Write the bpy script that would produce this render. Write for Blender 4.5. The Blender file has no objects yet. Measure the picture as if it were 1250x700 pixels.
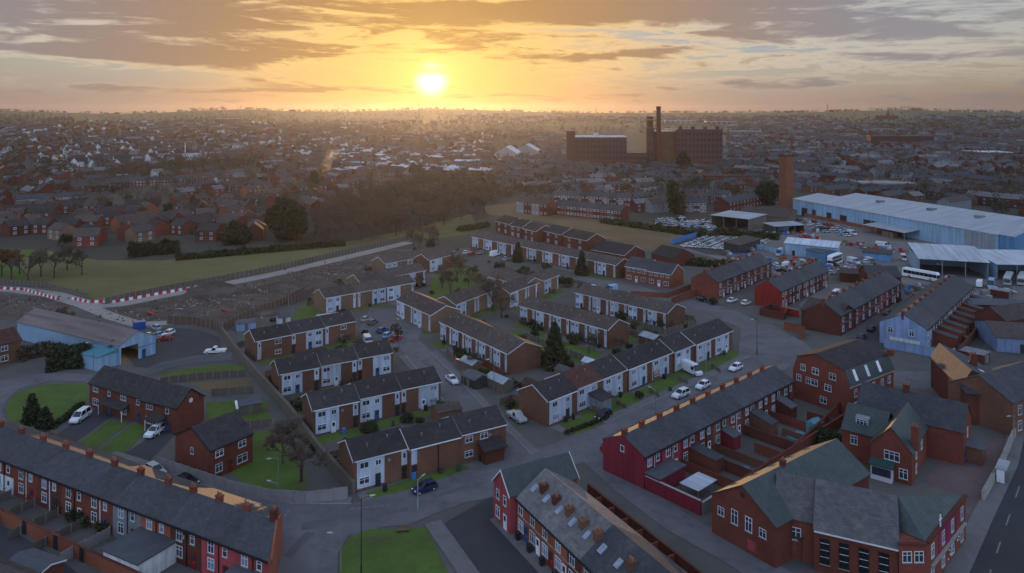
import bpy, math, random
from mathutils import Vector, Matrix
R = math.radians
rnd = random.Random(7)
sc = bpy.context.scene
COL = sc.collection

# ---------------------------------------------------------------- camera, sky, sun, exposure
CAM_H, PITCH, FPX, HOR = 60.0, 0.0, 890.0, 141.0      # a level camera with the lens shifted down: upright things stay upright
cam = bpy.data.cameras.new('camera'); cam.sensor_width = 36; cam.lens = 36 * FPX / 1250; cam.shift_y = -(350 - HOR) / 1250
cam.clip_start = 1; cam.clip_end = 60000
cam_o = bpy.data.objects.new('camera', cam); COL.objects.link(cam_o)
cam_o.location = (0, 0, CAM_H); cam_o.rotation_euler = (math.pi / 2 - PITCH, 0, 0)
sc.camera = cam_o

SUN_EL, SUN_AZ = R(2.75), R(-6.3)            # azimuth from +Y towards +X
SUN_DIR = Vector((math.sin(SUN_AZ) * math.cos(SUN_EL), math.cos(SUN_AZ) * math.cos(SUN_EL), math.sin(SUN_EL)))
world = bpy.data.worlds.new('World'); sc.world = world; world.use_nodes = True
def build_world():
    nt = world.node_tree; N = nt.nodes; K = nt.links; N.clear()
    def n(t, **k):
        o = N.new(t)
        for a, b in k.items(): setattr(o, a, b)
        return o
    def m(op, a, b=None, c=None, clamp=False):
        o = n('ShaderNodeMath', operation=op, use_clamp=clamp)
        for i, v in enumerate((a, b, c)):
            if v is None: continue
            if isinstance(v, (int, float)): o.inputs[i].default_value = v
            else: K.new(v, o.inputs[i])
        return o.outputs[0]
    def mr(v, a, b, c=0., d=1., t='SMOOTHSTEP'):
        o = n('ShaderNodeMapRange', interpolation_type=t)
        K.new(v, o.inputs['Value'])
        for s, x in zip(('From Min', 'From Max', 'To Min', 'To Max'), (a, b, c, d)): o.inputs[s].default_value = x
        return o.outputs[0]
    def mix(f, a, b, mode='MIX'):
        o = n('ShaderNodeMix', data_type='RGBA', blend_type=mode)
        for s, v in ((0, f), (6, a), (7, b)):
            if isinstance(v, (int, float)): o.inputs[s].default_value = v
            elif isinstance(v, tuple): o.inputs[s].default_value = v + (1,)
            else: K.new(v, o.inputs[s])
        return o.outputs[2]
    sky = n('ShaderNodeTexSky', sky_type='NISHITA', sun_disc=False, sun_elevation=SUN_EL, sun_rotation=SUN_AZ,
            altitude=100, air_density=1.2, dust_density=2.0, ozone_density=1.5)
    tc = n('ShaderNodeTexCoord'); d = tc.outputs['Generated']
    sep = n('ShaderNodeSeparateXYZ'); K.new(d, sep.inputs[0])
    x, y, z = sep.outputs
    az = m('ARCTAN2', x, y); el = m('ARCSINE', z)
    dot = n('ShaderNodeVectorMath', operation='DOT_PRODUCT'); K.new(d, dot.inputs[0]); dot.inputs[1].default_value = SUN_DIR
    ang = m('ARCCOSINE', m('MINIMUM', dot.outputs['Value'], 0.999999))
    mid = m('EXPONENT', m('MULTIPLY', ang, -8.0))
    # cloud layers in sky coordinates (azimuth, elevation), stretched along the horizon
    def clouds(sx, sz, seed, detail, rough, tilt, dist=0.6):
        cv = n('ShaderNodeCombineXYZ')
        K.new(m('MULTIPLY', az, sx), cv.inputs[0])
        K.new(m('ADD', m('MULTIPLY', el, sz), m('MULTIPLY', az, tilt)), cv.inputs[1]); cv.inputs[2].default_value = seed
        t = n('ShaderNodeTexNoise'); K.new(cv.outputs[0], t.inputs['Vector'])
        for s, v in (('Scale', 1), ('Detail', detail), ('Roughness', rough), ('Distortion', dist)): t.inputs[s].default_value = v
        return t.outputs['Fac']
    def total(vals):
        o = vals[0]
        for v in vals[1:]: o = m('ADD', o, v)
        return o
    # broad cloud banks as they lie in the sky: azimuth, elevation, half widths, weight, tilt
    BANKS = [(-.58, .076, .26, .013, 1.0, 0), (-.36, .082, .13, .010, .9, .03), (-.38, .122, .24, .024, .75, .06), (-.62, .132, .16, .026, .6, 0), (.17, .147, .20, .017, 1.0, -.02), (.10, .083, .17, .007, .9, .02),
             (.50, .104, .16, .014, .9, .03), (.36, .128, .12, .012, .5, 0), (-.06, .138, .13, .012, .55, 0), (.30, .037, .14, .005, .55, 0), (-.32, .031, .18, .006, .6, 0), (.60, .070, .14, .009, .6, .02), (-.1, .026, .12, .004, .4, 0)]
    wob = m('MULTIPLY', m('SUBTRACT', clouds(3.0, 14, CLOUD_SEED + 77, 4, .5, 0, .3), 0.5), 0.030)
    elw = m('ADD', el, wob)
    bank = total([m('MULTIPLY', m('EXPONENT', m('MULTIPLY', m('ADD', m('POWER', m('DIVIDE', m('SUBTRACT', az, a0), wa), 2), m('POWER', m('DIVIDE', m('SUBTRACT', m('SUBTRACT', elw, e0), m('MULTIPLY', m('SUBTRACT', az, a0), tl)), we), 2)), -1)), wt) for a0, e0, wa, we, wt, tl in BANKS])
    c1 = clouds(6.5, 46, CLOUD_SEED, 10, 0.62, 1.2, 0.7)
    c2 = clouds(22.0, 120, CLOUD_SEED + 31, 7, 0.62, -0.8, 0.8)
    hi = mr(el, 0.05, 0.11)
    dens0 = total([m('MULTIPLY', bank, 0.21), m('MULTIPLY', c1, 0.78), m('MULTIPLY', c2, 0.30), m('MULTIPLY', hi, 0.05)])
    cov = mr(dens0, 0.585, 0.72)
    thin = m('MULTIPLY', mr(dens0, 0.51, 0.585), mr(el, 0.02, 0.08))
    base = n('ShaderNodeVectorMath', operation='SCALE'); K.new(sky.outputs[0], base.inputs[0]); base.inputs['Scale'].default_value = SKY
    hz = m('EXPONENT', m('MULTIPLY', m('POWER', m('DIVIDE', el, 0.042), 2), -1))      # dusk band along the horizon
    front = mr(ang, 0.2, 1.5, 1.0, 0.0)
    band = mix(mr(ang, 0.02, 0.45), (0.62, 0.26, 0.055), (0.215, 0.185, 0.185))
    opn = mix(mr(ang, 0.04, 0.42), (0.68, 0.42, 0.13), (0.29, 0.33, 0.32))
    up = mix(mr(ang, 0.08, 0.42), (0.55, 0.40, 0.18), (0.15, 0.30, 0.46))
    skyc = mix(mr(el, 0.05, 0.135), opn, up)
    skyc = mix(m('MULTIPLY', hz, 1.0, clamp=True), skyc, band)
    fr2 = m('MULTIPLY', front, mr(el, 0.75, 0.16))
    c = mix(m('MULTIPLY', fr2, 0.92), base.outputs[0], skyc)
    lit = mix(mr(ang, 0.05, 0.62), (0.82, 0.50, 0.14), (0.54, 0.47, 0.39))
    c = mix(m('MULTIPLY', m('MULTIPLY', thin, fr2), 0.70), c, lit)
    dark = mix(mr(ang, 0.08, 0.62), (0.36, 0.19, 0.07), (0.160, 0.150, 0.180))
    c = mix(m('MULTIPLY', cov, m('ADD', m('MULTIPLY', fr2, 0.86), 0.06)), c, dark)
    # glow and the sun itself
    def add(c, f, col):
        v = n('ShaderNodeVectorMath', operation='SCALE'); v.inputs[0].default_value = col; K.new(f, v.inputs['Scale'])
        o = n('ShaderNodeVectorMath', operation='ADD'); K.new(c, o.inputs[0]); K.new(v.outputs[0], o.inputs[1]); return o.outputs[0]
    c = add(c, m('MULTIPLY', mid, 0.11), (1.0, 0.52, 0.08))
    c = add(c, m('EXPONENT', m('MULTIPLY', ang, -27.0)), (0.58, 0.36, 0.07))
    c = add(c, m('MULTIPLY', mr(ang, 0.030, 0.004), m('SUBTRACT', 1, m('MULTIPLY', m('EXPONENT', m('MULTIPLY', m('POWER', m('DIVIDE', m('SUBTRACT', elw, 0.062), 0.006), 2), -1)), 0.8))), (1.7, 1.45, 0.85))
    # the blue dusk dome behind and above the camera, which lights the town
    dome = m('MULTIPLY', mr(ang, 0.7, 1.7), mr(z, -0.05, 0.15))
    c = add(c, dome, DOME)
    bg = n('ShaderNodeBackground'); K.new(c, bg.inputs['Color']); bg.inputs['Strength'].default_value = 1.0
    out = n('ShaderNodeOutputWorld'); K.new(bg.outputs[0], out.inputs['Surface'])
SKY, CLOUD_SEED, DOME = 0.12, 4.3, (0.37, 0.48, 0.74)
build_world()
sun = bpy.data.lights.new('sun', 'SUN'); sun.energy = 2.1; sun.angle = R(0.5); sun.color = (1.0, 0.56, 0.26)
sun_o = bpy.data.objects.new('sun', sun); COL.objects.link(sun_o)
sun_o.rotation_euler = (-SUN_DIR).to_track_quat('-Z', 'Y').to_euler()
vs = sc.view_settings; vs.view_transform = 'Standard'; vs.look = 'None'; vs.gamma = 1; vs.use_curve_mapping = False
vs.exposure = 0.33
HAZE = 0.000046
cy = sc.cycles
sc.render.engine = 'CYCLES'
cy.volume_bounces = 0; cy.max_bounces = 5; cy.diffuse_bounces = 3; cy.transparent_max_bounces = 6
cy.use_denoising = True; cy.volume_step_rate = 4; cy.volume_max_steps = 64

# ---------------------------------------------------------------- pixel of the photograph -> point of the place
def terrain(x, y):
    d = math.hypot(x, y)
    if d < 620: return 0.0
    t = min(1.0, (d - 620) / 3600)
    a = math.atan2(x, y)
    top = 57 + 9 * math.exp(-((a + 0.12) / 0.22) ** 2) + 5 * math.exp(-((a + 0.36) / 0.12) ** 2) + 7 * math.exp(-((a - 0.56) / 0.10) ** 2) \
        + 1.6 * math.sin(a * 19 + 1) + 1.0 * math.sin(a * 43)
    z = top * (t * t * (1.6 - 0.6 * t))
    z += 3.0 * t * math.sin(x * 0.004 + 1) * math.sin(y * 0.0031)
    if d > 4300: z -= (d - 4300) * 0.02
    return z
def ray(px, py):
    u = (px - 625) / FPX; v = -(py - HOR) / FPX
    return Vector((u, 1.0, v))
def W(px, py, z=0.0):
    d = ray(px, py); t = (z - CAM_H) / d.z
    return Vector((d.x * t, d.y * t, z))
def WT(px, py):
    d = ray(px, py); t = 100.0
    while t < 9000:
        p = d * t
        if CAM_H + p.z <= terrain(p.x, p.y): break
        t *= 1.004
    p = d * t
    return Vector((p.x, p.y, terrain(p.x, p.y)))
def heading(pa, pb):
    a, b = W(*pa), W(*pb); return math.atan2(b.y - a.y, b.x - a.x)

# ---------------------------------------------------------------- materials
def mat(name, col, col2=None, rough=0.85, scale=1.5, kind=None, spec=0.3, bump=0.0, emit=None, bs=(0.23, 0.075), metal=0.0, big=0.25, worn=None):
    m = bpy.data.materials.new(name); m.use_nodes = True
    nt = m.node_tree; N = nt.nodes; K = nt.links
    p = N['Principled BSDF']; p.inputs['Roughness'].default_value = rough
    p.inputs['Specular IOR Level'].default_value = spec; p.inputs['Metallic'].default_value = metal
    if emit: p.inputs['Emission Color'].default_value = emit[:3] + (1,); p.inputs['Emission Strength'].default_value = emit[3]
    col2 = col2 or tuple(c * 0.72 for c in col)
    tc = N.new('ShaderNodeTexCoord'); v = tc.outputs['Object']
    oi = N.new('ShaderNodeObjectInfo')
    off = N.new('ShaderNodeVectorMath'); off.operation = 'ADD'; K.new(v, off.inputs[0])
    rv = N.new('ShaderNodeCombineXYZ'); K.new(oi.outputs['Random'], rv.inputs[0]); K.new(oi.outputs['Random'], rv.inputs[1])
    sc_ = N.new('ShaderNodeVectorMath'); sc_.operation = 'SCALE'; sc_.inputs['Scale'].default_value = 60 if kind != 'ground' else 0
    K.new(rv.outputs[0], sc_.inputs[0]); K.new(sc_.outputs[0], off.inputs[1])
    def noise(s, d=5, r=0.6):
        t = N.new('ShaderNodeTexNoise'); K.new(off.outputs[0], t.inputs['Vector'])
        t.inputs['Scale'].default_value = s; t.inputs['Detail'].default_value = d; t.inputs['Roughness'].default_value = r
        return t.outputs['Fac']
    def ramp(f, a=0.3, b=0.7):
        o = N.new('ShaderNodeMapRange'); K.new(f, o.inputs[0]); o.inputs[1].default_value = a; o.inputs[2].default_value = b
        return o.outputs[0]
    def mix(f, a, b, mode='MIX'):
        o = N.new('ShaderNodeMix'); o.data_type = 'RGBA'; o.blend_type = mode
        for s, q in ((0, f), (6, a), (7, b)):
            if isinstance(q, (int, float)): o.inputs[s].default_value = q
            elif isinstance(q, tuple): o.inputs[s].default_value = q[:3] + (1,)
            else: K.new(q, o.inputs[s])
        return o.outputs[2]
    c = mix(ramp(noise(scale)), col2, col)
    c = mix(big, c, mix(ramp(noise(scale * 0.13, 3)), tuple(x * 0.6 for x in col), tuple(min(1, x * 1.3) for x in col)))
    if worn: c = mix(ramp(noise(.22, 7, .7), .52, .72), c, worn)
    hgt = None
    if name.startswith('sheet_') or name.endswith('_render') or name == 'panel':
        mp = N.new('ShaderNodeMapping'); mp.inputs['Scale'].default_value = (1.1, .06, .05) if name.startswith('sheet_') else (1.4, 1.4, .16); K.new(off.outputs[0], mp.inputs[0]); st = N.new('ShaderNodeTexNoise'); K.new(mp.outputs[0], st.inputs['Vector']); st.inputs['Scale'].default_value = 1.0; st.inputs['Detail'].default_value = 5
        c = mix(ramp(st.outputs['Fac'], .40, .68), c, tuple(x * .62 for x in col)); c = mix(ramp(noise(.11, 6, .7), .60, .74), c, (col[0] * .75, col[1] * .62, col[2] * .52))
    if kind in ('brick', 'slate'):
        b = N.new('ShaderNodeTexBrick')
        cv = N.new('ShaderNodeCombineXYZ'); s = N.new('ShaderNodeSeparateXYZ'); K.new(v, s.inputs[0])
        if kind == 'brick':
            a = N.new('ShaderNodeMath'); K.new(s.outputs[0], a.inputs[0]); K.new(s.outputs[1], a.inputs[1])
            K.new(a.outputs[0], cv.inputs[0]); K.new(s.outputs[2], cv.inputs[1])
        else:
            K.new(s.outputs[0], cv.inputs[0]); K.new(s.outputs[1], cv.inputs[1])
        K.new(cv.outputs[0], b.inputs['Vector'])
        b.inputs['Scale'].default_value = 1; b.inputs['Brick Width'].default_value = bs[0]; b.inputs['Row Height'].default_value = bs[1]
        b.inputs['Mortar Size'].default_value = 0.008 if kind == 'brick' else 0.012
        b.inputs['Color1'].default_value = (1, 1, 1, 1); b.inputs['Color2'].default_value = (0.62, 0.62, 0.62, 1); b.inputs['Mortar'].default_value = (0.9, 0.9, 0.9, 1) if kind == 'brick' else (0.35, 0.35, 0.35, 1)
        c = mix(0.75, c, b.outputs['Color'], 'MULTIPLY')
        if kind == 'slate':
            hgt = b.outputs['Fac']; c = mix(ramp(noise(.55, 8, .7), .55, .75), c, tuple(x * f for x, f in zip(col, (1.22, 1.2, 1.05)))); c = mix(ramp(noise(1.6, 6, .7), .62, .72), c, tuple(x * 0.55 for x in col))
    # each copy a little lighter or darker
    hv = N.new('ShaderNodeMapRange'); K.new(oi.outputs['Random'], hv.inputs[0]); hv.inputs[3].default_value = 0.84; hv.inputs[4].default_value = 1.16
    cc = N.new('ShaderNodeVectorMath'); cc.operation = 'SCALE'; K.new(c, cc.inputs[0])
    if kind == 'ground': cc.inputs['Scale'].default_value = 1
    else: K.new(hv.outputs[0], cc.inputs['Scale'])
    K.new(cc.outputs[0], p.inputs['Base Color'])
    if hgt is not None:
        bp = N.new('ShaderNodeBump'); bp.inputs['Strength'].default_value = .6; bp.inputs['Distance'].default_value = -0.03; K.new(hgt, bp.inputs['Height']); K.new(bp.outputs[0], p.inputs['Normal'])
    if bump:
        bp = N.new('ShaderNodeBump'); bp.inputs['Strength'].default_value = bump; bp.inputs['Distance'].default_value = 0.1
        K.new(noise(scale * 4), bp.inputs['Height']); K.new(bp.outputs[0], p.inputs['Normal'])
    return m
M = {}
def add(n, *a, **k): M[n] = mat(n, *a, **k)
add('red_brick', (0.25, 0.068, 0.042), (0.145, 0.044, 0.032), kind='brick', scale=0.9, big=.5)
add('dark_brick', (0.16, 0.046, 0.030), (0.10, 0.034, 0.026), kind='brick', scale=0.9, big=.5)
add('brown_brick', (0.20, 0.095, 0.058), (0.14, 0.066, 0.044), kind='brick', scale=0.9, big=.5)
add('tan_brick', (0.27, 0.165, 0.105), (0.21, 0.12, 0.08), kind='brick', scale=0.9, big=.5)
add('orange_brick', (0.33, 0.105, 0.058), (0.26, 0.08, 0.042), kind='brick', scale=0.9, big=.5)
add('red_render', (0.36, 0.030, 0.022), (0.28, 0.028, 0.02), scale=0.6)
add('crimson_render', (0.24, 0.022, 0.040), (0.17, 0.02, 0.035), scale=0.6)
add('pink_render', (0.42, 0.075, 0.080), (0.34, 0.06, 0.07), scale=0.6)
add('magenta_render', (0.34, 0.02, 0.10), (0.26, 0.02, 0.08), scale=0.6)
add('white_render', (0.74, 0.74, 0.74), (0.60, 0.61, 0.62), scale=0.8)
add('blue_render', (0.27, 0.36, 0.54), (0.20, 0.28, 0.44), scale=0.7)
add('grey_render', (0.28, 0.28, 0.30), (0.20, 0.20, 0.22), scale=0.7)
add('panel', (0.60, 0.66, 0.77), (0.46, 0.52, 0.63), rough=0.6, scale=0.5, bump=0.1)
add('upvc', (0.78, 0.78, 0.80), (0.68, 0.68, 0.70), rough=0.45)
add('door_dark', (0.03, 0.03, 0.035), rough=0.5)
add('door_blue', (0.05, 0.09, 0.22), rough=0.5)
add('door_red', (0.22, 0.02, 0.02), rough=0.5)
add('timber', (0.20, 0.12, 0.075), (0.12, 0.08, 0.055), scale=2.5)
add('old_timber', (0.17, 0.14, 0.11), (0.11, 0.09, 0.075), scale=2.5)
add('slate', (0.080, 0.080, 0.088), (0.050, 0.051, 0.058), rough=0.72, kind='slate', bs=(0.5, 0.28), scale=0.5, spec=0.36)
add('weathered_slate', (0.215, 0.195, 0.188), (0.115, 0.112, 0.118), rough=0.6, kind='slate', bs=(0.6, 0.32), scale=1.1, spec=0.45)
add('old_slate', (0.125, 0.114, 0.112), (0.080, 0.078, 0.082), rough=0.65, kind='slate', bs=(0.6, 0.32), scale=1.1, spec=0.35)
add('slate_green', (0.060, 0.078, 0.072), (0.040, 0.052, 0.052), rough=0.45, kind='slate', bs=(0.5, 0.28), scale=0.5, spec=0.45)
add('tile_brown', (0.128, 0.100, 0.088), (0.080, 0.064, 0.058), spec=0.15, rough=0.85, kind='slate', bs=(0.34, 0.33), scale=0.6)
add('tile_dark', (0.070, 0.061, 0.060), (0.044, 0.040, 0.041), spec=0.15, rough=0.85, kind='slate', bs=(0.34, 0.33), scale=0.6)
add('tile_red', (0.13, 0.058, 0.045), (0.09, 0.042, 0.038), spec=0.15, rough=0.85, kind='slate', bs=(0.34, 0.33), scale=0.6)
add('felt', (0.10, 0.105, 0.115), (0.065, 0.068, 0.078), rough=0.7, scale=0.8)
add('sheet_grey', (0.42, 0.45, 0.49), (0.32, 0.35, 0.39), rough=0.5, scale=0.25)
add('sheet_white', (0.60, 0.64, 0.70), (0.48, 0.52, 0.58), rough=0.5, scale=0.25)
add('sheet_blue', (0.15, 0.33, 0.55), (0.11, 0.26, 0.46), rough=0.55, scale=0.3)
add('sheet_paleblue', (0.34, 0.50, 0.64), (0.26, 0.40, 0.54), rough=0.55, scale=0.3)
add('sheet_rust', (0.21, 0.16, 0.145), (0.14, 0.11, 0.105), rough=0.75, scale=0.35, big=0.5)
add('concrete', (0.30, 0.28, 0.27), (0.21, 0.20, 0.195), scale=0.6)
add('stone', (0.34, 0.31, 0.28), (0.24, 0.22, 0.20), scale=0.8)
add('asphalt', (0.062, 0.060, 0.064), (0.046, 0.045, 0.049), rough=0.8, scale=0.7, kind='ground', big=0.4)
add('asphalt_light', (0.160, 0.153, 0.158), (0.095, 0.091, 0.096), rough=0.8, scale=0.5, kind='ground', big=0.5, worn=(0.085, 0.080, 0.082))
add('road_patch', (0.130, 0.125, 0.129), (0.088, 0.085, 0.088), scale=.7, kind='ground')
add('dark_green_paint', (0.03, 0.075, 0.065), (0.022, 0.055, 0.05))
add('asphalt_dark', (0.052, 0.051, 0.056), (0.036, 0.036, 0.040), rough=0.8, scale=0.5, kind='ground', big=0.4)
add('paving', (0.17, 0.16, 0.155), (0.125, 0.118, 0.116), scale=1.2, kind='ground', big=0.3)
add('brick_paving', (0.16, 0.105, 0.095), (0.115, 0.08, 0.075), scale=0.8, kind='ground', big=0.4)
add('lane_marking', (0.26, 0.26, 0.25), (0.14, 0.14, 0.14), scale=3)
add('grass', (0.092, 0.142, 0.022), (0.058, 0.096, 0.016), scale=1.1, kind='ground', bump=0.5, big=0.5, worn=(0.085, 0.070, 0.040))
add('meadow', (0.150, 0.134, 0.046), (0.078, 0.076, 0.028), scale=0.16, kind='ground', bump=0.8, big=0.7, worn=(0.15, 0.11, 0.06))
add('rough_grass', (0.19, 0.125, 0.060), (0.11, 0.075, 0.040), scale=0.22, kind='ground', bump=0.6, big=0.6)
add('soil', (0.098, 0.070, 0.055), (0.034, 0.026, 0.022), scale=0.22, kind='ground', bump=0.8, big=0.7, worn=(0.15, 0.125, 0.11))
add('track', (0.36, 0.31, 0.275), (0.26, 0.225, 0.20), scale=0.5, kind='ground', big=0.3)
add('yard', (0.20, 0.175, 0.160), (0.105, 0.094, 0.090), scale=0.2, kind='ground', big=0.6)
add('garden_soil', (0.070, 0.060, 0.046), (0.034, 0.036, 0.024), scale=0.6, kind='ground', bump=0.6, big=0.5)
add('bark', (0.070, 0.055, 0.045), (0.045, 0.036, 0.03), scale=2)
add('twig', (0.105, 0.078, 0.056), (0.066, 0.050, 0.038), scale=0.8)
add('pale_twig', (0.15, 0.115, 0.085), (0.10, 0.078, 0.058), scale=0.8)
add('rust_leaf', (0.20, 0.10, 0.04), (0.12, 0.065, 0.03), scale=0.8)
add('evergreen', (0.032, 0.044, 0.018), (0.014, 0.021, 0.010), scale=0.9, rough=0.7)
add('shrub_leaf', (0.042, 0.056, 0.020), (0.020, 0.030, 0.012), scale=0.9, rough=0.7)
add('tyre', (0.016, 0.016, 0.017), rough=0.8)
add('rim', (0.42, 0.43, 0.45), rough=0.35)
for nm, c in dict(white=(0.78, 0.79, 0.80), silver=(0.46, 0.48, 0.50), grey=(0.13, 0.14, 0.15), black=(0.012, 0.013, 0.016), red=(0.40, 0.02, 0.018),
                  blue=(0.03, 0.09, 0.30), paleblue=(0.28, 0.45, 0.62), dark_green=(0.02, 0.05, 0.035), navy=(0.015, 0.03, 0.09)).items():
    add('paint_' + nm, c, tuple(x * 0.93 for x in c), rough=0.28, spec=0.5, big=0.05)
add('steel', (0.22, 0.23, 0.24), rough=0.45)
add('black_pole', (0.018, 0.018, 0.02), rough=0.6)
add('headlight', (0.80, 0.80, 0.78), rough=0.2)
add('tail_light', (0.35, 0.015, 0.01), rough=0.3)
add('tarp_yellow', (0.60, 0.33, 0.06)); add('tarp_blue', (0.06, 0.22, 0.55)); add('teal', (0.10, 0.27, 0.32), (0.07, 0.2, 0.25))
add('tower_brick', (0.25, 0.090, 0.052), (0.17, 0.066, 0.042), scale=.4)
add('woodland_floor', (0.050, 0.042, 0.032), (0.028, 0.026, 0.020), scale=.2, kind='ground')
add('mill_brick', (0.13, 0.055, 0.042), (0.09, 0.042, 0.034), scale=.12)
add('barrier_red', (0.50, 0.025, 0.04), rough=0.5); add('barrier_white', (0.80, 0.80, 0.78), rough=0.5)
add('red_plastic', (0.45, 0.04, 0.03), rough=0.5)
add('lamp_glow', (0.9, 0.8, 0.5), emit=(1.0, 0.66, 0.25, 3.0))
add('terracotta', (0.33, 0.15, 0.085), (0.25, 0.11, 0.07))
add('skin', (0.50, 0.30, 0.22)); add('dark_cloth', (0.03, 0.03, 0.04)); add('hair', (0.03, 0.02, 0.015))
def glass(name, c, rough=0.08):
    m = bpy.data.materials.new(name); m.use_nodes = True; p = m.node_tree.nodes['Principled BSDF']
    N = m.node_tree.nodes; K = m.node_tree.links
    t = N.new('ShaderNodeTexNoise'); t.inputs['Scale'].default_value = 1.3; tc = N.new('ShaderNodeTexCoord'); oi = N.new('ShaderNodeObjectInfo')
    a = N.new('ShaderNodeVectorMath'); K.new(tc.outputs['Object'], a.inputs[0]); K.new(oi.outputs['Location'], a.inputs[1]); K.new(a.outputs[0], t.inputs['Vector'])
    mx = N.new('ShaderNodeMix'); mx.data_type = 'RGBA'; K.new(t.outputs['Fac'], mx.inputs[0])
    mx.inputs[6].default_value = tuple(x * 0.4 for x in c) + (1,); mx.inputs[7].default_value = tuple(x * 1.6 for x in c) + (1,)
    K.new(mx.outputs[2], p.inputs['Base Color']); p.inputs['Roughness'].default_value = rough; p.inputs['Specular IOR Level'].default_value = 0.6
    M[name] = m
glass('window_glass', (0.035, 0.045, 0.065)); glass('car_glass', (0.012, 0.014, 0.018)); glass('net_curtain', (0.20, 0.24, 0.32), 0.2); glass('rooflight_glass', (0.30, 0.34, 0.42), 0.15)

# ---------------------------------------------------------------- mesh building
class MB:
    def __init__(s): s.v = []; s.f = []; s.mi = []; s.cur = 0
    def poly(s, pts, mi=None):
        b = len(s.v); s.v += [tuple(p) for p in pts]; s.f.append(tuple(range(b, b + len(pts)))); s.mi.append(s.cur if mi is None else mi); return s
    def hexa(s, a, b, mi=None):        # a: bottom four (ccw from above), b: top four
        q = len(s.v); s.v += [tuple(p) for p in a] + [tuple(p) for p in b]; k = s.cur if mi is None else mi
        for f in ((3, 2, 1, 0), (4, 5, 6, 7), (0, 1, 5, 4), (1, 2, 6, 5), (2, 3, 7, 6), (3, 0, 4, 7)):
            s.f.append(tuple(q + i for i in f)); s.mi.append(k)
        return s
    def box(s, x0, y0, z0, x1, y1, z1, mi=None):
        return s.hexa([(x0, y0, z0), (x1, y0, z0), (x1, y1, z0), (x0, y1, z0)], [(x0, y0, z1), (x1, y0, z1), (x1, y1, z1), (x0, y1, z1)], mi)
    def prism(s, prof, axis, a, b, mi=None):   # prof: 2-D outline, extruded along axis 'x' or 'y' from a to b
        n = len(prof); q = len(s.v); k = s.cur if mi is None else mi
        for t in (a, b):
            for (u, w) in prof: s.v.append((t, u, w) if axis == 'x' else (u, t, w))
        s.f.append(tuple(q + i for i in reversed(range(n)))); s.f.append(tuple(q + n + i for i in range(n))); s.mi += [k, k]
        for i in range(n): j = (i + 1) % n; s.f.append((q + i, q + j, q + n + j, q + n + i)); s.mi.append(k)
        return s
    def tube(s, p, q, r0, r1, n=6, mi=None):
        p, q = Vector(p), Vector(q); d = (q - p).normalized(); a = d.orthogonal().normalized(); b = d.cross(a); o = len(s.v); k = s.cur if mi is None else mi
        for c, r in ((p, r0), (q, r1)):
            for i in range(n):
                t = 2 * math.pi * i / n; s.v.append(tuple(c + a * (r * math.cos(t)) + b * (r * math.sin(t))))
        for i in range(n): j = (i + 1) % n; s.f.append((o + i, o + j, o + n + j, o + n + i)); s.mi.append(k)
        s.f.append(tuple(o + i for i in reversed(range(n)))); s.f.append(tuple(o + n + i for i in range(n))); s.mi += [k, k]
        return s
    def mesh(s, name, mats, smooth=False):
        m = bpy.data.meshes.new(name); m.from_pydata(s.v, [], s.f)
        for x in (mats if isinstance(mats, (list, tuple)) else [mats]): m.materials.append(M[x] if isinstance(x, str) else x)
        m.polygons.foreach_set('material_index', s.mi)
        if smooth: m.polygons.foreach_set('use_smooth', [True] * len(s.f))
        m.update(); return m
    def build(s, name, mats, parent=None, loc=(0, 0, 0), rz=0, smooth=False):
        return link(name, s.mesh(name, mats, smooth), parent, loc, rz)
def link(name, mesh, parent=None, loc=(0, 0, 0), rz=0):
    o = bpy.data.objects.new(name, mesh); COL.objects.link(o); o.location = loc; o.rotation_euler = (0, 0, rz); o.parent = parent; return o
def tag(o, label, cat, group=None, kind=None):
    o['label'] = label; o['category'] = cat
    if group: o['group'] = group
    if kind: o['kind'] = kind
    return o
def thing(name, label, cat, loc=(0, 0, 0), rz=0, group=None):
    o = link(name, None, None, loc, rz); return tag(o, label, cat, group)
def copy_tree(o, parent=None):
    c = o.copy(); COL.objects.link(c); c.parent = parent
    for ch in list(o.children): copy_tree(ch, c)
    return c
def structure(name, mb, m, z=0): o = mb.build(name, m); o['kind'] = 'structure'; return o
def flat(name, px, m, z, kind='structure', label=None):
    """a ground sheet with the outline seen at these pixels of the photograph"""
    o = MB().poly([W(x, y, z) for x, y in px]).build(name, m)
    n = o.data.polygons[0].normal
    if n.z < 0: o.data.flip_normals()
    o['kind'] = kind
    if label: tag(o, label, name.replace('_', ' '))
    return o
CACHE = {}
def cached(key, fn):
    if key not in CACHE: CACHE[key] = fn()
    return CACHE[key]
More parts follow.
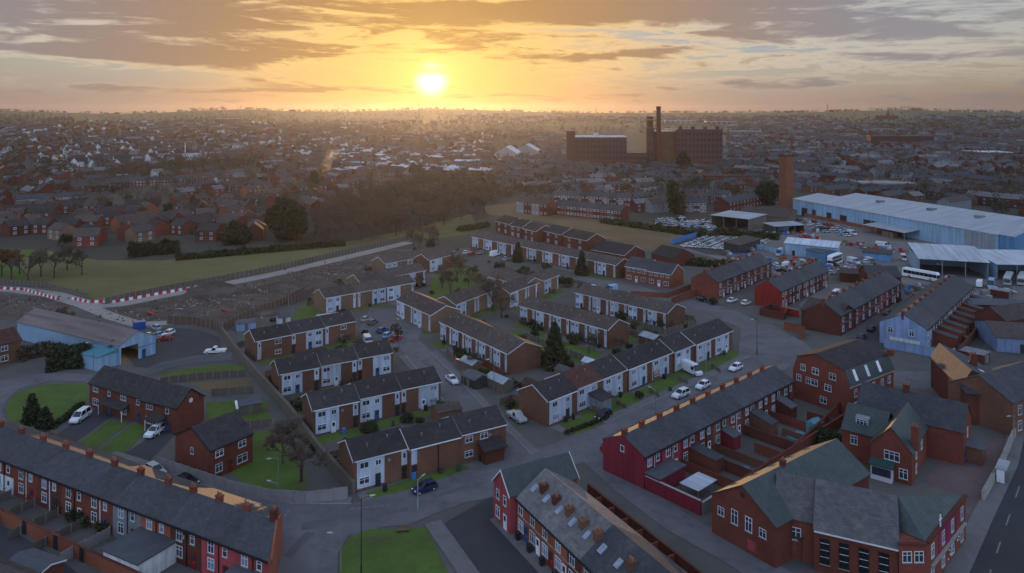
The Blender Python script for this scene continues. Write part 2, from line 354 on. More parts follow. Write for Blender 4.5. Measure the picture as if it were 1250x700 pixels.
# ---------------------------------------------------------------- building kit
ORD = 'first second third fourth fifth sixth seventh eighth ninth tenth eleventh twelfth thirteenth fourteenth'.split()
FACE = {'front': lambda L, D: (0, 0, 0), 'left': lambda L, D: (0, D, -math.pi / 2), 'right': lambda L, D: (L, 0, math.pi / 2), 'back': lambda L, D: (L, D, math.pi)}
def on_face(face, L, D, t, z):
    x, y, a = FACE[face](L, D)
    return (x + t * math.cos(a), y + t * math.sin(a), z), a
def window(root, face, L, D, t, z, w, h, style='upvc', glassm='window_glass', sill=True, bars=1):
    loc, a = on_face(face, L, D, t, z)
    def frame():
        b = MB(); k = 0.075
        for q in ((-w / 2, 0, -w / 2 + k, h), (w / 2 - k, 0, w / 2, h), (-w / 2 + k, 0, w / 2 - k, k), (-w / 2 + k, h - k, w / 2 - k, h)):
            b.box(q[0], -.07, q[1], q[2], -.004, q[3])
        n = bars if w > 0.9 else 0
        for i in range(n):
            x = -w / 2 + w * (i + 1) / (n + 1); b.box(x - .035, -.065, k, x + .035, -.004, h - k)
        if h > 1.0:
            zz = h * 0.66
            xs = [-w / 2 + k] + [-w / 2 + w * (i + 1) / (n + 1) for i in range(n)] + [w / 2 - k]
            for i in range(len(xs) - 1):
                b.box(xs[i] + (0.035 if i else 0), -.06, zz - .03, xs[i + 1] - (0.035 if i < len(xs) - 2 else 0), -.004, zz + .03)
        return b.mesh('window', style)
    f = link('window', cached(('wf', w, h, style, bars), frame), root, loc, a)
    link('pane', cached(('wp', w, h, glassm), lambda: MB().box(-w / 2 + .03, -.035, .03, w / 2 - .03, -.008, h - .03).mesh('pane', glassm)), f)
    if sill: link('sill', cached(('ws', w, style), lambda: MB().box(-w / 2 - .08, -.14, -.11, w / 2 + .08, -.003, -.003).mesh('sill', 'stone')), f)
    return f
def door(root, face, L, D, t, w=0.95, h=2.1, m='upvc', z=0.05, light=True):
    loc, a = on_face(face, L, D, t, z)
    d = link('door', cached(('dr', w, h, m), lambda: MB().box(-w / 2, -.08, 0, w / 2, -.004, h).mesh('door', m)), root, loc, a)
    if light: link('door_glass', cached(('dg', w, h), lambda: MB().box(-w / 2 + .2, -.095, h * .58, w / 2 - .2, -.083, h * .92).mesh('door_glass', 'window_glass')), d)
    link('door_handle', cached('dh', lambda: MB().box(-.05, -.14, -.02, .05, -.083, .02).mesh('door_handle', 'rim')), d, (w / 2 - .12, 0, h * .48))
    return d
def gable_wall(L, D, eave, rise, rx=None, base=-0.3):
    """box with two gable ends, ridge along local x (rx: ridge height position across the depth, 0..1)"""
    r = rx or 0.5
    return MB().prism([(0, base), (D, base), (D, eave), (D * r, eave + rise), (0, eave)], 'x', 0, L)
def gable_roof(L, D, eave, rise, ov=0.25, end0=0.0, end1=0.0, th=0.14, rx=None):
    r = rx or 0.5; b = MB(); sf = rise / (D * r); sb = rise / (D * (1 - r)); u = .02
    b.prism([(-ov, eave - ov * sf + u), (D * r, eave + rise + u), (D + ov, eave - ov * sb + u), (D + ov, eave - ov * sb + th), (D * r, eave + rise + th + .03), (-ov, eave - ov * sf + th)], 'x', -end0, L + end1)
    return b
def chimney(parent, x, y, z, w=0.95, d=0.6, h=1.3, m='red_brick', pots=2):
    def stack():
        b = MB(); b.box(-w / 2, -d / 2, -1.3, w / 2, d / 2, h - .18); b.box(-w / 2 - .06, -d / 2 - .06, h - .177, w / 2 + .06, d / 2 + .06, h); return b.mesh('chimney', m)
    c = link('chimney', cached(('ch', w, d, h, m), stack), parent, (x, y, z))
    def pot():
        return MB().tube((0, 0, 0), (0, 0, .42), .15, .12, 8).mesh('chimney_pot', 'terracotta')
    for i in range(pots): link('chimney_pot', cached('pot', pot), c, (-w / 2 + w * (i + .5) / pots, 0, h + .002))
    return c
def dish(root, face, L, D, t, z):
    loc, a = on_face(face, L, D, t, z)
    def mk():
        b = MB(); b.box(-.03, -.3, -.03, .03, -.003, .03)
        n = 10; ring = [(.32 * math.cos(6.283 * i / n), -.42, .32 * math.sin(6.283 * i / n)) for i in range(n)]; c = (0, -.32, 0); c2 = (0, -.30, 0)
        for i in range(n): b.poly([c, ring[i], ring[(i + 1) % n]]); b.poly([c2, ring[(i + 1) % n], ring[i]])
        return b.mesh('satellite_dish', 'steel')
    link('satellite_dish', cached('dish', mk), root, loc, a)
def pipe(root, face, L, D, t, z1, m='upvc'):
    loc, a = on_face(face, L, D, t, 0)
    link('drainpipe', cached(('pipe', z1, m), lambda: MB().box(-.05, -.13, .0, .05, -.03, z1).mesh('drainpipe', m)), root, loc, a)
def trims(root, L, D, eave, rise, left, right, front=True, m='upvc', ov=0.25, e=0.2):
    s = rise / (D / 2)
    if front:
        MB().box(0.01, -ov - .10, eave - ov * s - .06, L - .01, -ov - .003, eave - ov * s + .10).build('gutter', m, root)
    for on, x in ((left, -e - .05), (right, L + e + .002)):
        if not on: continue
        b = MB()
        for y0, z0, y1, z1 in ((-ov, eave - ov * s, D / 2, eave + rise), (D / 2, eave + rise, D + ov, eave - ov * s)):
            a = [(x, y0, z0 - .1), (x + .048, y0, z0 - .1), (x + .048, y1, z1 - .1), (x, y1, z1 - .1)]
            b.hexa(a, [(p[0], p[1], p[2] + .20) for p in a])
        b.build('verge_board', m, root)
def frame_of(pa, pb, z, dz=0):
    """local frame of a front wall whose eave runs between two pixels of the photo: origin, angle, length"""
    A, B = W(pa[0], pa[1], z), W(pb[0], pb[1], z)
    return Vector((A.x, A.y, 0)), math.atan2(B.y - A.y, B.x - A.x), (B - A).length
def loc_at(O, a, x, y=0, z=0): return (O.x + x * math.cos(a) - y * math.sin(a), O.y + x * math.sin(a) + y * math.cos(a), z)

RECTS = []
def free_spot(x, y, m=1.0):
    for (ox, oy, a, L, D) in RECTS:
        u, v = (x - ox) * math.cos(a) + (y - oy) * math.sin(a), -(x - ox) * math.sin(a) + (y - oy) * math.cos(a)
        if -m < u < L + m and -m - .5 < v < D + m: return False
    return True
def shell(name, label, O, a, x, y, L, D, eave, rise, wallm, roofm, group=None, cat='house', left=False, right=False, trim='upvc', ov=0.25, th=.14):
    root = thing(name, label, cat, loc_at(O, a, x, y), a, group); q_ = loc_at(O, a, x, y); RECTS.append((q_[0], q_[1], a, L, D))
    g = 0.004
    gable_wall(L - 2 * g, D, eave, rise).build('wall', wallm, root, (g, 0, 0))
    rf = gable_roof(L, D, eave, rise, ov, 0.2 if left else -0.002, 0.2 if right else -0.002, th).build('roof', roofm, root)
    if trim: trims(root, L, D, eave, rise, left, right, True, trim, ov)
    return root, rf
# -------- 1970s council terraces with white cladding panels
def council_front(root, L, D, eave, flip, kind, r):
    X = (lambda t: L - t) if flip else (lambda t: t)
    if kind == 'blank':
        MB().box(-.5, -.05, 2.35, .5, -.003, eave - .12).build('cladding_panel', 'panel', root, (X(.75), 0, 0)); door(root, 'front', L, D, X(.75), .9, 2.1, 'door_dark', light=False); pipe(root, 'front', L, D, X(L * .55), eave - .3, 'black_pole'); return
    if kind == 'porch':
        for t_ in (L * .2, L * .52): window(root, 'front', L, D, X(t_), eave - 1.6, 1.5, 1.05)
        window(root, 'front', L, D, X(L * .2), .9, 1.6, 1.1); box_part(root, 'porch', L * .40, -2.6, -.2, L * .80, -.01, 2.3, 'dark_brick'); MB().prism([(-.003, 3.2), (-3.0, 2.35), (-3.0, 2.48), (-.003, 3.35)], 'x', L * .36, L * .86).build('porch_roof', 'tile_dark', root); return
    if kind == 'narrow':
        MB().box(-.45, -.05, .4, .45, -.003, eave - .12).build('cladding_panel', 'panel', root, (X(.9), 0, 0)); window(root, 'front', L, D, X(.9), eave - 1.7, .55, 1.0, 'upvc', 'window_glass', False, 0).location[1] = -.052; window(root, 'front', L, D, X(L * .62), eave - 1.6, 1.6, 1.0); window(root, 'front', L, D, X(L * .62), .9, 1.6, 1.1); return
    if kind == 'wide':      # white panel, brick bay, narrow white bay over a recessed dark door
        pw = min(4.6, L * .5); px = .5 + pw / 2; z0 = 0.35
    elif kind == 'full':
        pw = L - 2.0; px = .35 + pw / 2; z0 = 0.35
    else:                   # 'slim'
        pw = L * .46; px = .3 + pw / 2; z0 = 0.4
    c = X(px)
    MB().box(-pw / 2, -.06, z0, pw / 2, -.003, eave - .12).build('cladding_panel', 'panel', root, (c, 0, 0))
    sg = -1 if flip else 1
    up, lo = eave - 1.55, 0.95
    F = lambda t, z, w, h, b=1: window(root, 'front', L, D, t, z, w, h, 'upvc', r.choice(['window_glass', 'window_glass', 'net_curtain']), False, b).location.__setitem__(1, -.062)
    if kind == 'full':
        F(c - sg * pw * .27, up, 1.5, 1.0); F(c + sg * pw * .30, up, 1.1, 1.0)
        F(c - sg * pw * .24, lo, 1.9, 1.1, 2)
        d = door(root, 'front', L, D, c + sg * pw * .30, .95, 2.05, r.choice(['upvc', 'door_dark', 'door_blue'])); d.location[1] = -.062
    else:
        F(c - sg * pw * .24, up, min(1.5, pw * .36), 1.0); 
        if r.random() < .6: F(c + sg * pw * .27, up, min(1.0, pw * .3), .9)
        F(c - sg * pw * .24, lo, min(1.7, pw * .42), 1.1)
        d = door(root, 'front', L, D, c + sg * pw * .26, .9, 2.05, r.choice(['door_dark', 'door_dark', 'upvc', 'door_blue'])); d.location[1] = -.062
    if kind == 'wide':
        nx = X(L - .75); MB().box(-.5, -.05, 2.35, .5, -.003, eave - .12).build('cladding_panel', 'panel', root, (nx, 0, 0))
        w = window(root, 'front', L, D, nx, eave - 1.6, .6, 1.0, 'upvc', 'window_glass', False, 0); w.location[1] = -.052
        door(root, 'front', L, D, nx, .9, 2.1, 'door_dark', light=False)
    if kind == 'slim':
        nx = X(L - .8); MB().box(-.4, -.05, .4, .4, -.003, eave - .12).build('cladding_panel', 'panel', root, (nx, 0, 0))
        w = window(root, 'front', L, D, nx, eave - 1.7, .5, 1.1, 'upvc', 'window_glass', False, 0); w.location[1] = -.052
def council_row(pa, pb, n, lab, group, D=8.0, eave=5.0, rise=1.9, wall='brown_brick', roof='tile_brown', kind='wide', stagger=(), flips='', steps=(), seed=0, depth_px=None):
    O, a, T = frame_of(pa, pb, eave); L = T / n; r = random.Random(seed); out = []
    for i in range(n):
        s = stagger[i] if i < len(stagger) else 0; dz = steps[i] if i < len(steps) else 0
        L_ = lab[i] if isinstance(lab, list) else lab % ORD[i]
        root, rf = shell('council_house', L_, O, a, i * L, s, L, D, eave + dz, rise, wall, roof, group, left=(i == 0 or s != (stagger[i - 1] if stagger else 0)), right=(i == n - 1 or (len(stagger) > i + 1 and stagger[i + 1] != s)))
        council_front(root, L, D, eave + dz, (flips[i] == '1') if i < len(flips) else i % 2 == 1, kind[i] if isinstance(kind, (list, tuple)) else kind, r)
        for q in range(2):
            link('roof_vent', cached('vent', lambda: MB().tube((0, 0, -.3), (0, 0, .38), .09, .09, 7).tube((0, 0, .385), (0, 0, .50), .17, .15, 7).mesh('roof_vent', 'steel')), rf, (L * (.3 + .4 * q), D * (.22 + .1 * q), eave + dz + rise * (.44 + .2 * q) + .15))
        if r.random() < .5: dish(root, 'front', L, D, L * (.62), eave - 1.0)
        out.append(root)
        for y0, y1, zz in ((-3.6, -.35, .0225), (D + .35, D + 5.0, .0265)):      # front and back gardens
            gm = r.choice(['grass', 'grass', 'garden_soil', 'paving', 'grass']); q = [Vector(loc_at(O, a, i * L + u, v + s)) for u, v in ((.25, y0), (L - .25, y0), (L - .25, y1), (.25, y1))]
            o_ = MB().poly([(p.x, p.y, zz) for p in q]).build('garden', gm); o_['kind'] = 'structure'
    if group and D > 0:
        nm = group.replace('houses of the ', ''); P = lambda u, v: Vector(loc_at(O, a, u, v + max(stagger or [0])))
        barrier('garden_fence', 'timber fence along the back gardens of the ' + nm, None, 1.5, .1, r.choice(['timber', 'old_timber']), style='panel', world_pts=[P(0, D + 5.2), P(T, D + 5.2)])
        for i in range(1, n): barrier('garden_fence', 'timber fence between back gardens of the ' + nm, None, 1.4, .1, 'old_timber', 'back garden fences of the ' + nm, style='panel', world_pts=[P(i * L, D + .6), P(i * L, D + 5.0)])
        for i in range(n):
            if r.random() < .6: p = P(i * L + L * .5 + r.uniform(-1, 1), -.75 - max(stagger or [0]) + (stagger[i] if i < len(stagger) else 0)); tag(link('wheelie_bin', cached('wb' + str(i % 2), lambda: MB().box(-.3, -.3, 0, .3, .3, 1.0).box(-.33, -.36, 1.003, .33, .33, 1.08).mesh('wheelie_bin', ['door_dark', 'slate_green'][i % 2])), None, p, a), ['black', 'dark green'][i % 2] + ' wheelie bin by a front door of the ' + nm, 'bin', ['black', 'dark green'][i % 2] + ' bins of the ' + nm)
    return O, a, L, out
# -------- Victorian brick terraces
def victorian_row(pa, pb, n, lab, group, D=8.2, eave=5.0, rise=2.8, walls=('red_brick',), roofs=('slate',), chim=True, seed=0, facade='back', chim_m='red_brick', trim='black_pole', chim_off=0, bays=False, lefts=True, rights=True, ch=1.3):
    O, a, T = frame_of(pa, pb, eave); L = T / n; r = random.Random(seed); out = []
    for i in range(n):
        wm = walls[i % len(walls)]; rm = roofs[i % len(roofs)]
        root, rf = shell('terraced_house', lab[i] if isinstance(lab, list) else lab % ORD[i], O, a, i * L, 0, L, D, eave, rise, wm, rm, group, left=False, right=False, trim=None)
        MB().box(0.02, -.40, eave - .30, L - .02, -.255, eave - .14).build('gutter', trim, root)
        dc = r.choice(['upvc', 'upvc', 'door_dark', 'door_red', 'door_blue'])
        gm = lambda: r.choice(['window_glass', 'net_curtain', 'window_glass'])
        if facade == 'back':
            window(root, 'front', L, D, L * .30, eave - 1.95, 1.15, 1.5, 'upvc', gm()); window(root, 'front', L, D, L * .72, eave - 1.75, .85, 1.2, 'upvc', gm())
            window(root, 'front', L, D, L * .30, .9, 1.25, 1.5, 'upvc', gm()); door(root, 'front', L, D, L * .74, .95, 2.1, dc)
            pipe(root, 'front', L, D, L * .54, eave - .35, r.choice(['upvc', 'black_pole']))
        else:
            window(root, 'front', L, D, L * .36, eave - 1.95, 1.2, 1.55, 'upvc', gm()); window(root, 'front', L, D, L * .36, .9, 1.5, 1.6, 'upvc', gm(), True, 2); door(root, 'front', L, D, L * .80, 1.0, 2.3, dc)
            MB().box(.1, -.05, 2.95, L - .1, -.003, 3.12).build('string_course', 'stone', root)
        if chim: chimney(rf, L * chim_off if chim_off else (.0 if i else .42), D / 2, eave + rise, m=chim_m, h=ch)
        if r.random() < .45: dish(root, 'front', L, D, L * .5, eave - .9)
        out.append((root, rf))
    return O, a, L, out
def lean_to(root, x0, x1, depth, h0, h1, wallm='red_brick', roofm='slate', y=0):
    """an outrigger against the front wall: local x0..x1, reaching depth metres out"""
    g = MB(); g.prism([(y - .004, -.3), (y - depth, -.3), (y - depth, h1), (y - .004, h0)], 'x', x0, x1); g.build('outrigger', wallm, root)
    MB().prism([(y - .002, h0 + .02), (y - depth - .2, h1 - .02), (y - depth - .2, h1 + .1), (y - .002, h0 + .14)], 'x', x0 - .12, x1 + .12).build('outrigger_roof', roofm, root)
def box_part(root, name, x0, y0, z0, x1, y1, z1, m): return MB().box(x0, y0, z0, x1, y1, z1).build(name, m, root)

# ---------------------------------------------------------------- walls and fences along lines seen in the photo
def barrier(name, label, pts, h, th, m, group=None, cat=None, style='wall', z=0.0, world_pts=None):
    P = world_pts or [W(x, y) for x, y in pts]; b = MB(); C = MB()
    for i in range(len(P) - 1):
        p, q = P[i], P[i + 1]; d = q - p; L = d.length
        if L < .05: continue
        d = d / L; n = Vector((-d.y, d.x, 0)) * th / 2
        def slab(B, s0, s1, z0, z1, f=1.0):
            u, v = p + d * s0, p + d * s1; k = n * f
            c = [u - k, v - k, v + k, u + k]
            B.hexa([(w.x, w.y, z0) for w in c], [(w.x, w.y, z1) for w in c])
        if style == 'wall':
            slab(b, 0, L, -.2, h); slab(C, 0.001, L - .001, h + .003, h + .09, 1.35)
        elif style == 'panel':
            k = max(1, round(L / 1.9)); w = L / k
            for j in range(k):
                hh = h + rnd.uniform(-.06, .04)
                slab(b, j * w + .07, (j + 1) * w - .07, 0.05, hh, .4); slab(C, j * w - .05, j * w + .05, -.2, h + .08, 1.3)
                slab(b, j * w + .07, (j + 1) * w - .07, hh - .12, hh - .06, .9)
        elif style == 'palisade':
            k = max(1, int(L / .22))
            for j in range(k): slab(b, j * .22 + .03, j * .22 + .16, 0.05, h, .25)
            slab(C, 0, L, .5, .56, .8); slab(C, 0, L, h - .4, h - .34, .8)
        elif style == 'posts':
            k = max(1, round(L / 3)); w = L / k
            for j in range(k + 1): slab(C, j * w - .05, j * w + .05, -.2, h, 1)
            slab(b, 0, L, h * .5, h * .5 + .1, .4); slab(b, 0, L, h - .2, h - .1, .4)
    o = b.build(name, m)
    if C.f: C.build('coping' if style == 'wall' else 'fence_post', ('dark_brick' if 'brick' in m else 'stone') if style == 'wall' and m != 'old_timber' else ('concrete' if style == 'panel' else m), o)
    tag(o, label, cat or name.split('_')[-1], group); return o
# ---------------------------------------------------------------- vehicles
def loft(b, prof, w, mi=0):
    """side outline (x, z, inset) mirrored to both flanks and skinned"""
    n = len(prof); q = len(b.v)
    for s in (-1, 1):
        for x, z, i in prof: b.v.append((x, s * (w / 2 - i), z))
    b.f.append(tuple(q + i for i in range(n))); b.f.append(tuple(q + n + i for i in reversed(range(n)))); b.mi += [mi, mi]
    for i in range(n): j = (i + 1) % n; b.f.append((q + j, q + i, q + n + i, q + n + j)); b.mi.append(mi)
CAR = dict(
    hatchback=dict(w=1.76, low=[(-1.98, .34, .06), (-2.04, .62, .02), (-1.98, .92, .08), (.72, .95, .10), (1.62, .84, .12), (1.98, .66, .14), (2.02, .34, .10)], belt=(-1.95, .80, .94), roof=(-1.55, .05, 1.46), wh=(-1.28, 1.28, .31)),
    saloon=dict(w=1.80, low=[(-2.28, .36, .08), (-2.32, .66, .04), (-2.24, .92, .10), (-1.5, .95, .09), (.80, .95, .10), (1.80, .84, .12), (2.22, .66, .15), (2.26, .34, .12)], belt=(-1.70, .86, .94), roof=(-1.0, .15, 1.43), wh=(-1.38, 1.38, .32)),
    estate=dict(w=1.84, low=[(-2.22, .40, .06), (-2.28, .70, .02), (-2.22, 1.0, .08), (.90, 1.03, .10), (1.80, .94, .12), (2.20, .74, .15), (2.24, .38, .12)], belt=(-2.18, .95, 1.02), roof=(-1.88, .15, 1.62), wh=(-1.36, 1.38, .35)),
    people_carrier=dict(w=1.9, low=[(-2.40, .38, .06), (-2.45, .8, .02), (-2.40, 1.08, .06), (1.35, 1.08, .08), (2.05, .92, .12), (2.40, .70, .16), (2.42, .36, .12)], belt=(-2.38, 1.35, 1.07), roof=(-2.20, .55, 1.86), wh=(-1.5, 1.55, .34)),
)
def wheels(root, xs, r, w, parts=True):
    def tyre(): return MB().tube((0, -.11, 0), (0, .11, 0), r, r, 14).mesh('wheel', 'tyre')
    def rim(): return MB().tube((0, -.125, 0), (0, .125, 0), r * .62, r * .62, 10).mesh('rim', 'rim')
    for x in xs:
        for s in (-1, 1):
            o = link('wheel', cached(('ty', r), tyre), root, (x, s * (w / 2 - .12), r))
            if parts: link('rim', cached(('rm', r), rim), o)
def headlight_mesh(): return cached('hl', lambda: MB().box(-.22, -.16, -.07, .03, .16, .07).mesh('headlight', 'headlight'))
def car(label, px, hd, kind='hatchback', paint='white', group='cars parked in the streets', cat='car', z=0.05, world=None):
    p = world or W(*px); c = CAR[kind]; w = c['w']
    root = thing('parked_car', label, cat, (p.x, p.y, z), hd, group)
    def body():
        b = MB(); loft(b, c['low'], w)
        x0, x1, z0 = c['belt']; r0, r1, z1 = c['roof']; yb, yr = w / 2 - .13, w / 2 - .27
        b.hexa([(r0, -yr, z1 - .01), (r1, -yr, z1 - .01), (r1, yr, z1 - .01), (r0, yr, z1 - .01)], [(r0 + .1, -yr + .06, z1 + .06), (r1 - .12, -yr + .06, z1 + .05), (r1 - .12, yr - .06, z1 + .05), (r0 + .1, yr - .06, z1 + .06)])
        for s in (-1, 1):
            b.tube((x0 + .03, s * yb, z0 - .02), (r0, s * yr, z1), .05, .045, 5); b.tube((x1, s * yb, z0 - .02), (r1, s * yr, z1), .045, .04, 5)
            m0 = (x0 + x1) / 2; b.tube((m0, s * (yb + .005), z0 - .02), ((r0 + r1) / 2, s * (yr + .01), z1), .045, .04, 5)
            b.box(x1 - .25, s * (w / 2 - .02) - .09, z0 + .02, x1 - .12, s * (w / 2 - .02) + .09, z0 + .14)
        return b.mesh('body', 'paint_' + paint)
    def gl():
        x0, x1, z0 = c['belt']; r0, r1, z1 = c['roof']; yb, yr = w / 2 - .14, w / 2 - .28; b = MB()
        b.hexa([(x0, -yb, z0 - .02), (x1, -yb, z0 - .02), (x1, yb, z0 - .02), (x0, yb, z0 - .02)], [(r0, -yr, z1 - .015), (r1, -yr, z1 - .015), (r1, yr, z1 - .015), (r0, yr, z1 - .015)])
        return b.mesh('windows', 'car_glass')
    link('body', cached(('cb', kind, paint), body), root); link('windows', cached(('cg', kind), gl), root)
    wheels(root, c['wh'][:2], c['wh'][2], w)
    fx, bx = c['low'][-2][0], c['low'][1][0]
    for s in (-1, 1):
        link('headlight', headlight_mesh(), root, (fx - .02, s * (w / 2 - .36), c['low'][-2][1] + .02))
        link('tail_light', cached('tl', lambda: MB().box(-.03, -.10, -.14, .12, .10, .14).mesh('tail_light', 'tail_light')), root, (bx, s * (w / 2 - .20), c['low'][1][1] + .10))
    return root
def van(label, px, hd, paint='white', L=5.2, h=2.3, w=1.95, group=None, name='parked_van', cat='van', z=0.05, pickup=False):
    p = W(*px); root = thing(name, label, cat, (p.x, p.y, z), hd, group)
    def body():
        b = MB(); f = L / 2
        if pickup:
            loft(b, [(-f, .5, .04), (-f, 1.02, .03), (-.3, 1.04, .04), (-.3, 1.75, .2), (.45, 1.76, .2), (1.0, 1.10, .08), (f - .2, 1.0, .10), (f, .8, .12), (f, .45, .1)], w)
        else:
            loft(b, [(-f, .4, .05), (-f, h - .12, .12), (-f + .15, h, .2), (f - 1.75, h, .2), (f - 1.5, h - .05, .2), (f - .75, 1.22, .08), (f - .1, 1.0, .12), (f, .7, .14), (f, .38, .1)], w)
        return b.mesh('body', 'paint_' + paint)
    link('body', cached(('vb', paint, L, h, pickup), body), root)
    def gl():
        b = MB(); f = L / 2
        if pickup:
            b.hexa([(-.2, -w / 2 + .02, 1.08), (.85, -w / 2 + .02, 1.08), (.85, w / 2 - .02, 1.08), (-.2, w / 2 - .02, 1.08)], [(-.2, -w / 2 + .15, 1.66), (.48, -w / 2 + .15, 1.66), (.48, w / 2 - .15, 1.66), (-.2, w / 2 - .15, 1.66)])
        else:
            b.hexa([(f - 1.35, -w / 2 + .14, h - .12), (f - .70, -w / 2 + .08, 1.26), (f - .70, w / 2 - .08, 1.26), (f - 1.35, w / 2 - .14, h - .12)], [(f - 1.28, -w / 2 + .14, h - .10), (f - .62, -w / 2 + .08, 1.28), (f - .62, w / 2 - .08, 1.28), (f - 1.28, w / 2 - .14, h - .10)])
            for s in (-1, 1): b.box(f - 2.1, s * (w / 2 - .09) - .05, 1.28, f - 1.25, s * (w / 2 - .09) + .05, h - .45)
        return b.mesh('windows', 'car_glass')
    link('windows', cached(('vg', L, h, pickup), gl), root); wheels(root, (-L / 2 + .95, L / 2 - .85), .35, w)
    for s in (-1, 1): link('headlight', headlight_mesh(), root, (L / 2 - .04, s * (w / 2 - .3), .82))
    return root
def coach(label, px, hd, L=11.5, paint='white', band='car_glass', group='coaches in the bus yard', double=False, z=0.05):
    p = W(*px); root = thing('coach', label, 'coach', (p.x, p.y, z), hd, group); f = L / 2; w = 2.5; H = 4.1 if double else 3.35
    def body():
        b = MB(); loft(b, [(-f, .4, .05), (-f, H - .3, .1), (-f + .3, H, .25), (f - .5, H, .25), (f - .1, H - .5, .12), (f, 1.1, .04), (f, .4, .08)], w); return b.mesh('body', 'paint_' + paint)
    link('body', cached(('cob', L, paint, double), body), root)
    def side(): 
        b = MB()
        for i in range(int(L / 1.5)):
            x = -f + .5 + i * 1.5; b.box(x, -.03, 0, x + 1.42, .03, 1.15)
        return b.mesh('side_windows', band)
    rows = [1.5] if not double else [1.2, 2.55]
    for s in (-1, 1):
        for zz in rows: link('side_windows', cached(('cos', L, band), side), root, (0, s * (w / 2 - .06), zz))
    link('windscreen', cached(('cow', double), lambda: MB().hexa([(-.06, -1.05, 0), (.08, -1.05, 0), (.08, 1.05, 0), (-.06, 1.05, 0)], [(-.30, -1.0, 1.5), (-.12, -1.0, 1.5), (-.12, 1.0, 1.5), (-.30, 1.0, 1.5)]).mesh('windscreen', 'car_glass')), root, (f, 0, 1.25))
    wheels(root, (-f + 2.6, f - 2.3), .5, w)
    return root

# ---------------------------------------------------------------- trees
def bare_tree_mesh(seed, H=9.0, spread=.55, tw=1.0, depth=4, wd=.05):
    r = random.Random(seed); T = MB(); C = MB()
    def grow(p, d, L, rad, k):
        q = p + d * L; T.tube(p, q, rad, rad * .66, 5 if k > 1 else 4)
        if k == 0:
            for i in range(int(12 * tw)):
                u = (d + Vector((r.gauss(0, .65), r.gauss(0, .65), r.gauss(.25, .5)))).normalized(); s = p.lerp(q, r.random()); e = s + u * L * r.uniform(.8, 1.9)
                sd = u.cross(Vector((r.gauss(0, 1), r.gauss(0, 1), r.gauss(0, 1)))).normalized() * wd
                C.poly([s - sd, s + sd, e]); m = s.lerp(e, .4); u2 = (u + Vector((r.gauss(0, .7), r.gauss(0, .7), r.gauss(.1, .6)))).normalized(); C.poly([m - sd * .8, m + sd * .8, m + u2 * L * .9])
            return
        for i in range(3 if k > 1 else 4):
            u = (d + Vector((r.gauss(0, spread), r.gauss(0, spread), r.gauss(.12, .25)))).normalized()
            grow(q if i else p.lerp(q, .75), u, L * r.uniform(.62, .82), rad * .58, k - 1)
    grow(Vector((0, 0, -.2)), Vector((0, 0, 1)), H * .27, H * .022, depth)
    return T, C
def bare_tree(key, seed, H, leaf='twig', tw=1.0, spread=.55, depth=4, wd=.05):
    def mk():
        T, C = bare_tree_mesh(seed, H, spread, tw, depth, wd); return T.mesh('trunk', 'bark'), C.mesh('crown', leaf)
    return cached(('bt', key), mk)
def leaf_mass(seed, shape, n, size, m, flat_=0.0):
    """n leaf clumps spread through a volume given by shape(r) -> point"""
    def mk():
        r = random.Random(seed); b = MB()
        for i in range(n):
            p = Vector(shape(r)); 
            for k in range(2):
                a = Vector((r.gauss(0, 1), r.gauss(0, 1), r.gauss(0, 1))).normalized(); c = a.orthogonal().normalized(); d = a.cross(c); s = size * r.uniform(.5, 1.3)
                q = p + Vector((r.gauss(0, 1), r.gauss(0, 1), r.gauss(0, 1))) * size * .5
                b.poly([q - c * s, q + d * s * .45, q + c * s, q - d * s * .5])
        return b.mesh('crown', m)
    return cached(('lm', seed, n, m), mk)
def cone_shape(h, rad, z0=.5, p=.75):
    def f(r):
        t = r.random() ** 1.3; a = r.random() * 6.283; q = rad * ((1 - t) ** p) * (1 - .45 * r.random() ** 2) * (1 + .12 * math.sin(a * 5 + t * 9)); return (q * math.cos(a), q * math.sin(a), z0 + t * (h - z0))
    return f
def ball_shape(rx, ry, rz, z0=0.0, seed=1):
    q = random.Random(seed); lobes = [(q.gauss(0, .42), q.gauss(0, .42), q.uniform(.25, .85), q.uniform(.35, .6)) for _ in range(12)]
    def f(r):
        l = lobes[r.randrange(12)]; v = Vector((r.gauss(0, 1), r.gauss(0, 1), r.gauss(0, 1))).normalized() * l[3] * r.uniform(.55, 1)
        x, y, z = l[0] + v.x, l[1] + v.y, l[2] + v.z * .8; k = max(1, math.hypot(x, y)); return (x / k * rx, y / k * ry, z0 + max(.0, min(1.15, z)) * rz)
    return f
def tree(name, label, p, crown, trunk=None, group=None, s=1.0, rz=None, cat='tree', sz=None):
    t = thing(name, label, cat, p, rnd.uniform(0, 6.28) if rz is None else rz, group); t.scale = (s, s, sz or s)
    if trunk: link('trunk', trunk, t)
    link('crown', crown, t); return t
def stem(h, r): return cached(('stem', h, r), lambda: MB().tube((0, 0, -.3), (0, 0, h), r, r * .5, 7).mesh('trunk', 'bark'))

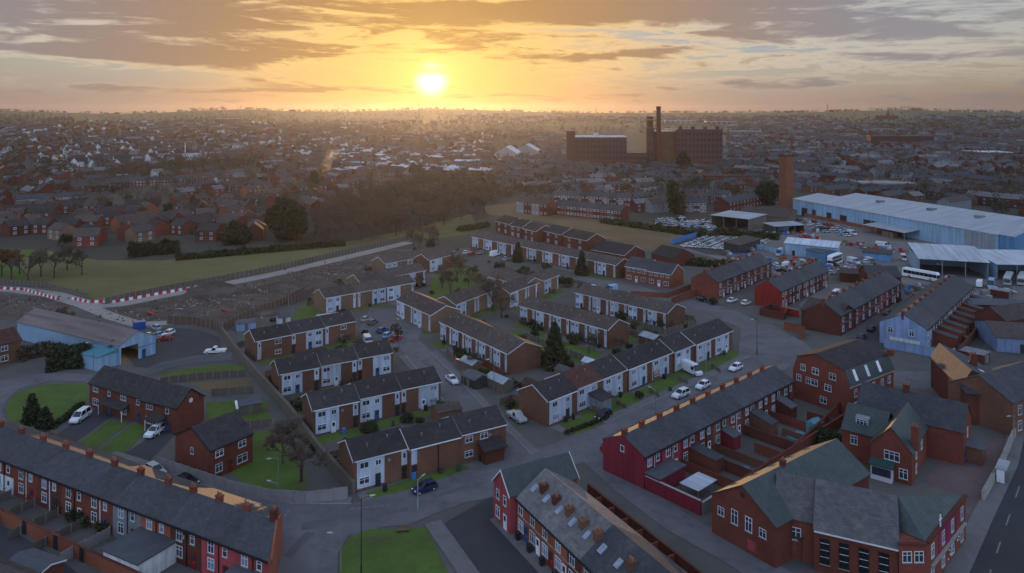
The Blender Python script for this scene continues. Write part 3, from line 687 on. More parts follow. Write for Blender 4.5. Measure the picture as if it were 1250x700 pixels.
# ---------------------------------------------------------------- street furniture
def lamp_post(label, px, h=8.0, hd=0.0, m='steel', arm=1.2, name='street_lamp', world=None, group='street lamps'):
    p = world or W(*px); t = thing(name, label, 'street lamp', (p.x, p.y, 0), hd, group)
    MB().tube((0, 0, -.2), (0, 0, 1.3), .11, .11, 8).tube((0, 0, 1.3), (0, 0, h), .075, .05, 8).build('pole', m, t)
    MB().tube((0, 0, h - .05), (arm, 0, h + .12), .04, .035, 6).build('arm', m, t)
    MB().hexa([(arm - .1, -.13, h + .06), (arm + .62, -.09, h + .09), (arm + .62, .09, h + .09), (arm - .1, .13, h + .06)], [(arm - .1, -.10, h + .20), (arm + .6, -.07, h + .17), (arm + .6, .07, h + .17), (arm - .1, .10, h + .20)]).build('lantern', 'rim', t)
    return t
# ================================================================ THE SETTING
SKYLINE = [(-700, 139), (-300, 138), (0, 137), (60, 138.5), (150, 140.5), (200, 138.5), (250, 136), (300, 134.5), (360, 137), (430, 137), (530, 133.5), (590, 135), (650, 137.5), (720, 139), (800, 138.5), (900, 138.5), (1000, 138), (1060, 136.5), (1100, 135.5), (1160, 137.5), (1250, 139), (1600, 138), (2100, 138)]
def sky_z(a):
    x = 625 + FPX * math.tan(max(-1.2, min(1.2, a)))
    for (x0, y0), (x1, y1) in zip(SKYLINE, SKYLINE[1:]):
        if x <= x1 or x1 == 2100:
            t = max(0, min(1, (x - x0) / (x1 - x0))); y = y0 + (y1 - y0) * t; break
    return 60 + (HOR + 1 - y) / FPX * 4300
def terrain(x, y):
    d = math.hypot(x, y)
    if d < 620: return 0.0
    t = (d - 620) / 3680; a = math.atan2(x, y) if y > 0 else 2.0
    top = sky_z(a) if y > 0 else 60
    z = top * (0.35 * min(t, 1) + 0.65 * min(t, 1) ** 2) + 2.5 * min(1, t * 3) * math.sin(x * .0045 + 1) * math.sin(y * .0033) * (1 - min(1, t))
    if d > 4300: z = top - (d - 4300) * 0.022
    return z
def build_ground():
    ang = [R(a) for a in range(-180, -52, 6)] + [R(-52 + .4 * i) for i in range(261)] + [R(a) for a in range(56, 180, 6)]
    rad = [2, 60, 150, 330, 480, 620]
    while rad[-1] < 6900: rad.append(rad[-1] * 1.06)
    b = MB(); na = len(ang)
    for r_ in rad:
        for a in ang: x, y = r_ * math.sin(a), r_ * math.cos(a); b.v.append((x, y, terrain(x, y)))
    b.v.append((0, 0, 0)); c = len(b.v) - 1
    for i in range(len(rad) - 1):
        for j in range(na):
            k = (j + 1) % na; b.f.append((i * na + k, i * na + j, (i + 1) * na + j, (i + 1) * na + k)); b.mi.append(0 if rad[i + 1] <= 330 else (1 if rad[i + 1] < 2400 else 2))
    for j in range(na): b.f.append((c, j, (j + 1) % na)); b.mi.append(0)
    g = structure('ground', b, ['near_ground', 'town_ground', 'far_fields'])
    g.data.polygons.foreach_set('use_smooth', [True] * len(g.data.polygons))
    if g.data.polygons[40].normal.z < 0: g.data.flip_normals()
add('near_ground', (0.125, 0.115, 0.104), (0.060, 0.058, 0.050), scale=.15, kind='ground', big=.5, bump=.3)
add('town_ground', (0.075, 0.066, 0.052), (0.034, 0.038, 0.024), scale=.035, kind='ground', big=.6)
add('far_fields', (0.095, 0.105, 0.045), (0.045, 0.040, 0.030), scale=.006, kind='ground', big=.6)
build_ground()

def strip(name, pts, w, z, m, h=0.0, kind='structure', world_pts=None):
    P = world_pts or [W(x, y) for x, y in pts]; n = len(P); lft, rgt = [], []
    for i in range(n):
        d = (P[min(i + 1, n - 1)] - P[max(i - 1, 0)]).normalized(); k = Vector((-d.y, d.x, 0)) * w / 2
        if 0 < i < n - 1:
            e = (P[i] - P[i - 1]).normalized(); k = k / max(.6, abs(Vector((-e.y, e.x, 0)).dot(k.normalized())))
        lft.append(P[i] + k); rgt.append(P[i] - k)
    b = MB()
    for i in range(n - 1):
        q = [rgt[i], rgt[i + 1], lft[i + 1], lft[i]]
        if h: b.hexa([(p.x, p.y, z) for p in q], [(p.x, p.y, z + h) for p in q])
        else: b.poly([(p.x, p.y, z) for p in q])
    o = b.build(name, m); o['kind'] = kind; return o

# --- roads, lanes and yards
MAIN = [(-60, 508), (30, 545), (100, 570), (180, 596), (260, 618), (340, 634), (430, 634), (520, 611), (610, 578), (690, 554), (760, 526), (840, 488), (900, 460), (935, 440), (950, 424)]
strip('road', MAIN, 8.5, .045, 'asphalt_light')
strip('road', [(950, 430), (925, 402), (880, 380), (820, 366), (770, 352), (700, 340)], 9, .049, 'asphalt_light')
flat('road', [(905, 400), (940, 395), (985, 420), (1000, 440), (960, 452), (925, 455), (900, 440)], 'asphalt_light', .053)
flat('road', [(325, 622), (420, 620), (520, 600), (610, 570), (640, 600), (560, 615), (500, 640), (450, 645), (425, 655), (412, 675), (412, 712), (340, 712)], 'asphalt_light', .053)
strip('road', [(640, 572), (585, 515), (545, 470), (500, 420), (455, 385)], 6.5, .041, 'asphalt_light')
flat('road', [(438, 402), (452, 376), (500, 378), (520, 395), (505, 425), (480, 425), (450, 412)], 'asphalt_light', .037)
strip('lane', [(715, 548), (770, 596), (830, 640), (890, 672), (970, 720)], 5.5, .049, 'asphalt_light')
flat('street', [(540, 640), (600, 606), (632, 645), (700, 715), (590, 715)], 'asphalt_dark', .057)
strip('pavement', [(528, 638), (552, 672), (580, 712)], 2.6, .0, 'paving', .12)
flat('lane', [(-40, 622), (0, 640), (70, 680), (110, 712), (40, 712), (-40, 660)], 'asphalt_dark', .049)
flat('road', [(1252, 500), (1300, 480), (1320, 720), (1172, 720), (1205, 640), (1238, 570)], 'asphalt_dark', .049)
strip('pavement', [(1243, 520), (1232, 565), (1200, 630), (1165, 705)], 2.6, 0, 'paving', .12)
for q in range(5):
    y0 = 560 + q * 34; strip('lane_marking', [(1256 - (y0 - 560) * .34, y0), (1256 - (y0 + 14 - 560) * .34, y0 + 14)], .18, .056, 'lane_marking')
flat('road', [(1068, 452), (1180, 455), (1210, 470), (1190, 486), (1140, 478), (1080, 470)], 'asphalt_light', .045)
strip('road', [(1020, 432), (1060, 424), (1105, 385), (1140, 350)], 7, .041, 'asphalt')
strip('lane', [(1165, 455), (1190, 415), (1215, 375), (1225, 350)], 5, .037, 'asphalt')
flat('courtyard', [(1128, 585), (1165, 548), (1176, 530), (1236, 538), (1222, 590), (1195, 640), (1160, 612)], 'brick_paving', .041)
flat('road', [(-30, 470), (20, 462), (60, 455), (118, 458), (135, 470), (118, 480), (104, 466), (60, 465), (24, 474), (8, 488), (2, 500), (10, 522), (-40, 512)], 'asphalt_light', .041)
flat('shed_yard', [(150, 430), (188, 400), (240, 402), (268, 412), (272, 428), (250, 440), (200, 452), (165, 448)], 'asphalt', .033)
flat('driveway', [(66, 532), (128, 492), (142, 505), (92, 540)], 'asphalt', .033); flat('driveway', [(140, 562), (200, 522), (214, 530), (180, 566), (158, 575)], 'asphalt', .033)
strip('track', [(-40, 351), (20, 354), (66, 360), (116, 375), (150, 371), (200, 361), (270, 348), (335, 335), (420, 315), (500, 296)], 6.5, .045, 'track')
strip('track', [(100, 372), (140, 388), (168, 396), (215, 394)], 4.5, .049, 'track')
flat('industrial_yard', [(815, 300), (870, 285), (960, 268), (1010, 262), (1230, 318), (1330, 340), (1330, 372), (1190, 372), (1120, 350), (1050, 335), (960, 338), (900, 322)], 'yard', .021)
flat('car_park', [(820, 297), (855, 288), (908, 292), (925, 302), (905, 314), (862, 311)], 'asphalt', .029)
flat('concrete_yard', [(975, 372), (1010, 348), (1040, 345), (1090, 335), (1120, 345), (1085, 350), (1030, 375), (1000, 390)], 'yard', .025)

def side_pavement(pts, off, w, i0=0, i1=None, world_pts=None):
    P = world_pts or [W(x, y) for x, y in pts]; Q = []
    for i in range(len(P)):
        d = (P[min(i + 1, len(P) - 1)] - P[max(i - 1, 0)]).normalized(); Q.append(P[i] + Vector((-d.y, d.x, 0)) * off)
    strip('pavement', None, w, 0, 'paving', .125, world_pts=Q[i0:i1]); strip('kerb', None, .16, 0, 'concrete', .135, world_pts=[q + (P[i0 + k] - q).normalized() * (w / 2 + .082) for k, q in enumerate(Q[i0:i1])])
side_pavement(MAIN, 5.3, 1.9, 2, 7); side_pavement(MAIN, -5.3, 1.9, 0, 5); side_pavement(MAIN, 5.3, 1.9, 10, 14); side_pavement(MAIN, -5.3, 1.9, 10, 14)
ESTATE = [(628, 560), (585, 515), (545, 470), (510, 432)]
side_pavement(ESTATE, 4.2, 1.6); side_pavement(ESTATE, -4.2, 1.6)
for i, (x, y, a_, l_, w_) in enumerate([(390, 640, .3, 5, 2.2), (470, 628, .4, 7, 1.2), (560, 598, .5, 9, 1.0), (365, 665, 1.3, 6, 1.4), (650, 567, .6, 6, 2), (780, 520, .75, 8, 1), (860, 480, .75, 5, 2), (910, 440, .2, 6, 2.4), (580, 508, -.9, 5, 1.6), (525, 447, -.9, 6, 1), (240, 612, -.45, 8, 1.2), (820, 632, -.7, 7, 1), (890, 378, -.3, 6, 2)]):
    p = W(x, y); o = MB().box(-l_ / 2, -w_ / 2, -.01, l_ / 2, w_ / 2, .008).build('road_patch', 'road_patch', None, (p.x, p.y, .058), a_); o['kind'] = 'structure'
for x, y, a_ in ((430, 622, .2), (330, 650, 1.4)):
    for k_ in range(6):
        p = W(x, y); o = MB().box(-.35, -.09, 0, .35, .09, .006).build('lane_marking', 'lane_marking', None, (p.x + math.cos(a_) * k_ * 1.1, p.y + math.sin(a_) * k_ * 1.1, .062), a_); o['kind'] = 'structure'

# --- grass, fields, bare earth
flat('lawn', [(413, 712), (414, 676), (426, 656), (452, 646), (522, 645), (552, 712)], 'grass', .061, 'stuff', 'round green lawn with a dark bench at the bottom junction')
flat('lawn', [(8, 494), (22, 478), (60, 469), (105, 468), (108, 488), (96, 502), (66, 520), (30, 526), (10, 514)], 'grass', .045, 'stuff', 'rounded green lawn inside the bend of the close')
flat('lawn', [(97, 541), (134, 513), (158, 515), (116, 549)], 'grass', .037, 'stuff', 'mown green strip between the two driveways, nearer the van')
flat('lawn', [(120, 550), (164, 516), (182, 522), (152, 555)], 'grass', .037, 'stuff', 'mown green strip between the driveways, nearer the white hatchback')
flat('garden', [(252, 492), (322, 486), (332, 514), (268, 523), (255, 512)], 'grass', .031, 'stuff', 'sunny green back garden with a pale garden slide')
flat('garden', [(280, 527), (332, 526), (372, 572), (374, 598), (310, 598), (282, 578)], 'grass', .031, 'stuff', 'long green garden beside the small detached house')
flat('garden', [(190, 456), (262, 446), (300, 445), (300, 457), (230, 466)], 'grass', .031, 'stuff', 'narrow green garden behind the palisade fence')
flat('garden', [(232, 468), (306, 462), (304, 474), (258, 480)], 'rough_grass', .031, 'stuff', 'strip of straw coloured garden between two fences')
for q, nm in (([(680, 517), (716, 508), (738, 517), (704, 531)], 'by the gable of the long white panelled row'), ([(736, 500), (772, 483), (802, 489), (764, 511)], 'before the third white panelled house'), ([(776, 478), (812, 462), (842, 470), (806, 489)], 'in front of the middle of the white panelled row'), ([(856, 452), (890, 430), (916, 437), (878, 462)], 'at the far end of the white panelled row'), ([(446, 602), (562, 566), (578, 573), (466, 614)], 'along the front of the bottom staggered row'), ([(356, 390), (374, 366), (392, 378), (394, 392)], 'by the gable of the tan brick row'), ([(520, 372), (560, 360), (590, 350), (585, 330), (545, 320), (528, 340)], 'with bare trees between the middle rows'), ([(466, 386), (520, 392), (545, 398), (530, 408), (490, 398)], 'beside the parked cars in the cul de sac'), ([(600, 400), (640, 405), (735, 430), (720, 446), (690, 440)], 'behind the tall dark conifer')):
    flat('lawn', q, 'grass', .027 if 'tall' not in nm else .035, 'stuff', 'patch of green lawn ' + nm)
flat('lawn', [(1012, 560), (1040, 550), (1062, 570), (1040, 580)], 'grass', .027, 'stuff', 'scrap of green lawn behind the slate roofed hall')
flat('meadow', [(40, 346), (110, 372), (250, 350), (345, 331), (480, 297), (585, 285), (575, 262), (500, 280), (420, 296), (330, 302), (200, 318), (120, 318), (60, 306), (20, 320)], 'meadow', .023, 'stuff', 'olive green meadow strip beyond the building site fence')
flat('meadow', [(-60, 345), (40, 346), (20, 320), (60, 306), (-60, 300)], 'grass', .027, 'stuff', 'dark green corner of meadow among the left trees')
flat('rough_field', [(588, 252), (640, 246), (720, 262), (790, 275), (868, 292), (880, 300), (800, 308), (742, 292), (660, 270), (596, 262)], 'rough_grass', .023, 'stuff', 'straw coloured rough field behind the dark roofed row')
flat('building_site', [(110, 380), (150, 375), (205, 364), (330, 339), (470, 306), (512, 308), (440, 335), (386, 366), (345, 372), (282, 400), (240, 396), (170, 394), (130, 388)], 'soil', .029)
flat('building_site', [(-40, 357), (50, 362), (90, 372), (60, 392), (-40, 390)], 'soil', .029)

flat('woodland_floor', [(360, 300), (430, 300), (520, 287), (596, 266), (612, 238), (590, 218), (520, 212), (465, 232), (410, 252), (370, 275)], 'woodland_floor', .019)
# --- heaps, puddles and rubble of the building site
def heap(name, label, px, rx, ry, h, m, seed, group=None):
    r = random.Random(seed); p = W(*px); b = MB(); n = 18; rings = 6
    for i in range(rings):
        t = i / rings
        for j in range(n):
            a = j * 6.283 / n; k = (1 - t) * (1 + .25 * math.sin(a * 3 + seed) + r.uniform(-.12, .12)); b.v.append((rx * k * math.cos(a), ry * k * math.sin(a), h * (t ** .8) * r.uniform(.85, 1.1) - (.2 if i == 0 else 0)))
    b.v.append((0, 0, h)); c = len(b.v) - 1
    for i in range(rings - 1):
        for j in range(n): k = (j + 1) % n; b.f.append((i * n + j, i * n + k, (i + 1) * n + k, (i + 1) * n + j)); b.mi.append(0)
    for j in range(n): b.f.append(((rings - 1) * n + j, (rings - 1) * n + (j + 1) % n, c)); b.mi.append(0)
    o = b.build(name, m, None, (p.x, p.y, 0)); return tag(o, label, 'heap', group)
heap('soil_heap', 'largest dark soil heap beside the pale site track', (262, 358), 12, 7, 4.2, 'soil', 1)
for i, (x, y, rx, h, d) in enumerate([(345, 352, 9, 1.5, 'behind the white rubble'), (382, 340, 8, 1.3, 'at the narrow far end of the site'), (215, 384, 8, .9, 'above the parked scrap cars'), (300, 384, 9, 1.2, 'by the orange plastic pipe'), (420, 328, 7, 1.2, 'under the site fence near the tan row'), (170, 378, 6, .7, 'closest to the fork of the track')]):
    heap('soil_heap', 'low dark soil heap ' + d, (x, y), rx, rx * .6, h * 1.7, 'soil', i + 5, 'soil heaps on the building site')
def rubble():
    r = random.Random(3); b = MB()
    for c, n, sp in (((312, 355), 160, 6), ((330, 350), 110, 5), ((240, 372), 80, 7), ((200, 380), 60, 9), ((400, 335), 120, 10), ((290, 375), 70, 12), ((20, 370), 120, 12), ((150, 386), 60, 6), ((440, 322), 80, 9)):
        o = W(*c)
        for i in range(n):
            x, y = o.x + r.gauss(0, sp), o.y + r.gauss(0, sp * .6); s = r.uniform(.12, .42); a = r.random() * 3; k = (.0, s * r.uniform(.3, .8)); q = [(x + s * math.cos(a + t), y + s * r.uniform(.6, 1) * math.sin(a + t)) for t in (0, 1.57, 3.14, 4.71)]
            b.hexa([(u, v, 0) for u, v in q], [(u + r.uniform(-.1, .1), v, .12 + k[1]) for u, v in q], r.choice([0, 1, 1, 2, 2, 2]))
    o = b.build('rubble', ['concrete', 'track', 'soil']); tag(o, 'pale broken rubble strewn over the dark building site', 'rubble', None, 'stuff')
rubble()
tag(MB().tube(W(271, 377, .35), W(294, 386, .35), .4, .4, 8).build('drain_pipe', 'red_plastic'), 'long orange plastic pipe lying on the building site', 'pipe')
tag(MB().tube(W(180, 381, .3), W(192, 385, .3), .3, .3, 8).build('drain_pipe', 'red_plastic'), 'short orange plastic pipe near the fork of the track', 'pipe')
flat('puddle', [(210, 378), (222, 376), (226, 380), (214, 382)], 'puddle' if 'puddle' in M else 'window_glass', .05, 'stuff', 'pale puddle among the soil heaps')
# red and white traffic barriers along the site track: each unit is a thing
def barriers():
    def unit(m):
        return MB().prism([(-.25, 0), (.25, 0), (.12, .35), (.09, .85), (-.09, .85), (-.12, .35)], 'x', -.6, .6).mesh('traffic_barrier', m)
    runs = [([(-4, 353), (30, 355), (72, 367)], 26, 'before the fork of the site track'), ([(88, 366), (108, 370), (140, 370), (200, 359), (255, 349)], 46, 'curving along the fence of the meadow')]
    for pts, n, d in runs:
        P = [W(*p) for p in pts]; tot = sum((P[i + 1] - P[i]).length for i in range(len(P) - 1)); k = 0; n = int(tot / 1.32)
        for j in range(n):
            s = (j + .5) * tot / n; i = 0
            while s > (P[i + 1] - P[i]).length: s -= (P[i + 1] - P[i]).length; i += 1
            q = P[i] + (P[i + 1] - P[i]).normalized() * s; dd = P[i + 1] - P[i]; m = 'barrier_red' if j % 2 else 'barrier_white'
            o = link('traffic_barrier', cached(('tb', m), lambda: unit(m)), None, (q.x, q.y, .05), math.atan2(dd.y, dd.x))
            tag(o, ('red' if j % 2 else 'white') + ' plastic traffic barrier in the line ' + d, 'barrier', 'red and white barriers ' + d + (', red ones' if j % 2 else ', white ones'))
barriers()
# ================================================================ NEAR BUILDINGS
# --- A: long Victorian terrace across the lower left corner
lab = ['red brick house at the far left end of the slate terrace, past the first chimney', 'red brick terraced house at the left picture edge above the bushy yard', 'terraced house with a white rendered ground floor in the long slate terrace',
       'red brick terraced house one door along from the white rendered ground floor', 'red brick terraced house with a recessed dark passage door in the long slate terrace', 'red brick terraced house with a white drainpipe, mid row of the slate terrace',
       'red brick terraced house behind the small walled yard with the pale fence', 'pale grey rendered terraced house of the slate terrace, next to the big flat roofed extension', 'red brick terraced house with a large flat roofed white walled extension',
       'dark red brick terraced house between the flat roofed extension and the pink house', 'pink painted terraced house beside the orange end gable', 'pink and orange end house with the gable facing the road junction']
OA, aA, LA, A_ = O, a, L, A_ = victorian_row((-58, 538), (329, 684), 12, lab, 'houses of the lower left slate terrace', D=8.8, rise=1.8,
    walls=['red_brick', 'red_brick', 'red_brick', 'red_brick', 'dark_brick', 'red_brick', 'red_brick', 'grey_render', 'orange_brick', 'dark_brick', 'pink_render', 'pink_render'], roofs=('slate',), seed=2, ch=.95)
box_part(A_[2][0], 'rendered_ground_floor', .3, -.03, 0, L - .3, -.003, 2.6, 'white_render')
r = A_[8][0]; box_part(r, 'extension', .2, -5.6, -.2, L + 1.2, -.01, 2.75, 'white_render'); box_part(r, 'extension_roof', 0, -5.9, 2.755, L + 1.4, -.012, 2.95, 'felt')
r = A_[11][0]; box_part(r, 'gable_coping', L + .01, -.30, 4.6, L + .34, .2, 5.2, 'orange_brick')
gable_wall(.34, 8.8, 5.0, 1.95).build('gable_wall', 'orange_brick', r, (L + .005, 0, 0)); chimney(A_[11][1], L - .3, 4.4, 6.8, .6, .9, 1.5, 'dark_brick')
# the end of this terrace is cut on the skew along the side street
p0, p1 = W(322, 682, 5), W(333, 629, 5); dv = p1 - p0; kk = (dv.x * math.cos(a) + dv.y * math.sin(a)) / max(1, -dv.x * math.sin(a) + dv.y * math.cos(a)); kk = max(-1.0, kk) * .95
for j in range(8, 12):
    k0, k1 = kk * (j - 8) / 4, kk * (j - 7) / 4
    for ch in list(A_[j][0].children):
        if ch.data and ch.name.split('.')[0] in ('wall', 'roof', 'gable_wall'):
            gw = ch.name.startswith('gable_wall'); off = L if gw else 0
            for vv in ch.data.vertices:
                t_ = 1.0 if gw else max(0, min(1, vv.co.x / L)); vv.co.x += (k0 + (k1 - k0) * t_) * max(-.3, vv.co.y)
        for cc in ch.children:
            if cc.name.startswith('chimney'): cc.location.x += (k0 if cc.location.x < L * .5 else k1) * cc.location.y
lean_to(A_[11][0], 0.3, L - 1.6, 4.5, 2.8, 2.3, 'pink_render', 'felt')
lean_to(A_[0][0], 1, 4, 3.5, 3.0, 2.4)
yard = lambda x, y: Vector(loc_at(O, a, x, y))
barrier('yard_wall', 'long red brick wall along the back yards of the lower left terrace', [(-40, 618), (0, 637), (104, 687)], 1.9, .25, 'orange_brick', style='wall')
barrier('yard_wall', 'red brick wall closing the yard of the flat roofed extension', [(106, 688), (150, 709), (190, 728)], 1.9, .25, 'orange_brick', style='wall')
for i in range(1, 8):
    barrier('yard_fence', ['low dark timber fence between two yards of the lower left terrace', 'pale timber fence round the small yard of the lower left terrace'][i == 7], None, 1.3 if i < 7 else 1.6, .12, 'old_timber' if i < 7 else 'concrete', 'fences between the yards' if i < 7 else None, style='panel', world_pts=[yard(i * L, -.5), yard(i * L, -7.6)])
for i in (2, 4, 6):
    o = MB().box(-.5, -.06, 0, .5, .06, 1.9).build('yard_gate', 'door_dark', None, W((30, 68, 100)[i // 2 - 1], (30 * .48 + 638, 68 * .48 + 638, 100 * .48 + 638)[i // 2 - 1]), a); tag(o, 'dark timber gate in the long red brick yard wall', 'gate', 'gates in the yard wall')
# sheds at the very corner
O2, a2, T2 = frame_of((6, 690), (44, 704), 2.6); rt, rf = shell('garage', 'dark flat topped garage by the lane in the bottom left corner', O2, a2, 0, 0, T2, 3.6, 2.6, .5, 'dark_brick', 'felt', cat='garage', left=True, right=True)
box_part(rt, 'garage_door', .5, -.05, 0, T2 - .5, -.003, 2.2, 'steel')
O2, a2, T2 = frame_of((-60, 690), (24, 725), 3.0); rt, rf = shell('outbuilding', 'tan roofed outbuilding cut by the bottom left picture corner', O2, a2, 0, 0, T2, 3.4, 3.0, 1.0, 'red_brick', 'tile_brown', cat='outbuilding', left=True, right=True)

# --- two pairs of semi-detached houses and the small house by the drive
def semi(label, pa, pb, D, eave, rise, n, porch=True, right=True, group='red brick semi detached houses by the driveways'):
    O, a, T = frame_of(pa, pb, eave); root, rf = shell('semi_detached_house', label, O, a, 0, 0, T, D, eave, rise, 'red_brick', 'tile_dark', group, left=True, right=True, trim='black_pole')
    for i in range(n):
        x0 = i * T / n; w = T / n
        window(root, 'front', T, D, x0 + w * .24, eave - 1.5, 1.7, 1.15, bars=2); window(root, 'front', T, D, x0 + w * .74, eave - 1.5, .9, 1.1)
        window(root, 'front', T, D, x0 + w * .24, .8, 1.9, 1.3, bars=2); door(root, 'front', T, D, x0 + w * .76, 1.0, 2.1, 'door_blue')
    if porch:
        x0, x1 = T * .30, T * .72
        MB().prism([(-.003, 2.45), (-1.7, 2.25), (-1.7, 2.40), (-.003, 3.15)], 'x', x0, x1).build('porch_roof', 'tile_dark', root)
        for x in (x0 + .1, x1 - .1): MB().box(x - .06, -1.6, -.1, x + .06, -1.48, 2.25).build('porch_post', 'upvc', root)
    return root, O, a, T
r, O, a, T = semi('wide red brick house with a long dark porch roof above the white people carrier', (109, 467), (178, 488), 6.6, 5.0, 2.4, 2)
r, O, a, T = semi('red brick house with a round window in its plain gable, above the white hatchback', (172, 488), (216, 498), 6.4, 5.0, 2.5, 1)
loc, _ = on_face('right', T, 6.4, 3.2, 5.0); MB().tube((T + .003, 3.2, 5.3), (T + .08, 3.2, 5.3), .45, .45, 14).build('round_window', 'upvc', r); MB().tube((T + .082, 3.2, 5.3), (T + .09, 3.2, 5.3), .34, .34, 14).build('pane', 'window_glass', r.children[-1])
# small house: gable towards us on the left, windowed front to the right
O, a, T = frame_of((257, 550), (291, 536), 5.0); D = 10.5; T = 8.0
rt, rf = shell('detached_house', 'small red brick house with a plain gable beside the concrete fence', O, a, 0, 0, T, D, 5.0, 2.5, 'red_brick', 'tile_dark', left=True, right=True, trim='black_pole')
for x, z, w, h in ((1.6, 3.4, 1.5, 1.15), (5.9, 3.4, 1.5, 1.15), (1.5, .9, 1.3, 1.4), (5.9, .8, 2.0, 1.4)): window(rt, 'front', T, D, x, z, w, h)
door(rt, 'front', T, D, 3.7, .95, 2.1, 'door_red'); window(rt, 'left', T, D, 5.2, 3.0, .8, 1.1)

# --- council rows, left block
UN = '%s house from its left gable in the '
g = 'houses of the bottom staggered row'
council_row((432, 563), (617, 517), 3, ['left end house of the bottom staggered row, white panel beside the lawn', 'windowless brick middle house of the bottom staggered row', 'house with a tiled porch at the street end of the bottom staggered row'], g, D=7.6, stagger=(0, -.7, -.2), roof='tile_dark', wall='brown_brick', rise=1.9, seed=1, flips='000', kind=['wide', 'blank', 'porch'])
council_row((382, 501), (541, 468), 3, [UN % o + 'second staggered row from the bottom' for o in ORD[:3]], 'houses of the second staggered row', D=7.6, stagger=(0, 0.9, 1.2), flips='001', seed=2, roof='tile_dark', rise=1.9)
council_row((341, 457), (482, 432), 3, [UN % o + 'third staggered row from the bottom' for o in ORD[:3]], 'houses of the third staggered row', D=7.6, stagger=(0, 0.6, 1.2), flips='001', seed=3, roof='tile_dark', rise=1.9)
council_row((312, 417), (436, 393), 3, [UN % o + 'fourth staggered row, by the timber fence' for o in ORD[:3]], 'houses of the fourth staggered row', D=7.6, stagger=(0, 0.5, 1.0), flips='010', seed=4, kind=['narrow', 'wide', 'narrow'], roof='tile_dark', rise=1.9)
council_row((397, 364), (506, 345), 3, [UN % o + 'tan brick row by the cul de sac' for o in ORD[:3]], 'houses of the tan brick row', wall='tan_brick', seed=5, kind='slim', flips='010', D=8)
council_row((484, 366), (526, 385), 2, [UN % o + 'short tan block facing the cul de sac' for o in ORD[:2]], 'houses of the short tan block', wall='tan_brick', seed=6, kind='slim', D=9.5, flips='00')
council_row((440, 345), (520, 330), 3, [UN % o + 'half hidden low tan row' for o in ORD[:3]], 'houses of the half hidden tan row', wall='tan_brick', seed=16, kind='slim', D=8)
council_row((470, 322), (556, 306), 3, [UN % o + 'farthest tan row under the bare wood' for o in ORD[:3]], 'houses of the farthest tan row', wall='tan_brick', seed=17, kind='slim', D=8)
# --- council rows, middle block
council_row((537, 393), (620, 432), 5, ['%s house from the far end of the five house row beside the patio' % o for o in ORD[:4]] + ['end house with the big plain gable above the tall conifer and patio'], 'houses of the five house row', D=9.5, seed=7, kind='slim', wall='brown_brick', roof='tile_brown', flips='00000')
council_row((634, 373), (742, 403), 5, ['%s house from the bare trees in the row behind the tall conifer' % o for o in ORD[:5]], 'houses of the row behind the conifer', D=8.5, seed=8, kind='slim', roof='tile_brown', flips='00000')
council_row((702, 357), (814, 383), 5, ['%s house from the left in the row ending at the road bend' % o for o in ORD[:5]], 'houses of the row at the road bend', D=9, seed=9, kind='slim', roof='tile_brown', flips='00000')
council_row((576, 289), (752, 324), 9, ['%s house from the left in the long row under the dark stepped roofs' % o for o in ORD[:9]], 'houses of the long row under the stepped roofs', D=9, seed=10, kind='slim', roof='tile_brown', flips='000000000')
council_row((594, 337), (640, 349), 2, ['%s house of the tan pair in the middle of the estate' % o for o in ORD[:2]], 'tan pair mid estate', D=9, seed=11, kind='slim', wall='tan_brick', flips='00')
council_row((622, 358), (682, 336), 3, ['%s house from the left in the low crossing row mid estate' % o for o in ORD[:3]], 'low crossing row mid estate', D=8, seed=12, kind='slim', wall='tan_brick')
council_row((556, 372), (606, 353), 2, ['%s house of the brown block by the bare trees' % o for o in ORD[:2]], 'brown block by the bare trees', D=8, seed=13, kind='slim', wall='tan_brick')
council_row((524, 318), (556, 310), 1, ['lone white panelled house right of the farthest tan row'], None, D=8, seed=14, kind='slim', wall='brown_brick')
# --- long white panelled row beside the main road
Cl = ['gable end house of the long white panelled row, beside the parked pickup', 'white panelled house with a red tiled roof and a dark porch extension', 'third house from the big gable of the long white panelled row', 'fourth house of the long white panelled row, above the pale garden path', 'fifth house of the long white panelled row, brick garage bay', 'sixth house of the long white panelled row, behind the white delivery van', 'last house but one at the road bend end of the white panelled row', 'last house of the white panelled row, nearest the road bend']
OC, aC, LC, C_ = council_row((669, 490), (892, 403), 8, Cl, 'houses of the long white panelled row', D=8.2, rise=2.1, seed=21, kind='full', roof='tile_dark', wall='brown_brick', stagger=(0, 0.5, 0.5, .3, .3, .0, -.4, -.4), flips='00000000')
[c for c in C_[1].children if c.name.startswith('roof') and c.data and 'vent' not in c.name][0].data.materials[0] = M['tile_red']
r = C_[1]; box_part(r, 'porch_extension', LC * .5, -3.2, -.2, LC - .9, -.07, 2.5, 'grey_render'); MB().prism([(-.07, 3.1), (-3.5, 2.45), (-3.5, 2.6), (-.07, 3.3)], 'x', LC * .45, LC - .6).build('porch_roof', 'tile_dark', r)
r = C_[4]; box_part(r, 'garage_door', .6, -.11, 0, 3.2, -.065, 2.2, 'timber')
strip('garden_path', [(775, 482), (792, 489)], 1.3, .055, 'paving')

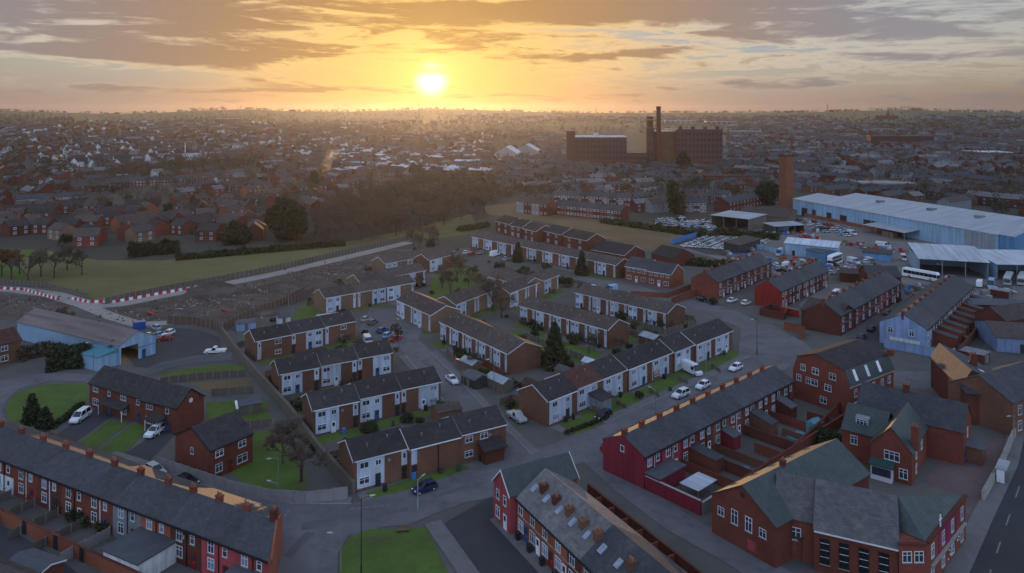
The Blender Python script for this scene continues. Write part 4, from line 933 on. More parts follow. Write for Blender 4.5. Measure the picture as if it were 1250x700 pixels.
# --- D: red terrace with the crimson gable, right of the main road
Dl = ['crimson gable end house of the right hand terrace, with the cluttered covered yard', 'pink rendered house next to the crimson gable', 'red painted house third from the crimson gable'] + ['%s brick house from the crimson gable in the right hand terrace' % ORD[i] for i in range(3, 9)] + ['last brick house of the right hand terrace, beside the hipped mansard block']
OD, aD, LD, D_ = victorian_row((786, 558), (969, 465), 10, Dl, 'houses of the crimson gabled terrace', D=8.6, eave=5.2, rise=2.0, walls=['crimson_render', 'pink_render', 'crimson_render', 'dark_brick', 'brown_brick', 'red_brick', 'dark_brick', 'red_brick', 'dark_brick', 'red_brick'], roofs=('slate',), seed=5, ch=1.0)
window(D_[0][0], 'left', LD, 8, 3.6, 4.6, .8, 1.0); rD = D_[0][0]
box_part(rD, 'yard_extension', .2, -3.0, -.2, LD + 2, -.01, 2.6, 'crimson_render'); box_part(rD, 'extension_roof', 0, -3.2, 2.604, LD + 2.2, -.012, 2.75, 'felt')
dw = lambda x, y: Vector(loc_at(OD, aD, x, y))
barrier('yard_wall', 'crimson painted wall running down the lane from the crimson gable', None, 2.2, .3, 'crimson_render', style='wall', world_pts=[dw(0.15, -.2), dw(.15, -10.5)])
barrier('yard_wall', 'low wall closing the cluttered yard under the crimson gable', None, 1.8, .3, 'concrete', style='wall', world_pts=[dw(.4, -10.5), dw(LD * 1.35, -10.5)])
barrier('yard_wall', 'long dark red brick back wall of the crimson gabled terrace', None, 2.1, .3, 'red_brick', style='wall', world_pts=[dw(LD * 1.6, -11.0), dw(LD * 10, -11.0)])
t = thing('yard_canopy', 'pale sheet canopy over the cluttered yard', 'canopy', dw(2.6, -7.0), aD); box_part(t, 'canopy_roof', -.2, -1.6, 2.1, 5.0, 1.9, 2.18, 'sheet_white')
for x, y in ((0, -1.4), (4.7, -1.4), (0, 1.7), (4.7, 1.7)): box_part(t, 'post', x, y, 0, x + .1, y + .1, 2.1, 'timber')
for i in range(2, 10, 1):
    if i % 2 == 0:
        lean_to(D_[i][0], LD * .5, LD * .98, (3.2, 5.2, 2.6, 4.4)[i // 2 % 4], (3.4, 2.9, 3.1, 3.6)[i // 2 % 4], 2.4, ('dark_brick', 'red_brick', 'crimson_render', 'brown_brick')[i // 2 % 4], ('felt', 'slate')[i // 2 % 2])
    barrier('yard_wall', 'brick wall between two back yards of the crimson gabled terrace', None, (1.8, 1.3, 1.6)[i % 3], .22, ('dark_brick', 'brown_brick', 'red_brick')[i % 3], 'walls between the terrace yards', style='wall', world_pts=[dw(i * LD + .1, -5.2 if i % 2 == 1 else -.4), dw(i * LD + .1, -10.8)])
tag(MB().box(-2.2, -1.1, .0, 2.2, 1.1, .35).build('pool_cover', 'teal', None, dw(LD * 7.3, -7.5), aD), 'teal blue cover lying in a terrace back yard', 'cover')
tag(MB().box(-1.4, -1.0, .0, 1.4, 1.0, 1.9).prism([(-1.1, 1.9), (1.1, 1.9), (0, 2.5)], 'x', -1.5, 1.5).build('garden_shed', 'teal', None, dw(LD * 8.2, -8.6), aD), 'small teal garden shed by the long back wall', 'shed')
tag(MB().tube((0, 0, 0), (0, 0, .8), .8, .8, 10).build('paddling_pool', 'tarp_blue', None, dw(LD * 3.4, -8), aD), 'round blue tub in the yard of the crimson terrace', 'tub')

# --- bottom middle terrace with rooflights
Bl = ['%s brick house from the pink gabled corner, slate roof with a rooflight' % ORD[i] for i in range(9)]
OB, aB, LB, B_ = victorian_row((631, 607), (794.5, 763.5), 9, Bl, 'houses of the rooflight terrace', D=9.4, eave=5.2, rise=2.9, walls=['orange_brick', 'orange_brick', 'orange_brick', 'orange_brick', 'dark_brick', 'orange_brick'], roofs=['weathered_slate'] * 5 + ['slate'] * 4, seed=6, facade='front', chim=False)
for i, (rt, rf) in enumerate(B_):
    s = 2.9 / 4.7
    q = MB().box(-.4, -.6, 0, .4, .6, .14).build('rooflight', 'sheet_grey', rf, (LB * .45, 2.05, 5.2 + 2.05 * s + .16)); q.rotation_euler = (math.atan(s), 0, 0)
    MB().box(-.32, -.5, .143, .32, .5, .16).build('rooflight_pane', 'rooflight_glass', q)
    chimney(rf, LB * .96, 2.6, 5.2 + 2.6 * s + .2, .8, 1.05, (.85, .7, .8, .75)[i % 4], 'brown_brick' if i > 1 else 'dark_brick') if i not in (5, 7) else None
# pink corner house: gable to the left street, green slate roof
e = Vector((math.cos(aB), math.sin(aB), 0)); nrm = Vector((-e.y, e.x, 0))
O = OB - e * 5.2 - nrm * 1.1
t = thing('corner_house', 'pink gabled corner house with a dark green slate roof', 'house', (O.x, O.y, 0), aB)
def cross_gable(w, dep, eave, rise, base=-.3, r=.5): return MB().prism([(0, base), (w, base), (w, eave), (w * r, eave + rise), (0, eave)], 'y', 0, dep)
def cross_roof(w, dep, eave, rise, ov=.25, e=.2, th=.14, r=.5):
    s = rise / (w * r); s2 = rise / (w * (1 - r)); return MB().prism([(-ov, eave - ov * s + .02), (w * r, eave + rise + .02), (w + ov, eave - ov * s2 + .02), (w + ov, eave - ov * s2 + th), (w * r, eave + rise + th + .03), (-ov, eave - ov * s + th)], 'y', -e, dep + e)
cross_gable(5.1, 11.5, 5.6, 2.5).build('wall', 'pink_render', t); cross_roof(5.1, 11.5, 5.6, 2.5).build('roof', 'slate_green', t)
for x, z, w, h in ((1.4, 3.5, .9, 1.4), (3.6, 3.5, .9, 1.4), (1.4, .8, 1.2, 1.6)): window(t, 'front', 5.1, 11.5, x, z, w, h)
door(t, 'front', 5.1, 11.5, 3.7, 1.0, 2.2)
for y in (-.25, 11.68):
    for sg in (0, 1):
        b = MB(); p = [(-.3, 5.25), (2.55, 8.05)] if not sg else [(5.4, 5.25), (2.55, 8.05)]
        b.hexa([(p[0][0], y, p[0][1]), (p[0][0], y + .06, p[0][1]), (p[1][0], y + .06, p[1][1]), (p[1][0], y, p[1][1])], [(p[0][0], y, p[0][1] + .3), (p[0][0], y + .06, p[0][1] + .3), (p[1][0], y + .06, p[1][1] + .3), (p[1][0], y, p[1][1] + .3)]); b.build('verge_board', 'upvc', t)
bw = lambda x, y: Vector(loc_at(OB, aB, x, y))
barrier('yard_wall', 'dark brick wall behind the rooflight terrace, along the lane', None, 1.7, .25, 'dark_brick', style='wall', world_pts=[bw(-4, 15.0), bw(LB * 7, 15.0)])
for i in range(6):
    barrier('yard_wall', 'cross wall between back yards of the rooflight terrace', None, 1.5, .22, 'red_brick', 'cross walls behind the rooflight terrace', style='wall', world_pts=[bw(i * LB, 9.7), bw(i * LB, 14.8)])
for i in range(6):
    tag(MB().box(-.3, -.3, 0, .3, .3, 1.0).box(-.33, -.36, 1.003, .33, .33, 1.08).build('wheelie_bin', 'door_dark', None, bw(i * LB + 1.5, -.7), aB), 'dark wheelie bin on the pavement by the rooflight terrace', 'bin', 'wheelie bins by the rooflight terrace')
strip('pavement', None, 1.8, 0, 'paving', .11, world_pts=[bw(-5, -1.0), bw(LB * 7, -1.0)])
# --- E: hall with four tall white windows in its gable, and the chapel hall with the big slate roof
def free_gable(name, label, pa, pb, z, depth, rise, wallm, roofm, cat='house', ridge_dir='y', group=None, trim=None, base=-.3, rp=.5):
    """front wall seen between two pixels at eave height z; ridge_dir 'y': this wall is the gable"""
    O, a, T = frame_of(pa, pb, z); t = thing(name, label, cat, (O.x, O.y, 0), a, group)
    if ridge_dir == 'y':
        cross_gable(T, depth, z, rise, base, rp).build('wall', wallm, t); rf = cross_roof(T, depth, z, rise, r=rp).build('roof', roofm, t)
    else:
        gable_wall(T, depth, z, rise, base=base).build('wall', wallm, t); rf = gable_roof(T, depth, z, rise, .25, .2, .2).build('roof', roofm, t)
    return t, rf, O, a, T
t, rf, OE, aE, TE = free_gable('brick_hall', 'red brick hall with four white windows in its lane side gable', (869, 603), (947, 643), 5.6, 24, 3.3, 'red_brick', 'slate_green', 'hall')
for x, z, w, h in ((1.6, 3.2, 1.1, 1.2), (3.9, 3.0, 1.1, 2.0), (6.2, 3.0, 1.1, 2.0), (8.4, 3.2, 1.1, 1.2)): window(t, 'front', TE, 24, min(x, TE - .9), z, w, h)
MB().box(TE / 2 - .3, -.06, 7.3, TE / 2 + .3, -.003, 8.0).build('vent', 'door_dark', t)
box_part(t, 'bricked_up_window', 6.0, -.03, .6, 7.4, -.003, 2.0, 'pink_render'); chimney(rf, TE * .5, 9.5, 8.9, .7, .7, .9, 'dark_brick', 1)
# porch in the angle
p = thing('porch', 'small slate roofed brick porch in the angle between the two halls', 'porch', W(952, 672), aE)
gable_wall(3.2, 3.0, 2.9, .0001).build('wall', 'red_brick', p); MB().prism([(-.3, 2.9), (3.2, 3.6), (3.2, 3.75), (-.3, 3.05)], 'x', -.2, 3.4).build('roof', 'slate', p); box_part(p, 'door', 1.0, -.05, 0, 2.2, -.003, 2.2, 'pink_render')
# chapel hall: ridge along its length, pale gutter, four tall black windows, flat roofed front wing
O, a, T = frame_of((994, 645), (1090, 667), 5.6); DC = 11.0
O = Vector((O.x, O.y, 0)); t = thing('chapel_hall', 'long red brick hall with a big weathered slate roof and tall black windows', 'hall', loc_at(O, a, 0, 0), a)
LH = T + .6
gable_wall(LH, DC, 5.6, 3.9).build('wall', 'red_brick', t); rf = gable_roof(LH, DC, 5.6, 3.9, .3, .15, .15).build('roof', 'old_slate', t)
MB().box(0, -.42, 5.28, LH, -.305, 5.46).build('gutter', 'upvc', t)
for i in range(4): 
    w = window(t, 'front', LH, DC, LH * (.13 + .235 * i), 1.2, 1.2, 3.3, 'black_pole', 'car_glass'); 
    for zz in (.9, 1.8, 2.7): MB().box(-.6, -.068, zz, .6, -.036, zz + .05).build('glazing_bar', 'upvc', w)
# left stub bay of the chapel hall (lower wall by the porch)
gable_wall(5.2, DC - 2.2, 5.6, 3.5).build('side_bay', 'red_brick', t, (-5.205, 1.6, 0)); gable_roof(5.2, DC - 2.2, 5.6, 3.5, .3, .1, -.16).build('roof', 'old_slate', t, (-5.205, 1.6, .01)); w = window(t, 'front', 1, 1, -2.4, 2.6, 1.3, 1.7); w.location[1] = 1.6
# street front of the chapel hall, set at an angle along the main street
C0, C1 = W(1132, 664, 6.2), W(1179, 606, 6.2); L0 = Vector(loc_at(O, a, LH + .06, -.35)); a2 = math.atan2(C1.y - C0.y, C1.x - C0.x); T2 = (C1 - C0).length
SF = thing('shop_front_block', 'red brick street front block with a magenta panel and white ornament', 'building', (C0.x, C0.y, 0), a2)
def to_sf(p): return ((p[0] - C0.x) * math.cos(a2) + (p[1] - C0.y) * math.sin(a2), -(p[0] - C0.x) * math.sin(a2) + (p[1] - C0.y) * math.cos(a2))
pl = [to_sf(L0), (0, 0), (T2, 0), (T2 - .5, 4.0), to_sf(loc_at(O, a, LH + .05, DC)), to_sf(loc_at(O, a, LH + .05, 3.0)), to_sf(loc_at(O, a, LH + .05, .3))]
def slab_poly(pl, z0, z1):
    b = MB(); n = len(pl); b.v = [(x, y, z0) for x, y in pl] + [(x, y, z1) for x, y in pl]; b.f = [tuple(reversed(range(n))), tuple(range(n, 2 * n))] + [(k, (k + 1) % n, n + (k + 1) % n, n + k) for k in range(n)]; b.mi = [0] * len(b.f); return b
slab_poly(pl, -.3, 6.2).build('wall', 'red_brick', SF)
def coping(p, q, w=.22):
    u = Vector((q[0] - p[0], q[1] - p[1], 0)); k = Vector((-u.y, u.x, 0)).normalized() * w; return MB().hexa([(p[0] - k.x, p[1] - k.y, 6.203), (q[0] - k.x, q[1] - k.y, 6.203), (q[0] + k.x, q[1] + k.y, 6.203), (p[0] + k.x, p[1] + k.y, 6.203)], [(p[0] - k.x, p[1] - k.y, 6.42), (q[0] - k.x, q[1] - k.y, 6.42), (q[0] + k.x, q[1] + k.y, 6.42), (p[0] + k.x, p[1] + k.y, 6.42)]).build('parapet', 'dark_brick', SF)
coping(pl[1], pl[2]); coping(pl[0], (-.25, 0))
rg = to_sf(loc_at(O, a, LH + .16, DC / 2)) + (9.5,); MB().poly([rg, (.1, .3, 6.3), (T2 - .3, .3, 6.3)]).poly([rg, (T2 - .3, .3, 6.3), pl[4] + (6.25,)]).poly([(T2 - .3, .3, 6.3), pl[3] + (6.28,), pl[4] + (6.25,)]).poly([rg, pl[5] + (6.3,), (.1, .3, 6.3)]).build('roof', 'slate_green', SF)
wa = math.atan2(pl[1][1] - pl[0][1], pl[1][0] - pl[0][0]); wl = math.hypot(*pl[0])
for s_ in (.28, .70):
    for z in (3.9, .9): w = window(SF, 'front', 1, 1, 0, z, 1.2, 1.4); w.location = (pl[0][0] * (1 - s_), pl[0][1] * (1 - s_), z); w.rotation_euler = (0, 0, wa)
for x in (.12, .38, .62, .88):
    window(SF, 'front', T2, 1, T2 * x, 3.7, 1.1, 1.7); window(SF, 'front', T2, 1, T2 * x, .7, 1.2, 1.9)
MB().box(T2 * .26, -.05, 5.45, T2 * .74, -.003, 6.15).box(T2 * .26, -.05, 3.0, T2 * .31, -.003, 5.447).box(T2 * .45, -.05, 3.0, T2 * .55, -.003, 5.447).box(T2 * .69, -.05, 3.0, T2 * .74, -.003, 5.447).build('magenta_panel', 'magenta_render', SF)
MB().box(T2 * .08, -.35, 2.72, T2 * .95, -.003, 2.95).build('string_course', 'stone', SF)
ro = random.Random(2)
for i in range(14):
    x = T2 * .3 + ro.random() * T2 * .42; z = 1.2 + ro.random() * 1.4; q = ro.uniform(.08, .2); MB().prism([(-q, 0), (0, -q), (q, 0), (0, q)], 'y', -.42, -.36).build('ornament', 'upvc', SF, (x, 0, z))
MB().box(T2 * .3, -.12, 6.43, T2 * .3 + .14, .02, 8.0).box(T2 * .3 - .3, -.12, 7.3, T2 * .3 + .44, .02, 7.44).build('roof_cross', 'upvc', SF)

# --- G: gabled red brick house with the green porch roof
t, rf, OG, aG, TG = free_gable('gabled_villa', 'red brick villa with crossing dark gables, a tall chimney and a green porch roof', (1063, 540), (1113, 553), 5.4, 13, 3.3, 'red_brick', 'slate_green')
window(t, 'front', TG, 13, TG * .52, 3.3, 2.3, 1.5, bars=2); window(t, 'front', TG, 13, TG * .80, .8, 1.3, 1.6)
box_part(t, 'bay_window', .25, -1.3, -.2, TG * .56, -.005, 2.35, 'upvc'); MB().prism([(-1.6, 2.36), (-.005, 2.36), (-.005, 3.1), (-1.6, 2.55)], 'x', .0, TG * .6).build('porch_roof', 'dark_green_paint', t)
MB().box(.45, -1.34, .8, TG * .54, -1.303, 2.1).build('pane', 'window_glass', t)
window(t, 'right', TG, 13, 3.5, 3.2, 1.1, 1.5); window(t, 'right', TG, 13, 8.0, 3.2, 1.3, 1.5); window(t, 'right', TG, 13, 3.5, .8, 1.1, 1.5)
chimney(rf, TG + .05, 2.4, 6.3, 1.1, .8, 2.6, 'red_brick', 2)
# left wing with a dormer, rear wing
lw = gable_wall(5.4, 9.0, 5.2, 3.0).build('side_wing', 'red_brick', t, (-5.405, 3.2, 0)); gable_roof(6.8, 9.0, 5.2, 3.0, .25, .15, 0).build('roof', 'slate_green', t, (-5.405, 3.2, 0)); w = window(t, 'front', 1, 1, -3.4, 3.0, 1.1, 1.5); w.location[1] = 3.2
box_part(t, 'dormer', -3.6, 4.6, 5.6, -1.4, 6.6, 7.3, 'grey_render'); w = window(t, 'front', 1, 1, -2.5, 6.0, 1.8, 1.1, bars=2, sill=False); w.location[1] = 4.6
rw = gable_wall(17, 9.0, 5.8, 3.4).build('rear_wing', 'red_brick', t, (-5.4, 13.1, 0)); gable_roof(17, 9.0, 5.8, 3.4, .25, .15, .15).build('roof', 'slate', t, (-5.4, 13.1, 0))
for z in (.8, 3.6): w = window(t, 'right', 11.6, 1, 4.4, z, 1.2, 1.6); w.location[1] = 13.1 + 4.4
box_part(t, 'annex', 11.605, 15, -.2, 14.2, 19.5, 2.8, 'brown_brick'); box_part(t, 'annex_roof', 11.606, 14.8, 2.803, 14.5, 19.7, 2.95, 'felt'); d = door(t, 'right', 11.6, 1, 0, 1.1, 2.2, 'door_blue'); d.location[1] = 14.2
chimney(rf, 2, 17.5, 9.2, 1.0, .7, 1.3, 'dark_brick', 2)
barrier('garden_wall', 'brick wall running behind the villa and the brick hall', [(968, 560), (1000, 530), (1030, 500), (1062, 492)], 2.2, .3, 'red_brick')
barrier('garden_wall', 'pale coping wall between courtyard and main street', [(1200, 612), (1222, 572), (1243, 522)], 1.4, .4, 'stone')
# --- F: brick block with a hipped mansard roof
O, a, T = frame_of((968, 437), (1037, 458), 8.4); DF = 17.0
t = thing('mansard_block', 'tall red brick block with a grey mansard roof and three pale rooflights', 'building', (O.x, O.y, 0), a)
b = MB(); m_ = 2.2; zc = 6.0
b.prism([(0, -.3), (T, -.3), (T, zc), (T - m_ * .6, 9.0), (T * .42, 10.6), (m_ * .5, 9.0), (0, zc)], 'y', 0, DF); b.build('wall', 'red_brick', t)
MB().prism([(T + .02, zc + .02), (T + .14, zc + .02), (T - m_ * .6 + .14, 9.1), (T - m_ * .6, 9.05)], 'y', .15, DF + .2).prism([(-.02, zc + .02), (m_ * .5, 9.05), (m_ * .5 - .14, 9.1), (-.14, zc + .02)], 'y', .15, DF + .2).build('mansard_slope', 'slate_green', t)
MB().prism([(T - m_ * .6 + .2, 8.98), (T - m_ * .6 + .2, 9.12), (T * .42, 10.78), (m_ * .5 - .2, 9.12), (m_ * .5 - .2, 8.98), (T * .42, 10.63)], 'y', -.2, DF + .2).build('roof', 'tile_dark', t)
for x, z in ((2.4, 6.4), (5.2, 6.4), (9.0, 6.4), (1.4, 4.0), (3.6, 4.0), (5.0, 4.0), (8.0, 3.8), (7.0, 1.0)): window(t, 'front', T, DF, min(x, T - 1), z, 1.1 if x < 5 else 1.5, 1.3)
for y in (2.2, 5.6, 9.0, 12.4, 15.2):
    window(t, 'right', T, DF, y, 3.6, 1.1, 1.5); window(t, 'right', T, DF, y, .9, 1.2, 1.6)
MB().box(T + .005, 0, zc - .35, T + .16, DF, zc - .05).build('cornice', 'stone', t)
for y in (3, 7.5, 12):
    q = MB().box(-.06, -.45, -1.1, .10, .45, 1.1).build('rooflight', 'upvc', t, (T - .55, y, 7.6)); q.rotation_euler = (0, -math.atan2(m_ * .6, 3.0), 0)
MB().box(T - .9, DF - 1.0, 9.0, T + .1, DF + .05, 10.2).build('chimney', 'dark_brick', t)
barrier('yard_wall', 'red brick wall below the windows of the mansard block', [(972, 484), (1040, 500), (1062, 494)], 2.0, .3, 'red_brick')

# --- terraces of the right hand side
UNR = '%s house from its near gable in the '
def lab_n(n, d): return [UNR % o + d for o in ORD[:n]]
victorian_row((876, 345), (942, 320), 8, lab_n(8, 'terrace left of the two white cars'), 'terrace left of the white cars', D=9.5, eave=5.5, rise=2.7, walls=['red_brick', 'dark_brick'], roofs=['slate'], seed=31, facade='front', ch=.8)
victorian_row((953, 356), (1011, 331), 7, lab_n(7, 'terrace with the bright red gable'), 'terrace with the bright red gable', D=8.4, eave=5.5, rise=2.7, walls=['red_render', 'dark_brick', 'dark_brick', 'red_brick', 'dark_brick', 'dark_brick', 'red_brick'], roofs=['slate'], seed=32, facade='back', ch=.8)
r_ = barrier('yard_wall', 'bright red painted yard wall beside the bright red gable', [(953, 383), (975, 388)], 2.2, .3, 'red_render')
barrier('compound_wall', 'dark brick compound wall below the bright red gable', [(928, 385), (940, 379), (962, 384), (957, 391), (928, 385)], 2.0, .3, 'dark_brick')
victorian_row((1026, 386), (1100, 345), 10, lab_n(10, 'long terrace facing the blue gable'), 'terrace facing the blue gable', D=9.5, eave=5.5, rise=3.0, walls=['dark_brick', 'dark_brick', 'pink_render', 'dark_brick'], roofs=['slate'], seed=33, facade='front', ch=.8)
O, a, T = frame_of((978, 378), (1024, 388), 4.6); r, rf = shell('end_building', 'low dark brick building with a brown hipped roof before the long terrace', O, a, 0, 0, T, 10, 4.6, 2.6, 'dark_brick', 'tile_brown', cat='building', left=True, right=True, trim='black_pole'); window(r, 'front', T, 10, T * .6, 1.8, 1.0, 1.3)
barrier('yard_wall', 'orange brick yard wall by the low dark end building', [(957, 402), (982, 408), (978, 415)], 2.0, .3, 'orange_brick')
lb4 = lab_n(10, 'terrace with the pale blue gable'); lb4[0] = 'pale blue painted end house facing the cross lane'
O4, a4, L4, R4 = victorian_row((1131, 403), (1188, 350), 10, lb4, 'terrace with the pale blue gable', D=11, eave=5.5, rise=2.9, walls=['blue_render', 'dark_brick', 'red_brick', 'dark_brick'], roofs=['slate'], seed=34, facade='back', ch=.8)
for x in (2.6, 7.6): window(R4[0][0], 'left', L4, 11, x, 3.2, 1.2, 1.5)
box_part(R4[0][0], 'gable_sign', -.06, 1.5, 1.0, -.003, 8.5, 2.2, 'white_render')
q4 = lambda x, y: Vector(loc_at(O4, a4, x, y))
barrier('yard_wall', 'pale blue wall in front of the blue gable', None, 2.2, .3, 'blue_render', style='wall', world_pts=[q4(-3.5, 9), q4(-3.5, -6.2), q4(-.2, -6.2)])
barrier('yard_wall', 'dark brick wall along the back lane of the blue gabled terrace', None, 2.0, .3, 'dark_brick', style='wall', world_pts=[q4(.2, -7.0), q4(L4 * 10, -7.0)])
for i in range(1, 10):
    lean_to(R4[i][0], L4 * .1, L4 * .52, 5.2, 3.6, 2.6, 'red_brick' if i % 3 else 'orange_brick', 'slate' if i % 2 else 'tile_brown')
tag(MB().box(-2, -1.6, 1.9, 2, 1.6, 1.98).box(-1.9, -1.5, 0, -1.8, -1.4, 1.9).box(1.8, 1.4, 0, 1.9, 1.5, 1.9).box(-1.9, 1.4, 0, -1.8, 1.5, 1.9).box(1.8, -1.5, 0, 1.9, -1.4, 1.9).build('yard_canopy', 'tarp_blue', None, q4(L4 * 5.5, -5.5), a4), 'bright blue sheet roof in a yard of the blue gabled terrace', 'canopy')
# buildings at the right picture edge
t, rf, O, a, T = free_gable('street_building', 'dark brick building with a slate roof and long blank wall behind the courtyard', (1174, 470), (1233, 474), 6.6, 17, 3.0, 'dark_brick', 'slate', 'building', 'y', rp=.2)
gable_wall(T + .6, 3.0, 6.0, .02).build('front_range', 'dark_brick', t, (-.3, -3.005, 0)); MB().prism([(-3.3, 6.0), (-.005, 6.9), (-.005, 7.05), (-3.3, 6.15)], 'x', -.5, T + .5).build('lean_to_roof', 'slate', t)
chimney(rf, T * .55, 7, 9.6, 1.2, .8, 1.2, 'dark_brick', 3)
for y in (4, 9):
    q = MB().box(-.5, -.6, 0, .5, .6, .14).build('rooflight', 'upvc', rf, (T * .6, y, 6.6 + 1.5 + .16)); q.rotation_euler = (0, math.atan2(3.0, T * .8), 0)
t, rf, O, a, T = free_gable('street_building', 'brick building with rows of sash windows at the right picture edge', (1236, 492), (1300, 470), 6.4, 12, 3.2, 'brown_brick', 'slate', 'building', 'x')
for x in (2.5, 6, 9.5, 13):
    for z in (.8, 3.7): window(t, 'front', T, 12, min(x, T - 1), z, 1.3, 1.8)
t, rf, O, a, T = free_gable('workshop', 'low pale blue workshop with a tan roof at the right edge', (1217, 412), (1275, 416), 3.6, 16, 2.0, 'blue_render', 'tile_brown', 'workshop', 'x'); door(t, 'front', T, 16, T * .55, 1.2, 2.2, 'door_dark')
t, rf, O, a, T = free_gable('terraced_house', 'tan roofed brick house above the low blue workshop', (1228, 392), (1290, 384), 5.0, 9, 2.6, 'dark_brick', 'tile_brown', 'house', 'x')
t, rf, O, a, T = free_gable('outhouse', 'small white outhouse with a sloping roof behind the slate street building', (1160, 455), (1196, 452), 3.0, 5, .8, 'white_render', 'felt', 'outhouse', 'x')
for i, (x, y, m) in enumerate([(1207, 392, 'concrete'), (1206, 402, 'steel'), (1222, 362, 'concrete'), (1190, 440, 'grey_render')]):
    tag(MB().box(-2.2, -2.6, 0, 2.2, 2.6, 2.2).box(-2.35, -2.75, 2.203, 2.35, 2.75, 2.35, 1).box(-1.2, -2.66, .05, 1.2, -2.603, 1.95, 2).build('lock_up_garage', ['dark_brick', m, 'steel'], None, W(x, y), R(40)), ['pale topped lock up garage midway along the right back lane', 'grey topped lock up garage just below the pale one', 'pale topped lock up garage at the top of the right back lane', 'blue grey lock up by the blue wall corner'][i], 'garage', None)
# bus shelter by the courtyard wall
t = thing('bus_shelter', 'pale roofed bus shelter on the pavement beside the courtyard wall', 'bus shelter', W(1224, 585), math.atan2(W(1243, 522).y - W(1205, 612).y, W(1243, 522).x - W(1205, 612).x))
box_part(t, 'roof', -2.2, -.8, 2.3, 2.2, .8, 2.42, 'sheet_grey'); box_part(t, 'back_panel', -2.0, .66, .2, 2.0, .70, 2.29, 'window_glass'); box_part(t, 'end_panel', -2.1, -.5, .2, -2.06, .6, 2.29, 'upvc')
for x in (-2.0, 2.0): MB().tube((x, .6, 0), (x, .6, 2.3), .05, .05, 6).build('post', 'steel', t)

# --- blue shed with the rusty roof, left
O, a, T = frame_of((146, 446), (190, 432), 0.0)
t = thing('workshop_shed', 'pale blue workshop shed with an open lit doorway and a long rusty roof', 'shed', (O.x, O.y, 0), a); DS = 44
b = MB(); b.box(0, 0, -.2, T * .04, .25, 4.6); b.box(T * .52, 0, -.2, T, .25, 4.6); b.prism([(0, 3.9), (T * .52, 3.9), (T * .52, 4.6), (T, 4.6), (T / 2, 7.0), (0, 4.6)], 'y', 0.01, .24)
b.box(0, .26, -.2, .2, DS, 4.6); b.box(T - .2, .26, -.2, T, DS, 4.6); b.box(.2, DS - .2, -.2, T - .2, DS, 4.6); b.build('wall', 'sheet_paleblue', t)
cross_roof(T, DS, 4.6, 2.4, .3, .2).build('roof', 'sheet_rust', t); MB().box(T * .5, -.05, 2.6, T, -.003, 3.0).build('blue_band', 'sheet_blue', t); door(t, 'front', T, DS, T * .66, 1.0, 2.1, 'door_blue')
MB().box(-5.2, .5, -.2, -.01, 9, 3.2).build('side_lean_to', 'sheet_paleblue', t); MB().prism([(-5.4, 3.21), (-.01, 3.21), (-.01, 4.0), (-5.4, 3.35)], 'y', .3, 9.2).build('lean_to_roof', 'teal', t)
lp = MB().tube((0, 0, 0), (0, 0, .25), .3, .45, 8).build('lamp_shade', 'lamp_glow', t, (T * .3, 3.0, 3.6))
L_ = bpy.data.lights.new('shed_lamp', 'POINT'); L_.energy = 120; L_.color = (1, .7, .35); L_.shadow_soft_size = .3; lo = bpy.data.objects.new('shed_lamp', L_); COL.objects.link(lo); lo.parent = t; lo.location = (T * .3, 3.0, 3.2)
t, rf, O, a, T = free_gable('detached_house', 'brown house with a white ground floor cut by the left picture edge', (-30, 428), (26, 415), 5.0, 8, 2.4, 'brown_brick', 'tile_red', 'house', 'x')
for x in (6, 12): 
    if x < T - 1: window(t, 'front', T, 8, x, 3.3, 1.5, 1.2); window(t, 'front', T, 8, x, .8, 1.6, 1.4)

# --- dark stepped roofs behind the long row, bungalow, new brick pair
for i, (x0, y0, x1, y1) in enumerate([(605, 270, 622, 274), (622, 275, 637, 278), (638, 279, 654, 283), (664, 282, 685, 287), (688, 288, 716, 294)]):
    O, a, T = frame_of((x0, y0), (x1, y1), 5.4); r, rf = shell('stepped_house', '%s house from the left in the dark stepped roofed group' % ORD[i], O, a, 0, 0, T, 11, 5.4, 2.6, 'dark_brick', 'tile_dark', 'dark stepped roofed houses', left=True, right=True)
    for x in (.25, .72): window(r, 'front', T, 11, T * x, 3.6, 1.5, 1.2); window(r, 'front', T, 11, T * x, .7, 1.7, 1.5, 'upvc', 'net_curtain')
O, a, T = frame_of((722, 305), (762, 312), 3.4); r, rf = shell('bungalow', 'long low building with a dark hipped roof beside the rough field', O, a, 0, 0, T, 14, 3.4, 3.0, 'dark_brick', 'tile_dark', cat='bungalow', left=True, right=True); window(r, 'front', T, 14, T * .2, 1, 1.6, 1.3); door(r, 'front', T, 14, T * .75, 2.0, 2.3)
t, rf, O, a, T = free_gable('outbuilding', 'dark roofed outbuilding right of the long low building', (795, 310), (822, 316), 3.5, 12, 3.0, 'dark_brick', 'tile_dark', 'building', 'x')
O, a, T = frame_of((763, 325), (820, 334), 5.2)
for i in range(2):
    r, rf = shell('new_brick_house', ['orange brick new house on the left of the pair with the grey roofs', 'orange brick new house with the plain gable, right of the pair'][i], O, a, i * T / 2, -.5 * i, T / 2, 9, 5.2 - .3 * i, 2.8, 'orange_brick', 'slate', 'pair of new orange brick houses', left=True, right=True)
    for x in (.16, .38, .62, .85): window(r, 'front', T / 2, 9, T / 2 * x, 3.6, 1.3, 1.2)
    for x in (.18, .8): window(r, 'front', T / 2, 9, T / 2 * x, .8, 1.8, 1.4)
    door(r, 'front', T / 2, 9, T / 4, 1.0, 2.1)
# ================================================================ INDUSTRIAL YARDS ON THE RIGHT
def px_of(x, y, z=0.0):
    return (625 + FPX * x / y, HOR - FPX * (z - CAM_H) / y) if y > 1 else (-9999, 9999)
